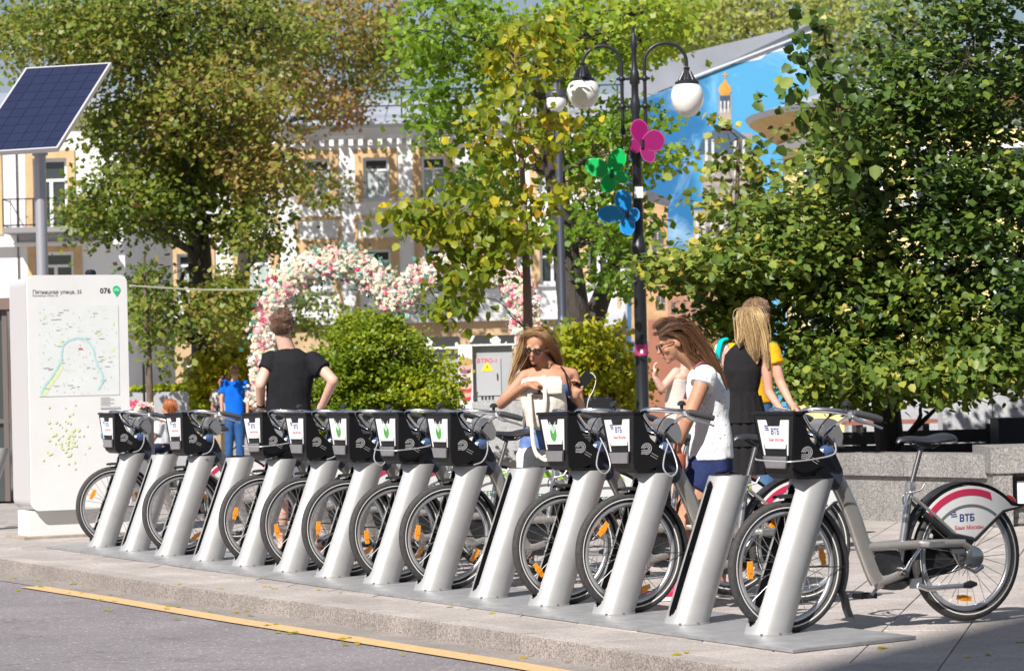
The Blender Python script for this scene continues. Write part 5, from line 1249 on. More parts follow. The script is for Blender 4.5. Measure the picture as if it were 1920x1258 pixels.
rv = [(76, 738), (84, 720), (96, 706), (106, 690), (114, 676), (116, 655), (118, 646), (128, 638), (142, 633), (158, 634), (168, 642), (176, 656), (179, 672), (184, 688), (192, 700), (194, 715), (184, 732)]
mb = MB()
for (a, b) in zip(rv, rv[1:]):
    d_ = Vector((b[0] - a[0], b[1] - a[1])).normalized(); nn = Vector((-d_.y, d_.x)) * 1.9
    sheet([(a[0] - nn.x, a[1] - nn.y), (b[0] - nn.x, b[1] - nn.y), (b[0] + nn.x, b[1] + nn.y), (a[0] + nn.x, a[1] + nn.y)], .0035, mb)
mb.build('map_river', mat('map_teal', (.42, .68, .68), .5), sgn)
def blobp(px, py, r): return [(px + r * (.6 + .5 * rng.random()) * math.cos(a * .9), py + r * (.6 + .5 * rng.random()) * math.sin(a * .9)) for a in range(7)]
mb = MB()
for p in ((84, 592), (99, 588), (113, 640), (127, 632), (193, 625), (197, 672), (213, 668), (216, 605), (199, 579), (212, 658), (186, 627), (106, 696), (96, 716), (84, 734), (112, 680)): sheet(blobp(p[0], p[1], rng.uniform(2.5, 5)), .0025, mb)
sheet([(74, 741), (88, 722), (102, 702), (112, 688), (116, 676), (118, 690), (104, 712), (92, 728), (84, 741)], .0026, mb)
for _ in range(70): sheet(blobp(rng.gauss(122, 17), rng.gauss(815, 24), rng.uniform(1.2, 4.5)), .0025 + rng.random() * .0004, mb)
tag(mb.build('map_park', mat('map_lime', (.68, .74, .44), .5), sgn), kind='stuff')
mb = MB()
for _ in range(150):
    p = (rng.uniform(72, 222), rng.uniform(576, 738)); r_ = rng.uniform(.5, 1.0); sheet([(p[0] - r_, p[1] - r_), (p[0] + r_, p[1] - r_), (p[0] + r_, p[1] + r_), (p[0] - r_, p[1] + r_)], .0042, mb)
tag(mb.build('map_dot', mat('map_dotgreen', (.36, .58, .50), .5), sgn), kind='stuff')
mb = MB()
for _ in range(34):
    p = (rng.uniform(76, 212), rng.uniform(580, 736)); r_ = rng.uniform(2.5, 6); sheet([(p[0] - r_, p[1] - .5), (p[0] + r_, p[1] - .5), (p[0] + r_, p[1] + .5), (p[0] - r_, p[1] + .5)], .0043, mb)
for k_ in range(5): sheet([(188, 746 + k_ * 3.4), (206 + (k_ % 2) * 8, 746 + k_ * 3.4), (206 + (k_ % 2) * 8, 747.2 + k_ * 3.4), (188, 747.2 + k_ * 3.4)], .003, mb)
sheet([(188, 765), (226, 765), (226, 768), (188, 768)], .003, mb)
tag(mb.build('map_lettering', mat('map_greytext', (.42, .42, .42), .5), sgn), kind='stuff')
mb = MB(); sheet([(147, 652), (155, 652), (155, 655), (147, 655)], .0045, mb)
for a in (192, 200, 206): sheet([(a, 836), (a + 3, 836), (a + 3, 840), (a, 840)], .003, mb)
tag(mb.build('map_mark', mat('map_red', (.65, .10, .12), .5), sgn), kind='stuff')
mb = MB(); sheet([(188, 815), (194, 815), (194, 823), (188, 823)], .003, mb); mb.build('map_symbol', mat('map_blue', (.05, .42, .60), .5), sgn)

# granite planters and walls on the right
M_gran = granite('grey_granite', (.13, .125, .12), (.36, .345, .33), (.23, .22, .21), 110, 0.05, .3)
M_granl = granite('light_granite', (.34, .34, .35), (.50, .50, .51), (.43, .43, .44), 110, 0.03, .2)
M_soil = mat('soil', (.05, .035, .025), .95, var=.4, vscale=20, bump=1, bscale=30)
def stone_run(name, lab, p0, p1, h, depth, blk, m, cap=.20, cat='wall', soil=False, lip=.03):
    p0, p1 = Vector((p0[0], p0[1], 0)), Vector((p1[0], p1[1], 0)); d = p1 - p0; Ln = d.length; d.normalize(); nn = Vector((d.y, -d.x, 0))
    t = thing(name, lab, cat, p0); rot = Matrix((( d.x, -nn.x, 0), (d.y, -nn.y, 0), (0, 0, 1)))
    k = max(1, round(Ln / blk)); w = Ln / k
    for i in range(k):
        c = d * (w * (i + .5)) - nn * (depth / 2)
        MB().box(c + Vector((0, 0, (h - cap) / 2)), (w - .008, depth - .02 - rng.uniform(0, .004), h - cap - .004), rot).build('stone_block', m, t)
        if cap: MB().box(c + nn * lip * .5 + Vector((0, 0, h - cap / 2)), (w - .007, depth + lip, cap - .006), rot).build('cap_stone', m, t)
        MB().box(c + nn * .015 + Vector((0, 0, .045)), (w - .006, depth + .03, .09), rot).build('plinth_stone', m, t)
    return t
w0, w1 = ground(1555, 972), ground(1858, 985)
zwall = at(1700, 852, 24.5).z
stone_run('granite_wall', 'speckled grey granite planter wall right of the nearest bicycle saddle', w0, w1, zwall, .45, 1.25, M_gran)
w2 = ground(1180, 950); stone_run('granite_wall', 'grey granite planter wall running behind the woman in navy shorts', ground(1040, 955), w0 + (w0 - w1).normalized() * .01, zwall - .02, .45, 1.3, M_gran)
# corner pier with white inset sign
e1, e2 = ground(1860, 987), ground(2100, 992); zp = at(1900, 835, 24).z
pier = thing('granite_pier', 'taller granite end block with a white inset panel at the right edge', 'pier', (e1.x, e1.y - .12, 0))
MB().b2(0, .16, 0, .9, 0.002, zp - .22).b2(.16, 1.6, .12, .9, 0.002, zp - .22).build('stone_block', M_gran, pier)
MB().b2(-.02, 1.62, -.02, .9, zp - .218, zp).build('cap_stone', M_gran, pier)
MB().b2(.17, 1.2, .10, .118, .02, .06).build('plinth_stone', M_gran, pier)
MB().b2(.18, 1.2, .075, .098, .16, zp - .26).build('sign_frame', M_black, pier)
MB().b2(.21, 1.17, .06, .074, .19, zp - .29).build('white_panel', M_white, pier)
# planter soil and a dark inner fence standing in for the tree's shade
f0 = at(1570, 850, 27.6); 
so = MB().b2(w0.x - 4, 7.5, w0.y + .5, 29.5, .3, zwall - .12).build('planter_bed', M_soil); so['kind'] = 'structure'
fz0, fz1 = at(1600, 812, 28.8).z, at(1600, 850, 28.8).z
fe = thing('shade_edging', 'low board edging whose dark colour stands for the shade under the linden', 'fence', (at(1560, 830, 28.8).x, 28.8, 0))
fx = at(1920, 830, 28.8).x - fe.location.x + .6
for k_ in range(3): MB().b2(0, fx, 0, .04, .30 + k_ * .14, .30 + k_ * .14 + .13).build('board', mat('board_shade', (.045, .04, .038), .7), fe)
for k_ in range(4): MB().b2(.3 + k_ * fx / 4, .36 + k_ * fx / 4, .045, .1, .2, .76).build('post', mat('board_shade', (.045, .04, .038), .7), fe)
# light granite wall, bench and dark box behind
q0, q1 = at(1768, 800, 31), at(2050, 800, 31)
stone_run('granite_wall', 'light grey granite wall under the right end of the linden crown', (q0.x, 31), (q1.x, 31), at(1850, 706, 31).z, .4, .62, M_granl, cap=.0)
b0, b1 = at(1586, 790, 33), at(1762, 786, 33); bn = thing('bench', 'reddish wooden bench behind the linden trunk, in front of pale blocks', 'bench', (b0.x, 33, 0))
wood = mat('bench_wood', (.30, .12, .09), .55, var=.3, vscale=6, stretch=(.3, 4, 4))
zb_ = b0.z; 
for k_ in range(4): MB().b2(0, b1.x - b0.x, k_ * .12, k_ * .12 + .105, zb_ - .045, zb_).build('slat', wood, bn)
for a in (.12, (b1.x - b0.x) - .2): MB().b2(a, a + .08, .02, .44, .0, zb_ - .047).build('leg', M_black, bn)
bq0, bq1 = at(1590, 760, 35), at(1770, 760, 35)
stone_run('granite_wall', 'pale grey low wall behind the reddish bench on the right', (bq0.x, 35), (bq1.x, 35), at(1700, 745, 35).z, .5, .6, mat('pale_block', (.38, .38, .40), .8, var=.15, vscale=6), cap=0)
bb = at(1872, 784, 28); MB().b2(bb.x, bb.x + 1.2, 28, 28.5, .42, bb.z).build('planter_box', mat('box_dark', (.035, .035, .05), .6)); tag(bpy.data.objects['planter_box'], 'dark blue-black box standing on the planter edge at the right edge', 'box')
# electric cabinet, poster column and grey kiosk
YC = 36.0
def Cc(px, py, Y=YC): return at(px, py, Y)
c0, c1 = Cc(889, 800), Cc(964, 800); cb = thing('electric_cabinet', 'light grey electric cabinet with a yellow warning triangle beside the flower heart', 'electric cabinet', (c0.x, YC, 0))
cw = c1.x - c0.x; zt_, zb_ = Cc(920, 645).z, Cc(920, 752).z
M_cab = mat('cabinet_grey', (.40, .41, .43), .5, .1, var=.08, vscale=4)
MB().b2(0, cw, 0, .6, zb_, zt_).build('housing', M_cab, cb)
d0, d1 = Cc(894, 672).z, Cc(894, 742).z; dr = MB().b2(.03, cw * .70, -.014, -.001, d1, d0).build('door', mat('cabinet_door', (.43, .44, .46), .5, .1), cb)
MB().b2(cw * .6, cw * .62, -.03, -.015, Cc(930, 712).z, Cc(930, 700).z).build('handle', M_black, dr)
MB().text('ВТВО-1', .075, Vector((cw * .35, -.0155, Cc(914, 680).z)), X, Z, .0004, bold=.002).build('red_lettering', M_txt_red, dr)
tz = Cc(914, 696).z; MB().prism([(-.075, 0), (.075, 0), (0, .125)], (cw * .36, -.018, tz), X, Z, (0, .003, 0)).build('warning_triangle', mat('warn_yellow', (.80, .60, .02), .5), dr)
MB().prism([(-.006, .03), (.012, .052), (.002, .055), (.008, .085), (-.012, .055), (.0, .052)], (cw * .36, -.0195, tz), X, Z, (0, .001, 0)).build('bolt_mark', M_txt_black, dr)
gr_ = MB()
for k_ in range(4): gr_.b2(.1 + k_ * .045, .125 + k_ * .045, -.002, -.0005, Cc(905, 750).z, Cc(905, 745).z + rng.uniform(0, .03))
gr_.build('graffiti', M_txt_black, cb)
MB().b2(-.02, cw + .3, -.12, .7, 0, zb_ - .002).build('granite_base', granite('base_granite', (.26, .26, .265), (.52, .52, .52), (.38, .38, .39), 120), cb)
pc0, pc1 = Cc(862, 800, 35.9), Cc(888, 800, 35.9); po = thing('poster_column', 'narrow white panel printed with layered desserts in glasses, left of the electric cabinet', 'poster', (pc0.x, 35.9, 0))
pw = pc1.x - pc0.x; MB().b2(0, pw, 0, .05, .1, zt_).build('board', M_white, po)
def dessert(zc, cols_, nm):
    for k_, c_ in enumerate(cols_):
        z0 = zc + k_ * .052; ww = pw * (.36 + .03 * k_)
        pts = [(pw / 2 + ww * math.cos(R(a)), z0 + .03 * math.sin(R(a)) + (.0 if a <= 180 else 0)) for a in range(180, 361, 20)] + [(pw / 2 + ww * math.cos(R(a)), z0 + .05 + .012 * math.sin(R(a))) for a in range(0, 181, 20)]
        MB().prism(pts, (0, -.001 - .0008 * k_, 0), X, Z, (0, -.0005, 0)).build('printed_layer', mat('print_d%s%d' % (nm, k_), c_, .5), po)
dessert(Cc(875, 712).z, [(.22, .10, .14), (.62, .55, .5), (.28, .12, .18), (.60, .35, .32), (.45, .30, .12)], 'a')
dessert(Cc(875, 748).z - .0, [(.55, .03, .06), (.68, .35, .30), (.58, .04, .08), (.66, .42, .32)], 'b')
kz = Cc(800, 650).z; k0, k1 = Cc(764, 800, 36.6), Cc(863, 800, 36.6)
ks = thing('service_kiosk', 'low grey metal kiosk with a speckled black roof lip behind the round bush', 'kiosk', (k0.x, 36.6, 0))
MB().b2(0, k1.x - k0.x, 0, 1.2, 0, kz).build('wall', mat('kiosk_grey', (.33, .34, .37), .55, var=.06, vscale=3), ks)
def speck():
    m = bpy.data.materials.new('pebble_print'); m.use_nodes = True; n_, l = m.node_tree.nodes, m.node_tree.links; b = n_['Principled BSDF']; b.inputs['Roughness'].default_value = .7
    t = n_.new('ShaderNodeTexCoord'); v = n_.new('ShaderNodeTexVoronoi'); v.inputs['Scale'].default_value = 9; l.new(t.outputs['Object'], v.inputs['Vector']); sp = n_.new('ShaderNodeSeparateColor'); l.new(v.outputs['Color'], sp.inputs[0])
    rp = n_.new('ShaderNodeValToRGB'); rp.color_ramp.interpolation = 'CONSTANT'; rp.color_ramp.elements[0].color = (.03, .03, .03, 1); rp.color_ramp.elements[1].position = .68; rp.color_ramp.elements[1].color = (.6, .6, .56, 1); l.new(sp.outputs[0], rp.inputs[0]); l.new(rp.outputs[0], b.inputs['Base Color']); return m
sk_ = speck()
MB().b2(-.06, k1.x - k0.x + .0, -.1, 1.3, kz + .002, kz + .13).build('roof_lip', sk_, ks)
MB().b2(-.08, k1.x - k0.x + .0, -.12, 1.3, kz - .03, kz).build('roof_trim', M_white, ks)
MB().b2(-.03, cw + .03, -.06, .66, zt_ + .002, zt_ + .11).build('roof_lip', sk_, cb); MB().b2(-.04, cw + .04, -.08, .66, zt_ - .022, zt_).build('roof_trim', M_white, cb)
p0_, p1_ = at(1108, 745, 33.5), at(1135, 745, 33.5); 
pb = thing('planter_box', 'dark grey square planter below the yellow-green bush, right of the woman with the bag', 'planter', (p0_.x - .2, 33.5, 0)); MB().b2(0, .45, 0, .6, 0, p0_.z).build('box', mat('planter_grey', (.10, .105, .115), .6), pb); MB().b2(.02, .43, .02, .58, p0_.z - .05, p0_.z + .005).build('soil', M_soil, pb)

# flower heart arch
YH = 42.0
HC = at(748, 890, YH); heart = thing('flower_heart', 'large heart-shaped arch covered with white and pink flowers over the square', 'flower arch', (HC.x, YH, 0))
hp = [(498, 750), (499, 690), (502, 640), (512, 590), (528, 548), (560, 515), (600, 498), (640, 494), (680, 506), (712, 530), (738, 560), (765, 545), (800, 518), (840, 500), (890, 496), (935, 510), (968, 540), (984, 590), (985, 640), (968, 690), (940, 735), (915, 760)]
hpts = bez([at(a, b, YH) - Vector((HC.x, YH, 0)) for a, b in hp], 6)
MB().tube(hpts, .165, 12).build('frame', mat('arch_green', (.09, .20, .10), .9, col2=(.04, .10, .05), vscale=18), heart)
Ch = np.array([tuple(p + Vector((0, .08, 0))) for p in hpts]); tw = []
me, pos = leaf_mesh('arch_leaves', Ch, np.full(len(Ch), .5), 70, np.array([.10, .16, .10]), .075, leafmat('leaf_arch', [(0, (.02, .10, .05)), (.5, (.10, .30, .22)), (1, (.35, .55, .48))], .2), .2, .3, .4, True)
tag(link('arch_leaves', me, heart), kind='stuff')
def flower_mesh(nm, m, k_=5, s=1.0):
    mb = MB()
    for ring, (rr_, lift, kk) in enumerate(((.055, .0, k_), (.035, .018, k_))):
        for i in range(kk):
            a = 2 * math.pi * (i + ring * .5) / kk; b = 2 * math.pi / kk * .42
            mb.add([(0, -lift, 0), (rr_ * .7 * math.cos(a - b), -lift - .012, rr_ * .7 * math.sin(a - b)), (rr_ * math.cos(a), -lift - .006, rr_ * math.sin(a)), (rr_ * .7 * math.cos(a + b), -lift - .012, rr_ * .7 * math.sin(a + b))], [(0, 1, 2, 3)])
    mb.ell((0, -.026, 0), .014, 6, 4)
    me = mb.mesh(nm, m); return me
FM = [flower_mesh('flower', mat('petal_white', (.78, .76, .68), .6)), flower_mesh('flower', mat('petal_cream', (.74, .70, .50), .6)), flower_mesh('flower', mat('petal_pink', (.78, .40, .42), .6)), flower_mesh('flower', mat('petal_rose', (.66, .10, .18), .6)), flower_mesh('flower', mat('petal_blush', (.78, .55, .52), .6))]
nf_ = 0; rest = [MB() for _ in FM]
for t_ in range(6000):
    i = NR.randint(len(hpts)); p = hpts[i] + Vector((NR.normal() * .04, 0, NR.normal() * .04)); a = NR.rand() * math.pi * 2; rr_ = .205
    off = Vector((rr_ * math.cos(a), 0, rr_ * math.sin(a))) * NR.rand() ** .6; off.y = -math.sqrt(max(.03 - off.x ** 2 - off.z ** 2, 0.0)) - .08 - .05 * NR.rand()
    k_ = int(np.searchsorted([.44, .74, .84, .90, 1.0], NR.rand())); s_ = .7 + .6 * NR.rand() if k_ < 2 or k_ == 4 else .9 + .6 * NR.rand()
    s_ *= .78
    if nf_ < 300 and NR.rand() < .5:
        o = link('flower', FM[k_], heart, p + off); o.scale = (s_, s_, s_); o.rotation_euler = (NR.normal() * .4, NR.rand() * 6, NR.normal() * .4); nf_ += 1
    else:
        M = Matrix.Rotation(NR.normal() * .4, 3, 'X') @ Matrix.Rotation(NR.rand() * 6, 3, 'Y') @ Matrix.Rotation(NR.normal() * .4, 3, 'Z')
        rest[k_].add([M @ (v.co * s_) + p + off for v in FM[k_].vertices], [tuple(f.vertices) for f in FM[k_].polygons])
for r_, f_ in zip(rest, FM): tag(r_.build('flower_cluster', f_.materials[0], heart), kind='stuff')
# rope from the sign to the heart
r0, r1 = at(244, 536, 40), at(503, 543, YH)
tag(MB().tube(bez([r0, r0.lerp(r1, .5) + Vector((0, 0, -.03)), r1], 6), .012, 6).build('rope', mat('rope_pale', (.62, .62, .42), .7)), 'pale stretched rope running from behind the map sign to the flower heart', 'rope')

# grey wall, flower tub and red bench on the left
gx0, gx1 = at(225, 760, 45), at(350, 760, 45)
gw = thing('grey_wall', 'low grey wall with a grass strip on top, right of the map sign', 'wall', (gx0.x - 1.5, 45, 0)); MB().b2(0, gx1.x - gx0.x + 1.5, 0, .3, 0, at(300, 735, 45).z).build('wall_slab', mat('wall_grey', (.33, .34, .36), .8, var=.1, vscale=2), gw)
C = np.array([(gx0.x - 1.5 + (gx1.x - gx0.x + 1.5) * i / 30 - gw.location.x, .12, at(300, 735, 45).z + .02) for i in range(31)])
me, _ = leaf_mesh('grass', C, np.full(31, .5), 26, np.array([.07, .08, .015]), .09, LM_bush, -2.0, .2, .1, True); tag(link('grass', me, gw), kind='stuff')
t0 = at(252, 770, 34); tb = thing('flower_tub', 'grey tub with pink flowers beside the right edge of the map sign', 'planter', (t0.x, 34, 0)); MB().b2(-.05, .18, -.15, .35, 0, t0.z).build('tub', mat('tub_grey', (.13, .13, .14), .6), tb)
for k_ in range(26):
    o = link('flower', FM[(2, 4, 3, 1)[k_ % 4]], tb, (NR.uniform(-.06, .2), NR.uniform(-.1, .2), t0.z + NR.uniform(.01, .09))); o.rotation_euler = (NR.normal() * .5, NR.rand() * 6, 0)
g0, g1 = at(258, 790, 37), at(284, 790, 37); gb = thing('grey_bin', 'tall mauve-grey metal bin behind the leftmost bicycles', 'bin', (g0.x, 36.8, 0)); MB().b2(0, g1.x - g0.x + .02, 0, .3, 0, at(270, 778, 37).z).build('body', mat('bin_grey', (.24, .22, .25), .5, .2), gb); MB().b2(-.01, g1.x - g0.x + .03, -.01, .31, at(270, 778, 37).z + .002, at(270, 774, 37).z).build('lid', M_black, gb)
b0, b1 = at(262, 841, 38.1), at(336, 841, 38.1); bn = thing('bench', 'faded red wooden bench behind the leftmost bicycles, with a seated person', 'bench', (b0.x, 38.0, 0))
for k_ in range(4): MB().b2(0, b1.x - b0.x, k_ * .12, k_ * .12 + .105, b0.z - .03, b0.z + .01).build('slat', mat('bench_red', (.36, .12, .14), .6, var=.2, vscale=5), bn)
for a in (.08, (b1.x - b0.x) - .14): MB().b2(a, a + .06, .02, .44, .0, b0.z - .032).build('leg', M_black, bn)
pl = ground(405, 872); tb = thing('stone_block', 'low sandy stone block beside the legs of the boy in blue', 'stone block', (at(372, 850, 40).x, 40, 0)); MB().b2(0, .32, 0, .5, 0, at(380, 812, 40).z).box((.16, .25, at(380, 812, 40).z + .02), (.36, .54, .04)).build('block', mat('sandstone', (.42, .32, .2), .85, var=.3, vscale=6), tb)
# thin poles
for px, y0_, y1_, YP, lab in ((269, 690, 766, 44.5, 'thin dark pole standing left of the old tree trunk, by the grey wall'),): 
    a, b = at(px, y0_ - 10, YP), at(px, y1_, YP); tag(MB().tube([(a.x, YP, 0), (a.x, YP, a.z)], .02, 6).build('pole', M_black), lab, 'pole')
# ------------------------------------------------------------------ people
def skinmat(name, c):
    m = mat(name, c, .5, col2=(c[0] * .88, c[1] * .80, c[2] * .78), vscale=7, bump=.15, bscale=200, spec=.3)
    b_ = m.node_tree.nodes['Principled BSDF']; b_.inputs['Subsurface Weight'].default_value = .12; b_.inputs['Subsurface Radius'].default_value = (1, .35, .2); b_.inputs['Subsurface Scale'].default_value = .012
    return m
SK1 = skinmat('skin_fair', (.60, .34, .25)); SK2 = skinmat('skin_tan', (.50, .265, .165)); SK3 = skinmat('skin_pale', (.66, .42, .33))
def cloth(name, c, var=.15, **k): return mat('cloth_' + name, c, .9, var=var, spec=.12, vscale=7, bump=.5, bscale=26, bdist=.012, **k)
class Body(MB):
    def limb(s, a, b, ra, rb, flat=None):
        a, b = Vector(a), Vector(b); s.tube([a, b], [ra, rb], 14, flat=flat); s.ell(a, ra, 12, 8); s.ell(b, rb, 12, 8); return s
    def chain(s, pts, rad):
        for i in range(len(pts) - 1): s.limb(pts[i], pts[i + 1], rad[i], rad[i + 1])
        return s
    def loft(s, secs, side, fwd, n=22):
        """secs: (centre, half width, half depth)"""
        side, fwd = Vector(side).normalized(), Vector(fwd).normalized(); vs = []
        for c, hw, hd in secs:
            c = Vector(c)
            for j in range(n):
                a = 2 * math.pi * j / n; ca, sa = math.cos(a), math.sin(a); e = .8
                vs.append(c + side * hw * math.copysign(abs(ca) ** e, ca) + fwd * hd * math.copysign(abs(sa) ** e, sa))
        k = len(secs)
        return s.add(vs, [(i * n + j, i * n + (j + 1) % n, (i + 1) * n + (j + 1) % n, (i + 1) * n + j) for i in range(k - 1) for j in range(n)] + [tuple(reversed(range(n))), tuple(range((k - 1) * n, k * n))])
    def remesh(s, name, m, parent, vox=.009, smooth=3, wrinkle=0.0, wfreq=9.0, wdir=None):
        me = bpy.data.meshes.new(name); me.from_pydata(s.v, [], s.f); me.update()
        o = bpy.data.objects.new(name, me); COL.objects.link(o)
        r = o.modifiers.new('r', 'REMESH'); r.mode = 'VOXEL'; r.voxel_size = vox
        q = o.modifiers.new('s', 'SMOOTH'); q.factor = .5; q.iterations = smooth
        dg = bpy.context.evaluated_depsgraph_get(); me2 = bpy.data.meshes.new_from_object(o.evaluated_get(dg))
        bpy.data.objects.remove(o); bpy.data.meshes.remove(me); me2.name = name
        if wrinkle:
            sd = Vector((rng.random() * 50, rng.random() * 50, 0))
            nrm = [v.normal.copy() for v in me2.vertices]
            for v, nn in zip(me2.vertices, nrm):
                p = v.co; w = noise.noise(Vector((p.x * wfreq, p.y * wfreq, p.z * wfreq * .45)) + sd); w2 = noise.noise(Vector((p.x * wfreq * 2.2 + p.z * 9, p.y * wfreq * 2, p.z * wfreq * .8)) + sd)
                v.co = p + nn * wrinkle * (abs(w) * 1.6 - .4 + w2 * .5)
        me2.materials.clear(); me2.materials.append(m); smooth_mesh(me2, 80)
        return link(name, me2, parent)
    def head(s, c, f, up, sc=1.0, neck=None, nr=.052):
        c, f, up = Vector(c), Vector(f).normalized(), Vector(up).normalized(); up = (up - f * up.dot(f)).normalized(); sd = f.cross(up)
        M = Matrix((sd, f, up)).transposed()
        e = lambda x, y, z, r: s.ell(c + (sd * x + f * y + up * z) * sc, tuple(q * sc for q in r), 16, 12, M)
        e(0, -.012, .035, (.075, .094, .083)); e(0, .022, -.02, (.062, .066, .075)); e(0, .038, -.066, (.042, .045, .035)); e(0, .02, -.045, (.054, .055, .045))
        e(0, .092, -.012, (.011, .014, .024)); e(0, .104, -.026, (.014, .014, .011)); e(0, .078, -.055, (.024, .014, .008)); e(0, .077, -.068, (.021, .013, .008)); e(0, .07, -.093, (.020, .018, .016))
        for q in (-1, 1): e(q * .077, -.006, -.012, (.008, .020, .030)); e(q * .038, .062, -.026, (.022, .02, .022)); e(q * .03, .078, .022, (.024, .012, .008))
        if neck is not None: s.limb(c - up * .06 * sc - f * .012 * sc, neck, nr, nr * 1.12)
        return sd, f, up
    def hand(s, w, d, palm_n, sc=1.0, curl=.5, thumb=1):
        """wrist w, direction d, palm normal palm_n (towards what is held)"""
        w, d = Vector(w), Vector(d).normalized(); pn = Vector(palm_n); pn = (pn - d * pn.dot(d)).normalized(); sd = d.cross(pn)
        s.limb(w, w + d * .03 * sc, .026 * sc, .028 * sc)
        for q in (-.027, -.009, .009, .027): s.limb(w + d * .02 * sc + sd * q * .7 * sc, w + d * .082 * sc + sd * q * sc, .014 * sc, .0115 * sc)
        for q, ln in ((-.030, .062), (-.010, .075), (.011, .070), (.030, .055)):
            p = w + d * .085 * sc + sd * q * sc; dd = d; rr_ = .0095 * sc
            for k_, fr in enumerate((.45, .3, .25)):
                a = curl * (.55 + .35 * k_); dd = (dd * math.cos(a) + pn * math.sin(a)).normalized() if k_ or True else dd
                nxt = dd.cross(sd); p2 = p + dd * ln * fr * sc; s.limb(p, p2, rr_, rr_ * .92); p = p2; rr_ *= .92
                pn = (pn - dd * pn.dot(dd)).normalized()
            pn = Vector(palm_n); pn = (pn - d * pn.dot(d)).normalized()
        t0 = w + d * .03 * sc + sd * thumb * .022 * sc; t1 = t0 + (d * .6 + sd * thumb * .75 + pn * .25).normalized() * .038 * sc; t2 = t1 + (d * .9 + sd * thumb * .15 + pn * .4).normalized() * .03 * sc
        s.limb(t0, t1, .015 * sc, .0115 * sc); s.limb(t1, t2, .0115 * sc, .0095 * sc)
        return s
def shoe(root, ank, d, m, sole=None, sc=1.0, sandal=False):
    ank, d = Vector(ank), Vector(d); d.z = 0; d.normalize(); sd = Vector((-d.y, d.x, 0)); g = Vector((ank.x, ank.y, 0))
    b = Body(); M = Matrix((sd, d, Vector((0, 0, 1)))).transposed()
    b.ell(g + d * .0 + Vector((0, 0, .045)), (.036 * sc, .05 * sc, .042), 14, 8, M); b.ell(g + d * .07 * sc + Vector((0, 0, .042)), (.040 * sc, .08 * sc, .034), 14, 8, M); b.ell(g + d * .14 * sc + Vector((0, 0, .034)), (.042 * sc, .058 * sc, .028), 14, 8, M)
    b.limb(g + Vector((0, 0, .05)), g + Vector((0, 0, .085)), .038, .04)
    o = b.remesh('shoe', m, root, .007, 3)
    P = [(sd * x * sc + d * y * sc) for x, y in ((-.038, -.045), (-.034, .05), (-.044, .12), (-.036, .18), (0, .2), (.036, .18), (.044, .12), (.034, .05), (.038, -.045), (.02, -.06), (-.02, -.06))]
    k = len(P); MB().add([g + p + Vector((0, 0, z)) for z in (.004, .028) for p in P], [tuple(range(k)), tuple(reversed(range(k, 2 * k)))] + [(i, i + k, (i + 1) % k + k, (i + 1) % k) for i in range(k)]).build('sole', sole or mat('sole_white', (.72, .72, .7), .6), o)
def barefoot(b, ank, d):
    ank, d = Vector(ank), Vector(d); d.z = 0; d.normalize(); g = Vector((ank.x, ank.y, 0)); sd = Vector((-d.y, d.x, 0))
    b.limb(ank, g + Vector((0, 0, .05)), .036, .034); b.limb(g + Vector((0, 0, .04)) - d * .03, g + d * .14 + Vector((0, 0, .028)), .034, .03, None)
    for q in range(5): b.limb(g + d * .13 + sd * (q - 2) * .017 + Vector((0, 0, .02)), g + d * (.19 - abs(q - 1) * .008) + sd * (q - 2) * .018 + Vector((0, 0, .016)), .011, .009)
def hairmat(name, c, c2): return mat('hair_' + name, c, .42, col2=c2, vscale=60, stretch=(3, 3, .25), spec=.5, bump=.5, bscale=90)
def hair(root, m, guides, n, thick=.0035, base=None, vox=.008, hi=None, nm='hair'):
    """base volume plus combed strands; guides = [(points, radii)]"""
    b = Body()
    for pts, rad in guides: b.chain([Vector(p) for p in pts], [r_ * .62 for r_ in rad])
    if base: 
        for c, r_, M in base: b.ell(c, r_, 16, 12, M)
    h = b.remesh(nm, m, root, vox, 2, .003, 40)
    for mm, cnt in ((m, n), (hi, n // 2)) if hi else ((m, n),):
        st = MB()
        for _ in range(cnt):
            pts, rad = guides[rng.randrange(len(guides))]
            a = rng.random() * 2 * math.pi; off = Vector((math.cos(a), math.sin(a), rng.uniform(-.4, .4))); q = rng.uniform(.35, 1.25) if rng.random() < .94 else rng.uniform(1.2, 1.9); P = []
            wv = rng.uniform(-.4, .4)
            for i, (p, r_) in enumerate(zip(pts, rad)): P.append(Vector(p) + off * r_ * q + Vector([math.sin(i * w_ + a * k_) * .007 * min(1, i / 2) for w_, k_ in ((1.3, 1), (1.1, 2), (1.7, 3))]))
            P = bez(P, 3); st.tube(P, [thick * (1 - .75 * abs(i / len(P) - .35)) for i in range(len(P))], 4, cap=False)
        tag(st.build('strand', mm, h, 60), kind='stuff')
    return h
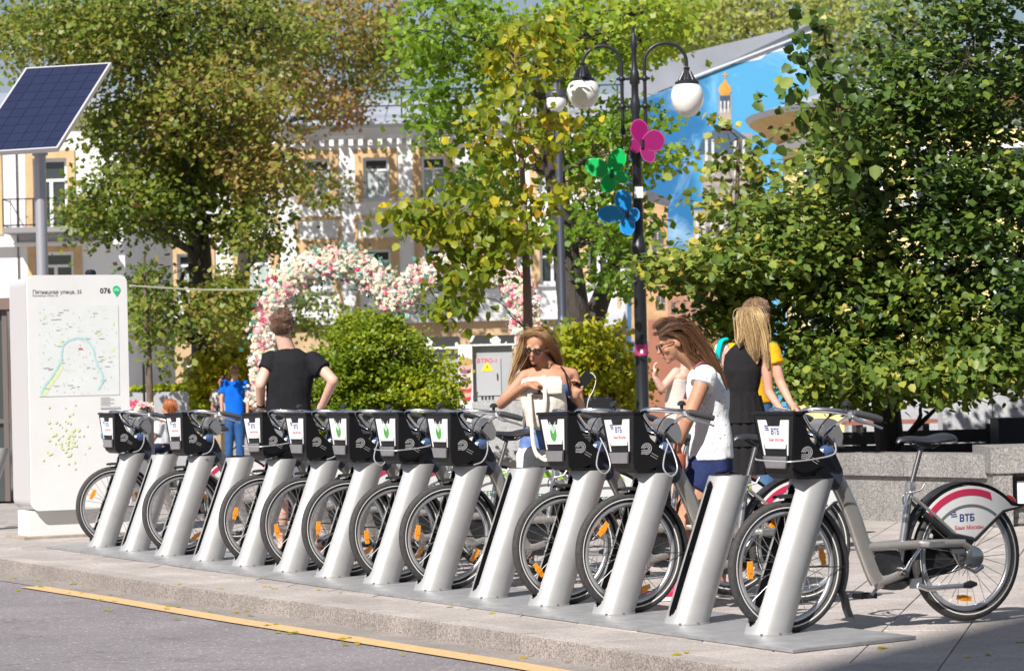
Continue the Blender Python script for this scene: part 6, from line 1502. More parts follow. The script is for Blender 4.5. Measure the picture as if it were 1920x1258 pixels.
def fuzz(root, m, c, f, up, sc=1.0, top=.008, full=True, nm='hair', cut=-.02):
    """short hair: scalp cap plus short strands"""
    c, f, up = Vector(c), Vector(f).normalized(), Vector(up).normalized(); sd = f.cross(up); M = Matrix((sd, f, up)).transposed(); b = Body()
    b.ell(c + (-f * .018 + up * .045) * sc, tuple(q * sc for q in (.080, .098, .080)), 18, 12, M); b.ell(c + (-f * .030 + up * .005) * sc, tuple(q * sc for q in (.079, .078, .075)), 18, 12, M); b.ell(c + (f * .03 + up * .09) * sc, tuple(q * sc for q in (.058, .05, .035)), 14, 10, M)
    h = b.remesh(nm, m, root, .008, 3, .0015, 40)
    st = MB()
    for _ in range(1100):
        a = rng.random() * 2 * math.pi; z = rng.uniform(-.45, 1); r_ = math.sqrt(max(0, 1 - z * z)); d = Vector((r_ * math.cos(a), r_ * math.sin(a), z))
        if d.y > .4 and z < .5: continue
        if z > .3 and rng.random() < .3: continue
        p = c + (sd * d.x * .082 + f * (d.y * .1 - .018) + up * (d.z * .088 + .045 - (.03 if z < 0 else 0))) * sc; dr = (sd * d.x * .7 + f * (d.y * .5 + .2) + up * (d.z * .45 - .55)).normalized()
        e = p + (dr + Vector([rng.gauss(0, .12) for _ in range(3)])) * top * sc; st.tube([p - dr * .004, p.lerp(e, .6), e + Vector((0, 0, -.002))], [.0016, .0012, .0004], 3, cap=False)
    tag(st.build('strand', m, h), kind='stuff'); return h
def person(label, X_, Yd, group=None): return thing('person', label, 'person', (X_, Yd, 0), 0, group)
def JJ(root): 
    def J(px, py, dy=0.0):
        q = at(px, py, root.location.y + dy); return Vector((q.x - root.location.x, dy, q.z))
    return J

# --- man in black t-shirt, from behind, hands on hips
Yp = 22.6; rt = person('man in a black t-shirt seen from behind, hands on his hips, behind the bicycles', at(548, 1030, Yp).x, Yp); J = JJ(rt)
b = Body(); hc = J(529, 612); nk = J(538, 655)
b.head(hc, (.12, 1, .02), (0, 0, 1), 1.12, nk, .06)
shL, shR, elL, elR, wrL, wrR = J(507, 674), J(588, 676), J(488, 722, -.10), J(625, 714, -.12), J(489, 764, .02), J(604, 760, .0)
b.loft([(J(541, 800), .17, .11), (J(541, 745), .16, .10), (J(544, 700), .185, .11), (J(546, 672), .17, .09), (J(541, 655), .07, .06)], (1, 0, 0), (0, 1, 0))
b.chain([shL, elL, wrL], [.055, .043, .030]); b.chain([shR, elR, wrR], [.055, .043, .030])
b.hand(wrL, J(508, 776, .06) - wrL, (1, .1, 0), 1.0, .25, -1); b.hand(wrR, J(588, 776, .08) - wrR, (-1, .1, 0), 1.0, .25, 1)
anL, anR = J(528, 1026, .0), J(590, 1018, .08); anL.z = .10; anR.z = .10
b.chain([J(522, 805), J(526, 912, .0), J(527, 965, -.02), anL], [.095, .062, .060, .04]); b.chain([J(562, 805), J(576, 912, .05), J(584, 962, .04), anR], [.095, .062, .060, .04])
for a, dd in ((anL, (-.2, 1, 0)), (anR, (.35, .9, 0))): barefoot(b, a, dd)
b.remesh('body', SK3, rt, .009)
c = Body(); c.loft([(J(541, 786), .180, .128), (J(541, 745), .178, .122), (J(544, 705), .198, .128), (J(546, 678), .195, .112), (J(545, 664), .14, .088), (J(541, 654), .085, .07)], (1, 0, 0), (0, 1, 0))
c.tube([shL + Vector((.02, 0, .01)), shL.lerp(elL, .45)], [.078, .078], 14); c.tube([shR + Vector((-.02, 0, .01)), shR.lerp(elR, .5)], [.078, .080], 14); c.ell(shL, .076); c.ell(shR, .078)
c.remesh('t_shirt', cloth('black', (.016, .016, .019)), rt, .010, 3, .010, 8)
c = Body(); c.loft([(J(541, 778), .175, .125), (J(541, 800), .185, .13), (J(543, 835), .195, .135)], (1, 0, 0), (0, 1, 0)); c.tube([J(520, 820), J(525, 905)], [.11, .10], 14); c.tube([J(564, 820), J(574, 905, .04)], [.11, .10], 14)
c.remesh('shorts', cloth('greyblue', (.16, .17, .19)), rt, .010, 2, .008, 8)
fuzz(rt, hairmat('brown_short', (.15, .075, .04), (.075, .038, .022)), hc, (.12, 1, .02), (0, 0, 1), 1.12)
o = Body(); o.tube([wrL.lerp(elL, .08), wrL.lerp(elL, .16)], [.034, .035], 14); MB.build(o, 'watch_strap', M_black, rt)
for a, dd in ((anL, (-.2, 1, 0)), (anR, (.35, .9, 0))):
    d = Vector(dd).normalized(); g = Vector((a.x, a.y, .008)); MB().box(g + d * .07, (.09, .27, .014), Matrix.Rotation(math.atan2(-d.x, d.y), 3, 'Z')).build('sandal_sole', M_black, rt)

# --- woman with the white bag
Yp = 19.3; rt = person('blonde woman in sunglasses and blue top looking into her white bag', at(1018, 1072, Yp).x, Yp); J = JJ(rt)
b = Body(); hc = J(1007, 649, -.05); nk = J(1030, 692, .02); fdir = Vector((-.42, -1, -.42))
sd, ff, uu = b.head(hc, fdir, (.12, -.1, 1), 1.0, nk, .048)
shL, shR, elL, elR, wrL, wrR = J(984, 706, .0), J(1073, 703, .02), J(940, 757, -.08), J(1087, 764, -.02), J(986, 722, -.40), J(1080, 742, -.24)
b.loft([(J(1016, 850), .155, .10), (J(1018, 815), .135, .09), (J(1024, 775), .12, .085), (J(1028, 730), .15, .105), (J(1030, 704), .17, .08), (J(1030, 690), .06, .05)], (1, 0, .06), (0, 1, 0))
b.limb(nk, shL, .045, .045); b.limb(nk, shR, .045, .045)
b.chain([shL, elL, wrL], [.047, .038, .024]); b.chain([shR, elR, wrR], [.047, .038, .024])
b.hand(wrL, Vector((.9, .25, .12)), (.1, .6, -1), .92, .8, -1); b.hand(wrR, Vector((.05, -.2, 1)), (-.3, -1, 0), .92, .75, 1)
anL, anR = J(992, 1056, -.02), J(1042, 1050, .04); anL.z = anR.z = .09
b.chain([J(995, 852), J(993, 955, -.03), J(992, 1000, .01), anL], [.092, .058, .053, .035]); b.chain([J(1040, 852), J(1043, 955, .0), J(1043, 1000, .03), anR], [.092, .058, .053, .035])
b.remesh('body', SK2, rt, .008)
c = Body(); c.loft([(J(1016, 846), .165, .112), (J(1018, 815), .148, .102), (J(1024, 775), .134, .098), (J(1029, 735), .152, .118), (J(1031, 722), .13, .11)], (1, 0, .06), (0, 1, 0))
c.tube([J(1003, 728, -.06), J(997, 700, -.02), J(1006, 690, .04)], [.022, .018, .016], 8); c.tube([J(1062, 728, -.06), J(1058, 700, -.02), J(1050, 688, .04)], [.022, .018, .016], 8)
c.remesh('blue_top', cloth('denim_dots', (.13, .20, .42), .4), rt, .008, 2, .006, 10)
c = Body(); c.loft([(J(1016, 838), .160, .112), (J(1016, 856), .170, .118)], (1, 0, 0), (0, 1, 0)); c.tube([J(996, 850), J(995, 884, -.01)], [.104, .10], 14); c.tube([J(1040, 850), J(1042, 880)], [.104, .10], 14)
c.remesh('shorts', cloth('white', (.72, .71, .70), .08), rt, .009, 2, .007, 11)
hm_ = hairmat('blonde', (.40, .235, .11), (.24, .12, .05)); hm2 = hairmat('blonde_light', (.58, .39, .20), (.42, .26, .12))
tp = hc + uu * .10
def hp_(x, y, z): return hc - sd * x + ff * y + uu * z
gd = [([hp_(.01, .04, .112), hp_(-.06, .03, .085), hp_(-.088, .0, .02), J(972, 672, .0), J(964, 694, -.02), J(955, 720, -.04)], [.022, .03, .03, .030, .022, .006]),
      ([hp_(.01, .0, .118), hp_(-.07, -.03, .06), J(982, 668, .06), J(983, 690, .08), J(980, 715, .08)], [.03, .035, .035, .03, .010]),
      ([hp_(.01, .04, .112), hp_(.06, .025, .085), hp_(.088, -.01, .02), J(1046, 668, .04), J(1050, 690, .05), J(1051, 706, .05)], [.022, .03, .03, .028, .02, .008]),
      ([hp_(.0, -.05, .11), hp_(-.03, -.10, .02), J(1004, 672, .12), J(1006, 695, .14), J(1008, 712, .14)], [.04, .05, .05, .05, .02]),
      ([hp_(.0, -.05, .11), hp_(.03, -.10, .02), J(1030, 672, .12), J(1034, 695, .14), J(1036, 712, .14)], [.04, .05, .05, .05, .02])]
HB = [(hp_(0, -.03, .045), (.083, .092, .08), Matrix((sd, ff, uu)).transposed()), (hp_(0, -.06, -.02), (.075, .05, .08), Matrix((sd, ff, uu)).transposed())]
hair(rt, hm_, gd, 1000, .0014, HB, hi=hm2)
g_ = MB()
for q in (-1, 1): g_.ell(hc + sd * q * .033 + ff * .096 + uu * .002, (.031, .007, .024), 14, 8, Matrix((sd, ff, uu)).transposed())
o = g_.build('sunglasses', mat('lens_dark', (.02, .012, .01), .08, coat=1), rt, 60)
g2 = MB().tube([hc + sd * -.008 + ff * .103 + uu * .008, hc + sd * .008 + ff * .103 + uu * .008], .003, 6)
for q in (-1, 1): g2.tube([hc + sd * q * .058 + ff * .088 + uu * .008, hc + sd * q * .08 + ff * .0 + uu * .0], .003, 6)
g2.build('temple', M_black, o); 
l = MB().ell(hc + ff * .0905 - uu * .060, (.022, .006, .006), 12, 8, Matrix((sd, ff, uu)).transposed()); l.build('lips', mat('lips', (.45, .13, .11), .4), rt, 60)
for a, dd in ((anL, (-.2, -1, 0)), (anR, (.1, -1, 0))): shoe(rt, a, dd, mat('shoe_white', (.6, .62, .66), .6), None, .92)
# her bag and phone are things of their own
bg = thing('tote_bag', 'off-white canvas backpack bag with long straps held open by the blonde woman', 'bag', (rt.location.x, rt.location.y - .27, 0)); Jb = JJ(bg)
c = Body(); c.loft([(Jb(1018, 806), .085, .045), (Jb(1018, 799), .118, .07), (Jb(1020, 775), .140, .09), (Jb(1018, 748), .152, .088), (Jb(1015, 724), .148, .07), (Jb(1013, 711), .12, .045)], (1, 0, .02), (0, 1, 0)); c.remesh('bag_body', cloth('canvas', (.70, .64, .57), .12), bg, .008, 4, .018, 7)
c = Body(); c.loft([(Jb(1022, 740, -.10), .118, .012), (Jb(1022, 720, -.095), .120, .014), (Jb(1020, 706, -.05), .115, .02)], (1, 0, .02), (0, 1, 0)); c.remesh('flap', MATS['cloth_canvas'], bg, .007, 2, .005, 10)
for pts in ([Jb(991, 716, -.08), Jb(994, 760, -.115), Jb(997, 800, -.12), Jb(1001, 838, -.12), Jb(1012, 858, -.12), Jb(1030, 852, -.1)], [Jb(1020, 704, -.08), Jb(1022, 745, -.13), Jb(1020, 792, -.12), Jb(1024, 830, -.12), Jb(1034, 850, -.12), Jb(1022, 862, -.14), Jb(1006, 850, -.14)]):
    MB().tube(bez(pts, 5), .013, 8, flat=(.3, 1), up=(0, 1, 0)).build('strap', MATS['cloth_canvas'], bg, 60)
MB().tube([Jb(1011, 733, -.125), Jb(1011, 733, -.118)], .012, 12).build('button', M_black, bg)
MB().box(Jb(1012, 738, -.108), (.10, .008, .012)).build('zip', mat('zip_brown', (.10, .05, .04), .5), bg)
pz = at(1096, 713, rt.location.y - .27); ph = thing('phone', 'dark smartphone held up in her left hand', 'phone', (pz.x, pz.y, 0)); M = Matrix.Rotation(R(38), 3, 'Y')
MB().box((0, 0, pz.z), (.07, .009, .125), M).build('case', M_black, ph)
MB().tube(bez([at(a, b_, rt.location.y - .25) - Vector((pz.x, pz.y, 0)) for a, b_ in ((1098, 706), (1108, 699), (1117, 710), (1113, 730), (1103, 750), (1100, 772))], 5), .003, 5).build('charging_cable', M_white, ph)
sb = thing('shoulder_bag', 'small black shoulder bag hanging at the blonde woman\'s left side', 'bag', (rt.location.x, rt.location.y - .12, 0)); Jb = JJ(sb)
c = Body(); c.loft([(Jb(1070, 790), .04, .03), (Jb(1070, 765), .05, .035), (Jb(1069, 742), .035, .03)], (1, 0, 0), (0, 1, 0)); c.remesh('pouch', M_black, sb, .008, 2)
MB().tube(bez([Jb(1070, 745), Jb(1060, 700, -.02), Jb(1052, 688, .1)], 4), .006, 6).build('strap', M_black, sb)

# --- woman in spotted white tee and navy shorts, bending over her bicycle
Yp = 16.75; rt = person('brown-haired woman in spotted white tee and navy shorts bending to the left', at(1318, 1118, Yp).x, Yp); J = JJ(rt)
b = Body(); hc = J(1262, 642, .05); nk = J(1308, 684, .1)
sd, ff, uu = b.head(hc, (-1, -.18, -.38), (-.35, 0, 1), 1.0, nk, .05)
shN, shF = J(1322, 706, -.10), J(1312, 706, .27); elN, wrN = J(1290, 786, -.16), J(1266, 846, -.10)
b.loft([(J(1331, 888, .1), .17, .115), (J(1330, 845, .1), .145, .10), (J(1330, 790, .1), .125, .095), (J(1328, 735, .1), .15, .115), (J(1320, 704, .1), .16, .085), (J(1312, 690, .1), .06, .05)], (0, 1, 0), (1, 0, 0))
b.chain([shN, elN, wrN], [.050, .040, .026]); b.chain([shF, J(1282, 780, .26), J(1256, 830, .2)], [.050, .040, .026])
b.hand(wrN, J(1256, 868, -.06) - wrN, (-1, .2, -.2), .95, .6, 1); b.hand(J(1256, 830, .2), Vector((-.6, -.1, -.8)), (-1, 0, .3), .95, .5, -1)
anL, anR = J(1268, 1092, -.06), J(1350, 1096, .16); anL.z = anR.z = .095
b.chain([J(1322, 895, .01), J(1286, 985, -.02), J(1287, 1025, -.03), anL], [.105, .065, .056, .036]); b.chain([J(1345, 895, .19), J(1340, 990, .18), J(1350, 1030, .17), anR], [.105, .064, .056, .036])
b.remesh('body', SK2, rt, .008)
c = Body(); c.loft([(J(1332, 862, .1), .185, .140), (J(1331, 830, .1), .175, .132), (J(1329, 785, .1), .155, .118), (J(1327, 738, .1), .17, .125), (J(1320, 706, .1), .175, .10), (J(1315, 692, .1), .10, .07)], (0, 1, 0), (1, 0, .05))
c.tube([shN + Vector((.01, .03, .02)), shN.lerp(elN, .22)], [.078, .076], 14); c.ell(shN, .074); c.ell(shF, .074); c.tube([shF, shF.lerp(J(1282, 780, .26), .3)], [.072, .07], 14)
def spotted():
    m = cloth('spotted', (.76, .76, .76), .06); n_, l = m.node_tree.nodes, m.node_tree.links; b_ = n_['Principled BSDF']; t = n_.new('ShaderNodeTexCoord'); v = n_.new('ShaderNodeTexVoronoi'); v.inputs['Scale'].default_value = 34; v.inputs['Randomness'].default_value = .75
    l.new(t.outputs['Object'], v.inputs['Vector']); rp = n_.new('ShaderNodeValToRGB'); rp.color_ramp.elements[0].position = .12; rp.color_ramp.elements[0].color = (.18, .20, .27, 1); rp.color_ramp.elements[1].position = .19; rp.color_ramp.elements[1].color = (.78, .78, .79, 1)
    l.new(v.outputs['Distance'], rp.inputs[0]); l.new(rp.outputs[0], b_.inputs['Base Color']); return m
c.remesh('t_shirt', spotted(), rt, .009, 3, .012, 8)
c = Body(); c.loft([(J(1332, 852, .1), .175, .130), (J(1332, 885, .1), .19, .138)], (0, 1, 0), (1, 0, 0)); c.tube([J(1326, 885, .01), J(1306, 918, .0)], [.118, .11], 14); c.tube([J(1345, 885, .19), J(1344, 920, .19)], [.118, .11], 14)
c.remesh('shorts', cloth('navy', (.022, .032, .095)), rt, .009, 2, .008, 9)
hm_ = hairmat('brown', (.10, .045, .022), (.05, .022, .012)); hm2 = hairmat('brown_light', (.27, .13, .055), (.16, .07, .03))
def hp_(x, y, z): return hc + sd * x + ff * y + uu * z
MM = Matrix((sd, ff, uu)).transposed()
gd = [([hp_(-.0, .05, .115), hp_(.0, -.04, .125), hp_(0, -.10, .07), J(1317, 648, .05), J(1334, 676, .06), J(1346, 704, .06), J(1351, 738, .06)], [.03, .043, .040, .034, .028, .020, .006]),
      ([hp_(-.06, .06, .07), hp_(-.075, -.02, .08), hp_(-.07, -.09, .05), J(1318, 656, .0), J(1337, 686, .0), J(1352, 712, .02), J(1358, 730, .02)], [.02, .025, .03, .032, .028, .02, .007]),
      ([hp_(-.05, .07, .08), hp_(-.072, .0, .05), hp_(-.07, -.05, .0), J(1292, 660, .0), J(1312, 676, .0), J(1330, 698, .0), J(1336, 715, .0)], [.016, .02, .026, .022, .018, .012, .005]),
      ([hp_(.05, .06, .08), hp_(.07, -.02, .08), hp_(.05, -.1, .05), J(1320, 650, .1), J(1340, 680, .1), J(1350, 710, .1), J(1346, 728, .1)], [.02, .025, .028, .028, .024, .016, .006])]
hair(rt, hm_, gd, 1100, .0014, [(hp_(0, -.025, .05), (.084, .095, .082), MM), (hp_(0, -.07, .0), (.075, .05, .075), MM)], hi=hm2)
g2 = MB(); gl = MB()
for q in (-1, 1): 
    gl.ell(hp_(q * .033, .096, .002), (.026, .006, .020), 14, 8, MM); g2.tube([hp_(q * .058, .088, .01), hp_(q * .08, .0, .0)], .003, 6)
o = gl.build('sunglasses', mat('lens_wine', (.07, .015, .02), .08, coat=1), rt, 60); g2.build('temple', mat('frame_wine', (.12, .02, .03), .3), o)
MB().ell(hp_(0, .0905, -.060), (.022, .006, .006), 12, 8, MM).build('lips', MATS['lips'], rt, 60)
MB().tube(bez([J(1300, 692, -.02), J(1318, 680, -.02), J(1338, 690, .02)], 4), .011, 8).build('neck_strap', mat('wine_strap', (.16, .04, .05), .5), rt, 60)
M_sred = mat('shoe_red', (.62, .02, .09), .6)
for a, dd in ((anL, (-1, -.25, 0)), (anR, (-1, -.5, 0))): shoe(rt, a, dd, M_sred, None, .95)
hb2 = thing('handbag', 'rust-red leather handbag hanging by the hip of the woman in navy shorts', 'bag', (rt.location.x, rt.location.y - .16, 0)); Jb = JJ(hb2)
c = Body(); c.loft([(Jb(1270, 893), .045, .05), (Jb(1270, 870), .05, .055), (Jb(1273, 850), .04, .04)], (1, 0, 0), (0, 1, 0)); c.remesh('bag_body', mat('leather_rust', (.32, .075, .035), .45, bump=.2, bscale=60), hb2, .007, 2)
MB().tube(bez([Jb(1265, 853), Jb(1270, 822, -.02), Jb(1277, 853)], 5), .008, 6).build('handle', mat('leather_dark', (.10, .02, .015), .5), hb2, 60)

# --- man in yellow tee (behind) and girl in black dress
Yp = 21.7; rt = person('tall young man in a yellow t-shirt behind the girl in the black dress', at(1418, 1030, Yp).x, Yp); J = JJ(rt)
b = Body(); hc = J(1421, 592); nk = J(1414, 634)
b.head(hc, (.62, .75, -.02), (0, 0, 1), 1.06, nk, .056)
shL, shR = J(1372, 660, .05), J(1447, 660, -.03); elR, wrR = J(1463, 716, -.08), J(1484, 758, -.2)
b.loft([(J(1410, 790), .155, .105), (J(1410, 740), .14, .10), (J(1410, 695), .165, .11), (J(1411, 660), .17, .085), (J(1413, 642), .07, .06)], (1, -.15, 0), (.15, 1, 0))
b.chain([shR, elR, wrR], [.050, .038, .026]); b.chain([shL, J(1362, 720, .0), J(1370, 770, -.1)], [.050, .038, .026]); b.hand(wrR, Vector((.5, -.5, -.5)), (0, -.3, -1), 1.0, .7, -1)
anL, anR = J(1395, 1030), J(1440, 1030); anL.z = anR.z = .1
b.chain([J(1392, 800), J(1393, 910), anL], [.09, .06, .04]); b.chain([J(1430, 800), J(1436, 910), anR], [.09, .06, .04]); b.remesh('body', SK1, rt, .009)
c = Body(); c.loft([(J(1410, 756), .160, .12), (J(1410, 735), .158, .115), (J(1410, 695), .178, .125), (J(1411, 665), .185, .10), (J(1413, 648), .10, .07)], (1, -.15, 0), (.15, 1, 0)); c.tube([shR, shR.lerp(elR, .42)], [.072, .074], 14); c.tube([shL, J(1365, 695)], [.072, .074], 14); c.ell(shR, .07); c.ell(shL, .07)
c.remesh('t_shirt', cloth('mustard', (.66, .36, .015)), rt, .010, 2, .009, 9)
c = Body(); c.loft([(J(1410, 750), .155, .115), (J(1410, 800), .165, .12)], (1, 0, 0), (0, 1, 0)); c.chain([J(1392, 800), J(1393, 910), J(1395, 1022)], [.10, .08, .07]); c.chain([J(1430, 800), J(1436, 910), J(1440, 1022)], [.10, .08, .07]); c.remesh('jeans', cloth('denim', (.07, .14, .27), .3), rt, .010, 2, .007, 9)
fuzz(rt, hairmat('light_brown', (.25, .14, .07), (.14, .075, .035)), hc, (.62, .75, -.02), (0, 0, 1), 1.08, .024)
for a in (anL, anR): shoe(rt, a, (.1, 1, 0), M_dark)
bpk = thing('backpack', 'teal and white backpack showing left of the girl in the black dress', 'backpack', (rt.location.x, rt.location.y - .2, 0)); Jb = JJ(bpk)
c = Body(); c.loft([(Jb(1352, 690), .05, .05), (Jb(1352, 665), .065, .06), (Jb(1354, 645), .05, .04)], (1, 0, 0), (0, 1, 0)); c.remesh('bag_body', cloth('cream', (.68, .62, .55), .05), bpk, .008, 2)
MB().tube(bez([Jb(1362, 636, -.02), Jb(1352, 640, -.05), Jb(1347, 658, -.06), Jb(1345, 673, -.06)], 4), .028, 8, flat=(.5, 1)).build('strap', cloth('teal', (.0, .42, .42), .05), bpk, 60)

Yp = 20.4; rt = person('girl with long blonde hair in a sleeveless black tiered dress, seen from behind', at(1392, 1040, Yp).x, Yp); J = JJ(rt)
b = Body(); hc = J(1411, 610); nk = J(1404, 642)
sd, ff, uu = b.head(hc, (.35, .9, -.05), (0, 0, 1), 1.02, nk, .047)
shL, shR = J(1366, 662, .05), J(1434, 664, -.04); elR, wrR = J(1442, 736, -.06), J(1464, 768, -.22)
b.loft([(J(1392, 770), .14, .10), (J(1390, 735), .11, .085), (J(1394, 690), .135, .095), (J(1400, 662), .15, .075), (J(1403, 645), .055, .05)], (1, -.2, 0), (.2, 1, 0))
b.chain([shR, elR, wrR], [.042, .034, .023]); b.chain([shL, J(1360, 730, .1), J(1372, 768, .2)], [.042, .034, .023]); b.hand(wrR, Vector((.6, -.6, -.3)), (0, -.3, -1), .9, .7, -1)
anL, anR = J(1378, 1030), J(1404, 1030, .05); anL.z = anR.z = .09
b.chain([J(1380, 790), J(1379, 905), anL], [.085, .055, .036]); b.chain([J(1404, 790), J(1405, 905), anR], [.085, .055, .036]); b.remesh('body', SK1, rt, .008)
c = Body(); c.loft([(J(1392, 800), .150, .12), (J(1391, 768), .150, .115), (J(1391, 748), .130, .105), (J(1390, 735), .122, .095), (J(1393, 695), .142, .108), (J(1398, 665), .150, .09), (J(1402, 640), .075, .06)], (1, -.2, 0), (.2, 1, 0)); c.remesh('dress_bodice', cloth('dress_black', (.018, .017, .019)), rt, .008, 2, .007, 10)
for k_, (y0, y1, w0_, w1_) in enumerate(((742, 792, .140, .178), (786, 836, .158, .192), (828, 890, .172, .206))):
    n_ = 72; z0, z1 = J(1391, y0), J(1391, y1); vs = []
    for j in range(n_):
        a = 2 * math.pi * j / n_; rf_ = 1 + .045 * math.sin(a * 17 + k_) + .03 * math.sin(a * 29 + 2 * k_); vs.append(z0 + Vector((w0_ * math.cos(a), w0_ * .8 * math.sin(a), 0))); vs.append(z1 + Vector((w1_ * rf_ * math.cos(a), w1_ * .8 * rf_ * math.sin(a), 0)))
    MB().add(vs, [(2 * j, 2 * ((j + 1) % n_), 2 * ((j + 1) % n_) + 1, 2 * j + 1) for j in range(n_)]).build('skirt_tier', MATS['cloth_dress_black'], rt, 60)
hm_ = hairmat('golden', (.52, .36, .17), (.30, .17, .07)); hm2 = hairmat('golden_light', (.72, .56, .32), (.55, .38, .18))
def hp_(x, y, z): return hc + sd * x + ff * y + uu * z
MM = Matrix((sd, ff, uu)).transposed()
gd = [([hp_(0, .03, .115), hp_(-.05, -.06, .08), J(1394, 622, -.06), J(1388, 640, -.08), J(1386, 650, -.08)], [.03, .036, .032, .022, .006]),
      ([hp_(0, .0, .12), hp_(0, -.09, .06), J(1410, 630, -.10), J(1415, 660, -.11), J(1420, 680, -.1)], [.03, .045, .042, .032, .008]),
      ([hp_(0, .02, .118), hp_(.05, -.07, .07), J(1428, 622, -.08), J(1434, 655, -.1), J(1440, 690, -.09)], [.03, .038, .036, .028, .008])]
hair(rt, hm_, gd, 1000, .0013, [(hp_(0, -.03, .045), (.083, .092, .08), MM), (hp_(0, -.06, -.03), (.08, .05, .09), MM)], hi=hm2)
for a in (anL, anR): shoe(rt, a, (.2, 1, 0), mat('shoe_darkred', (.25, .02, .03), .6), None, .9)

# --- person in beige, mostly hidden
Yp = 25.0; rt = person('person in a beige sleeveless dress, arm bent up', at(1275, 980, Yp).x, Yp); J = JJ(rt)
rt['label'] = 'person in a beige sleeveless dress, arm bent up, half hidden by the bending woman'
b = Body(); hc = J(1287, 652); nk = J(1287, 684); b.head(hc, (-.8, -.3, 0), (0, 0, 1), 1.0, nk, .048)
shL = J(1268, 698, -.06); elL, wrL = J(1241, 728, -.12), J(1229, 708, -.16)
b.loft([(J(1278, 790), .13, .10), (J(1276, 750), .11, .09), (J(1280, 705), .13, .09), (J(1284, 690), .06, .05)], (.6, .6, 0), (-.6, .6, 0)); b.chain([shL, elL, wrL], [.045, .036, .026]); b.hand(wrL, Vector((-.15, 0, 1)), (1, -.1, .2), .95, .55, -1)
for px in (1268, 1290): 
    a = J(px, 970); a.z = .09; b.chain([J(px, 800), J(px, 890), a], [.08, .055, .036]); 
b.remesh('body', SK3, rt, .009)
c = Body(); c.loft([(J(1278, 880), .17, .14), (J(1278, 800), .145, .12), (J(1274, 750), .125, .11), (J(1277, 712), .13, .10), (J(1281, 696), .09, .07)], (.6, .6, 0), (-.6, .6, 0)); c.remesh('dress', cloth('beige', (.55, .47, .43), .06), rt, .010, 2, .008, 8)
fuzz(rt, MATS['hair_brown'], hc, (-.8, -.3, 0), (0, 0, 1), 1.0)
for px in (1268, 1290): a = J(px, 970); a.z = .09; shoe(rt, a, (-1, -.2, 0), M_dark)

# --- boys at the back
def boy(label, px_c, Yp, head_y, sh_y, waist_y, sh_half, colr, legc, hairm, face, sk, nm, sc=1.0, arms=True):
    rt = person(label, at(px_c, 860, Yp).x, Yp); J = JJ(rt); s_ = pxm(Yp); b = Body(); hc = J(px_c, head_y); nk = J(px_c, sh_y - .03 * s_)
    b.head(hc, face, (0, 0, 1), sc, nk, .052); w = sh_half; shL, shR = J(px_c - w * s_, sh_y + .05 * s_), J(px_c + w * s_, sh_y + .05 * s_)
    b.loft([(J(px_c, waist_y), .14, .10), (J(px_c, (sh_y + waist_y) / 2), .14, .10), (J(px_c, sh_y + .06 * s_), .15, .09), (J(px_c, sh_y - .01 * s_), .06, .05)], (1, 0, 0), (0, 1, 0))
    for sgn_, sh in ((-1, shL), (1, shR)):
        el = J(px_c + sgn_ * (w + .06) * s_, sh_y + .32 * s_, -.03); wr = J(px_c + sgn_ * (w + .05) * s_, sh_y + .56 * s_, -.06); b.chain([sh, el, wr], [.046, .036, .026]); b.hand(wr, (wr - el), (-sgn_, 0, 0), .95, .4, 1)
        a = J(px_c + sgn_ * .10 * s_, 855); a.z = .1; hp0 = J(px_c + sgn_ * .09 * s_, waist_y + .05 * s_); kn = (hp0 + a) / 2; b.chain([hp0, kn, a], [.085, .06, .04])
        shoe(rt, a, (face[0] * .3, face[1], 0), M_dark)
    b.remesh('body', sk, rt, .012)
    c = Body(); c.loft([(J(px_c, waist_y + .02 * s_), .17, .12), (J(px_c, (sh_y + waist_y) / 2), .168, .12), (J(px_c, sh_y + .07 * s_), .178, .11), (J(px_c, sh_y), .09, .07)], (1, 0, 0), (0, 1, 0))
    for sgn_, sh in ((-1, shL), (1, shR)): c.tube([sh, J(px_c + sgn_ * (w + .045) * s_, sh_y + .22 * s_)], [.07, .075], 12); c.ell(sh, .068)
    c.remesh('t_shirt', cloth(nm, colr), rt, .012, 2, .012, 8)
    c = Body(); c.loft([(J(px_c, waist_y - .04 * s_), .155, .115), (J(px_c, waist_y + .1 * s_), .165, .12)], (1, 0, 0), (0, 1, 0))
    for sgn_ in (-1, 1): hp0 = J(px_c + sgn_ * .085 * s_, waist_y + .05 * s_); a = J(px_c + sgn_ * .10 * s_, 855); a.z = .09; c.chain([hp0, (hp0 + a) / 2, a], [.098, .082, .07])
    c.remesh('trousers', cloth(nm + '_legs', legc, .25), rt, .012, 2, .008, 8)
    fuzz(rt, hairm, hc, face, (0, 0, 1), sc)
    return rt
boy('boy in a bright blue t-shirt and jeans seen from behind, by the yellow bush', 440, 50.2, 698, 714, 776, .175, (.005, .12, .62), (.03, .09, .24), hairmat('sandy', (.36, .20, .09), (.22, .11, .05)), (0, 1, 0), SK1, 'blue')
boy('person partly hidden behind the left shoulder of the boy in blue', 419, 50.7, 715, 731, 785, .14, (.45, .42, .40), (.12, .12, .13), MATS['hair_brown'], (-.8, -.4, 0), SK2, 'greytee', .95)
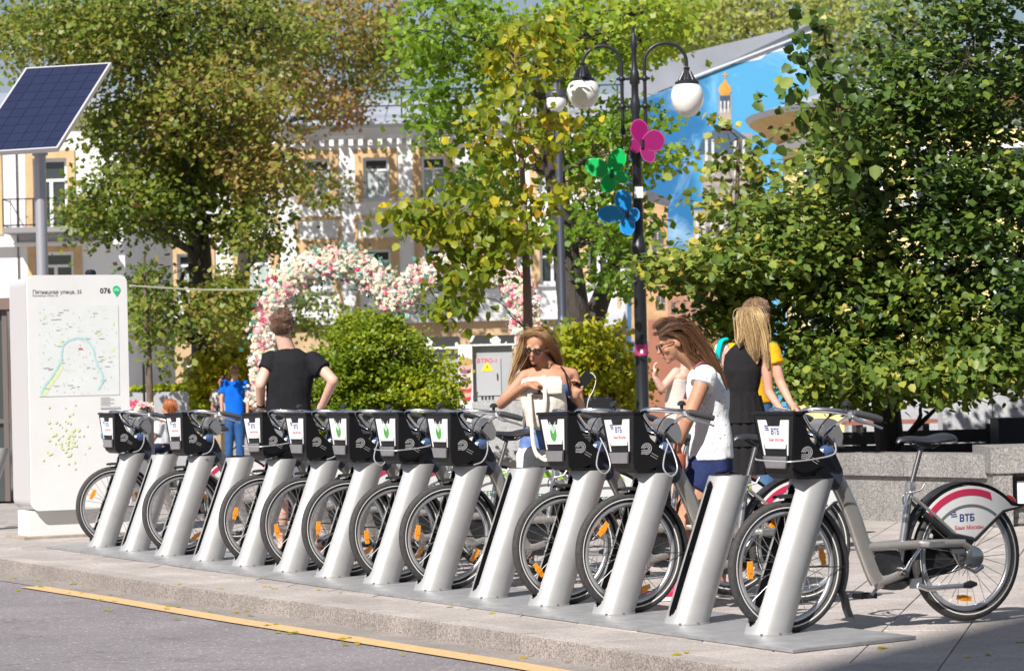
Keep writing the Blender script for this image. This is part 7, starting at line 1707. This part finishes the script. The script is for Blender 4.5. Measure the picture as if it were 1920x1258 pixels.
# --- seated person on the red bench
Yp = 38.0
rt = person('seated person with red hair and pale shirt on the faded red bench at left', at(306, 850, Yp).x, Yp); J = JJ(rt)
b = Body(); hc = J(316, 765); b.head(hc, (-.9, .3, 0), (0, 0, 1), .95, J(312, 785), .05)
b.loft([(J(302, 838), .14, .13), (J(303, 810), .13, .11), (J(307, 790), .15, .09), (J(311, 783), .06, .05)], (.3, 1, 0), (-1, .3, 0))
b.chain([J(300, 792, -.14), J(292, 815, -.15), J(285, 828, -.12)], [.045, .036, .028]); b.chain([J(302, 836), J(282, 838, -.05), J(282, 880, -.05)], [.08, .06, .04]); b.remesh('body', SK1, rt, .012)
c = Body(); c.loft([(J(302, 832), .16, .15), (J(303, 808), .155, .13), (J(307, 792), .17, .11), (J(311, 784), .08, .07)], (.3, 1, 0), (-1, .3, 0)); c.tube([J(300, 792, -.14), J(292, 813, -.15)], .07, 12); c.remesh('shirt', cloth('paleblue', (.62, .64, .68), .1), rt, .012, 2, .012, 8)
c = Body(); c.chain([J(302, 836), J(282, 838, -.05), J(282, 876, -.05)], [.11, .08, .06]); c.ell(J(302, 834), (.15, .15, .1)); c.remesh('trousers', cloth('dusk', (.03, .04, .09)), rt, .012, 2)
hr = hairmat('ginger', (.42, .13, .03), (.25, .07, .02)); hair(rt, hr, [([hc + Vector((0, 0, .1)), hc + Vector((.05, -.05, .06)), hc + Vector((.06, -.05, -.06)), hc + Vector((.05, -.04, -.14))], [.05, .06, .06, .03])], 120, .004, [(hc + Vector((.02, 0, .03)), (.10, .10, .10), None)], .012)
# ------------------------------------------------------------------ fallen leaves on the paving and in the gutter
mb_v, P_ = [], []
for _ in range(90):
    r_ = NR.uniform(-9, 1.5); on = NR.rand() < .45
    u_ = kerb_u(r_) + (NR.uniform(.05, 2.6) if on else -abs(NR.normal()) * .22 - .02); P_.append(tuple(ru(r_, u_, .004 if on else ZR + .006)))
me, _p = leaf_mesh('fallen_leaves', np.array(P_), np.full(len(P_), .8), 1.2, np.array([.03, .03, .0]), .045, LM_young, 0, .12, 9.0, False)
o = link('fallen_leaves', me); tag(o, 'small dry yellow leaves scattered on the paving and along the kerb', 'fallen leaves', kind='stuff')
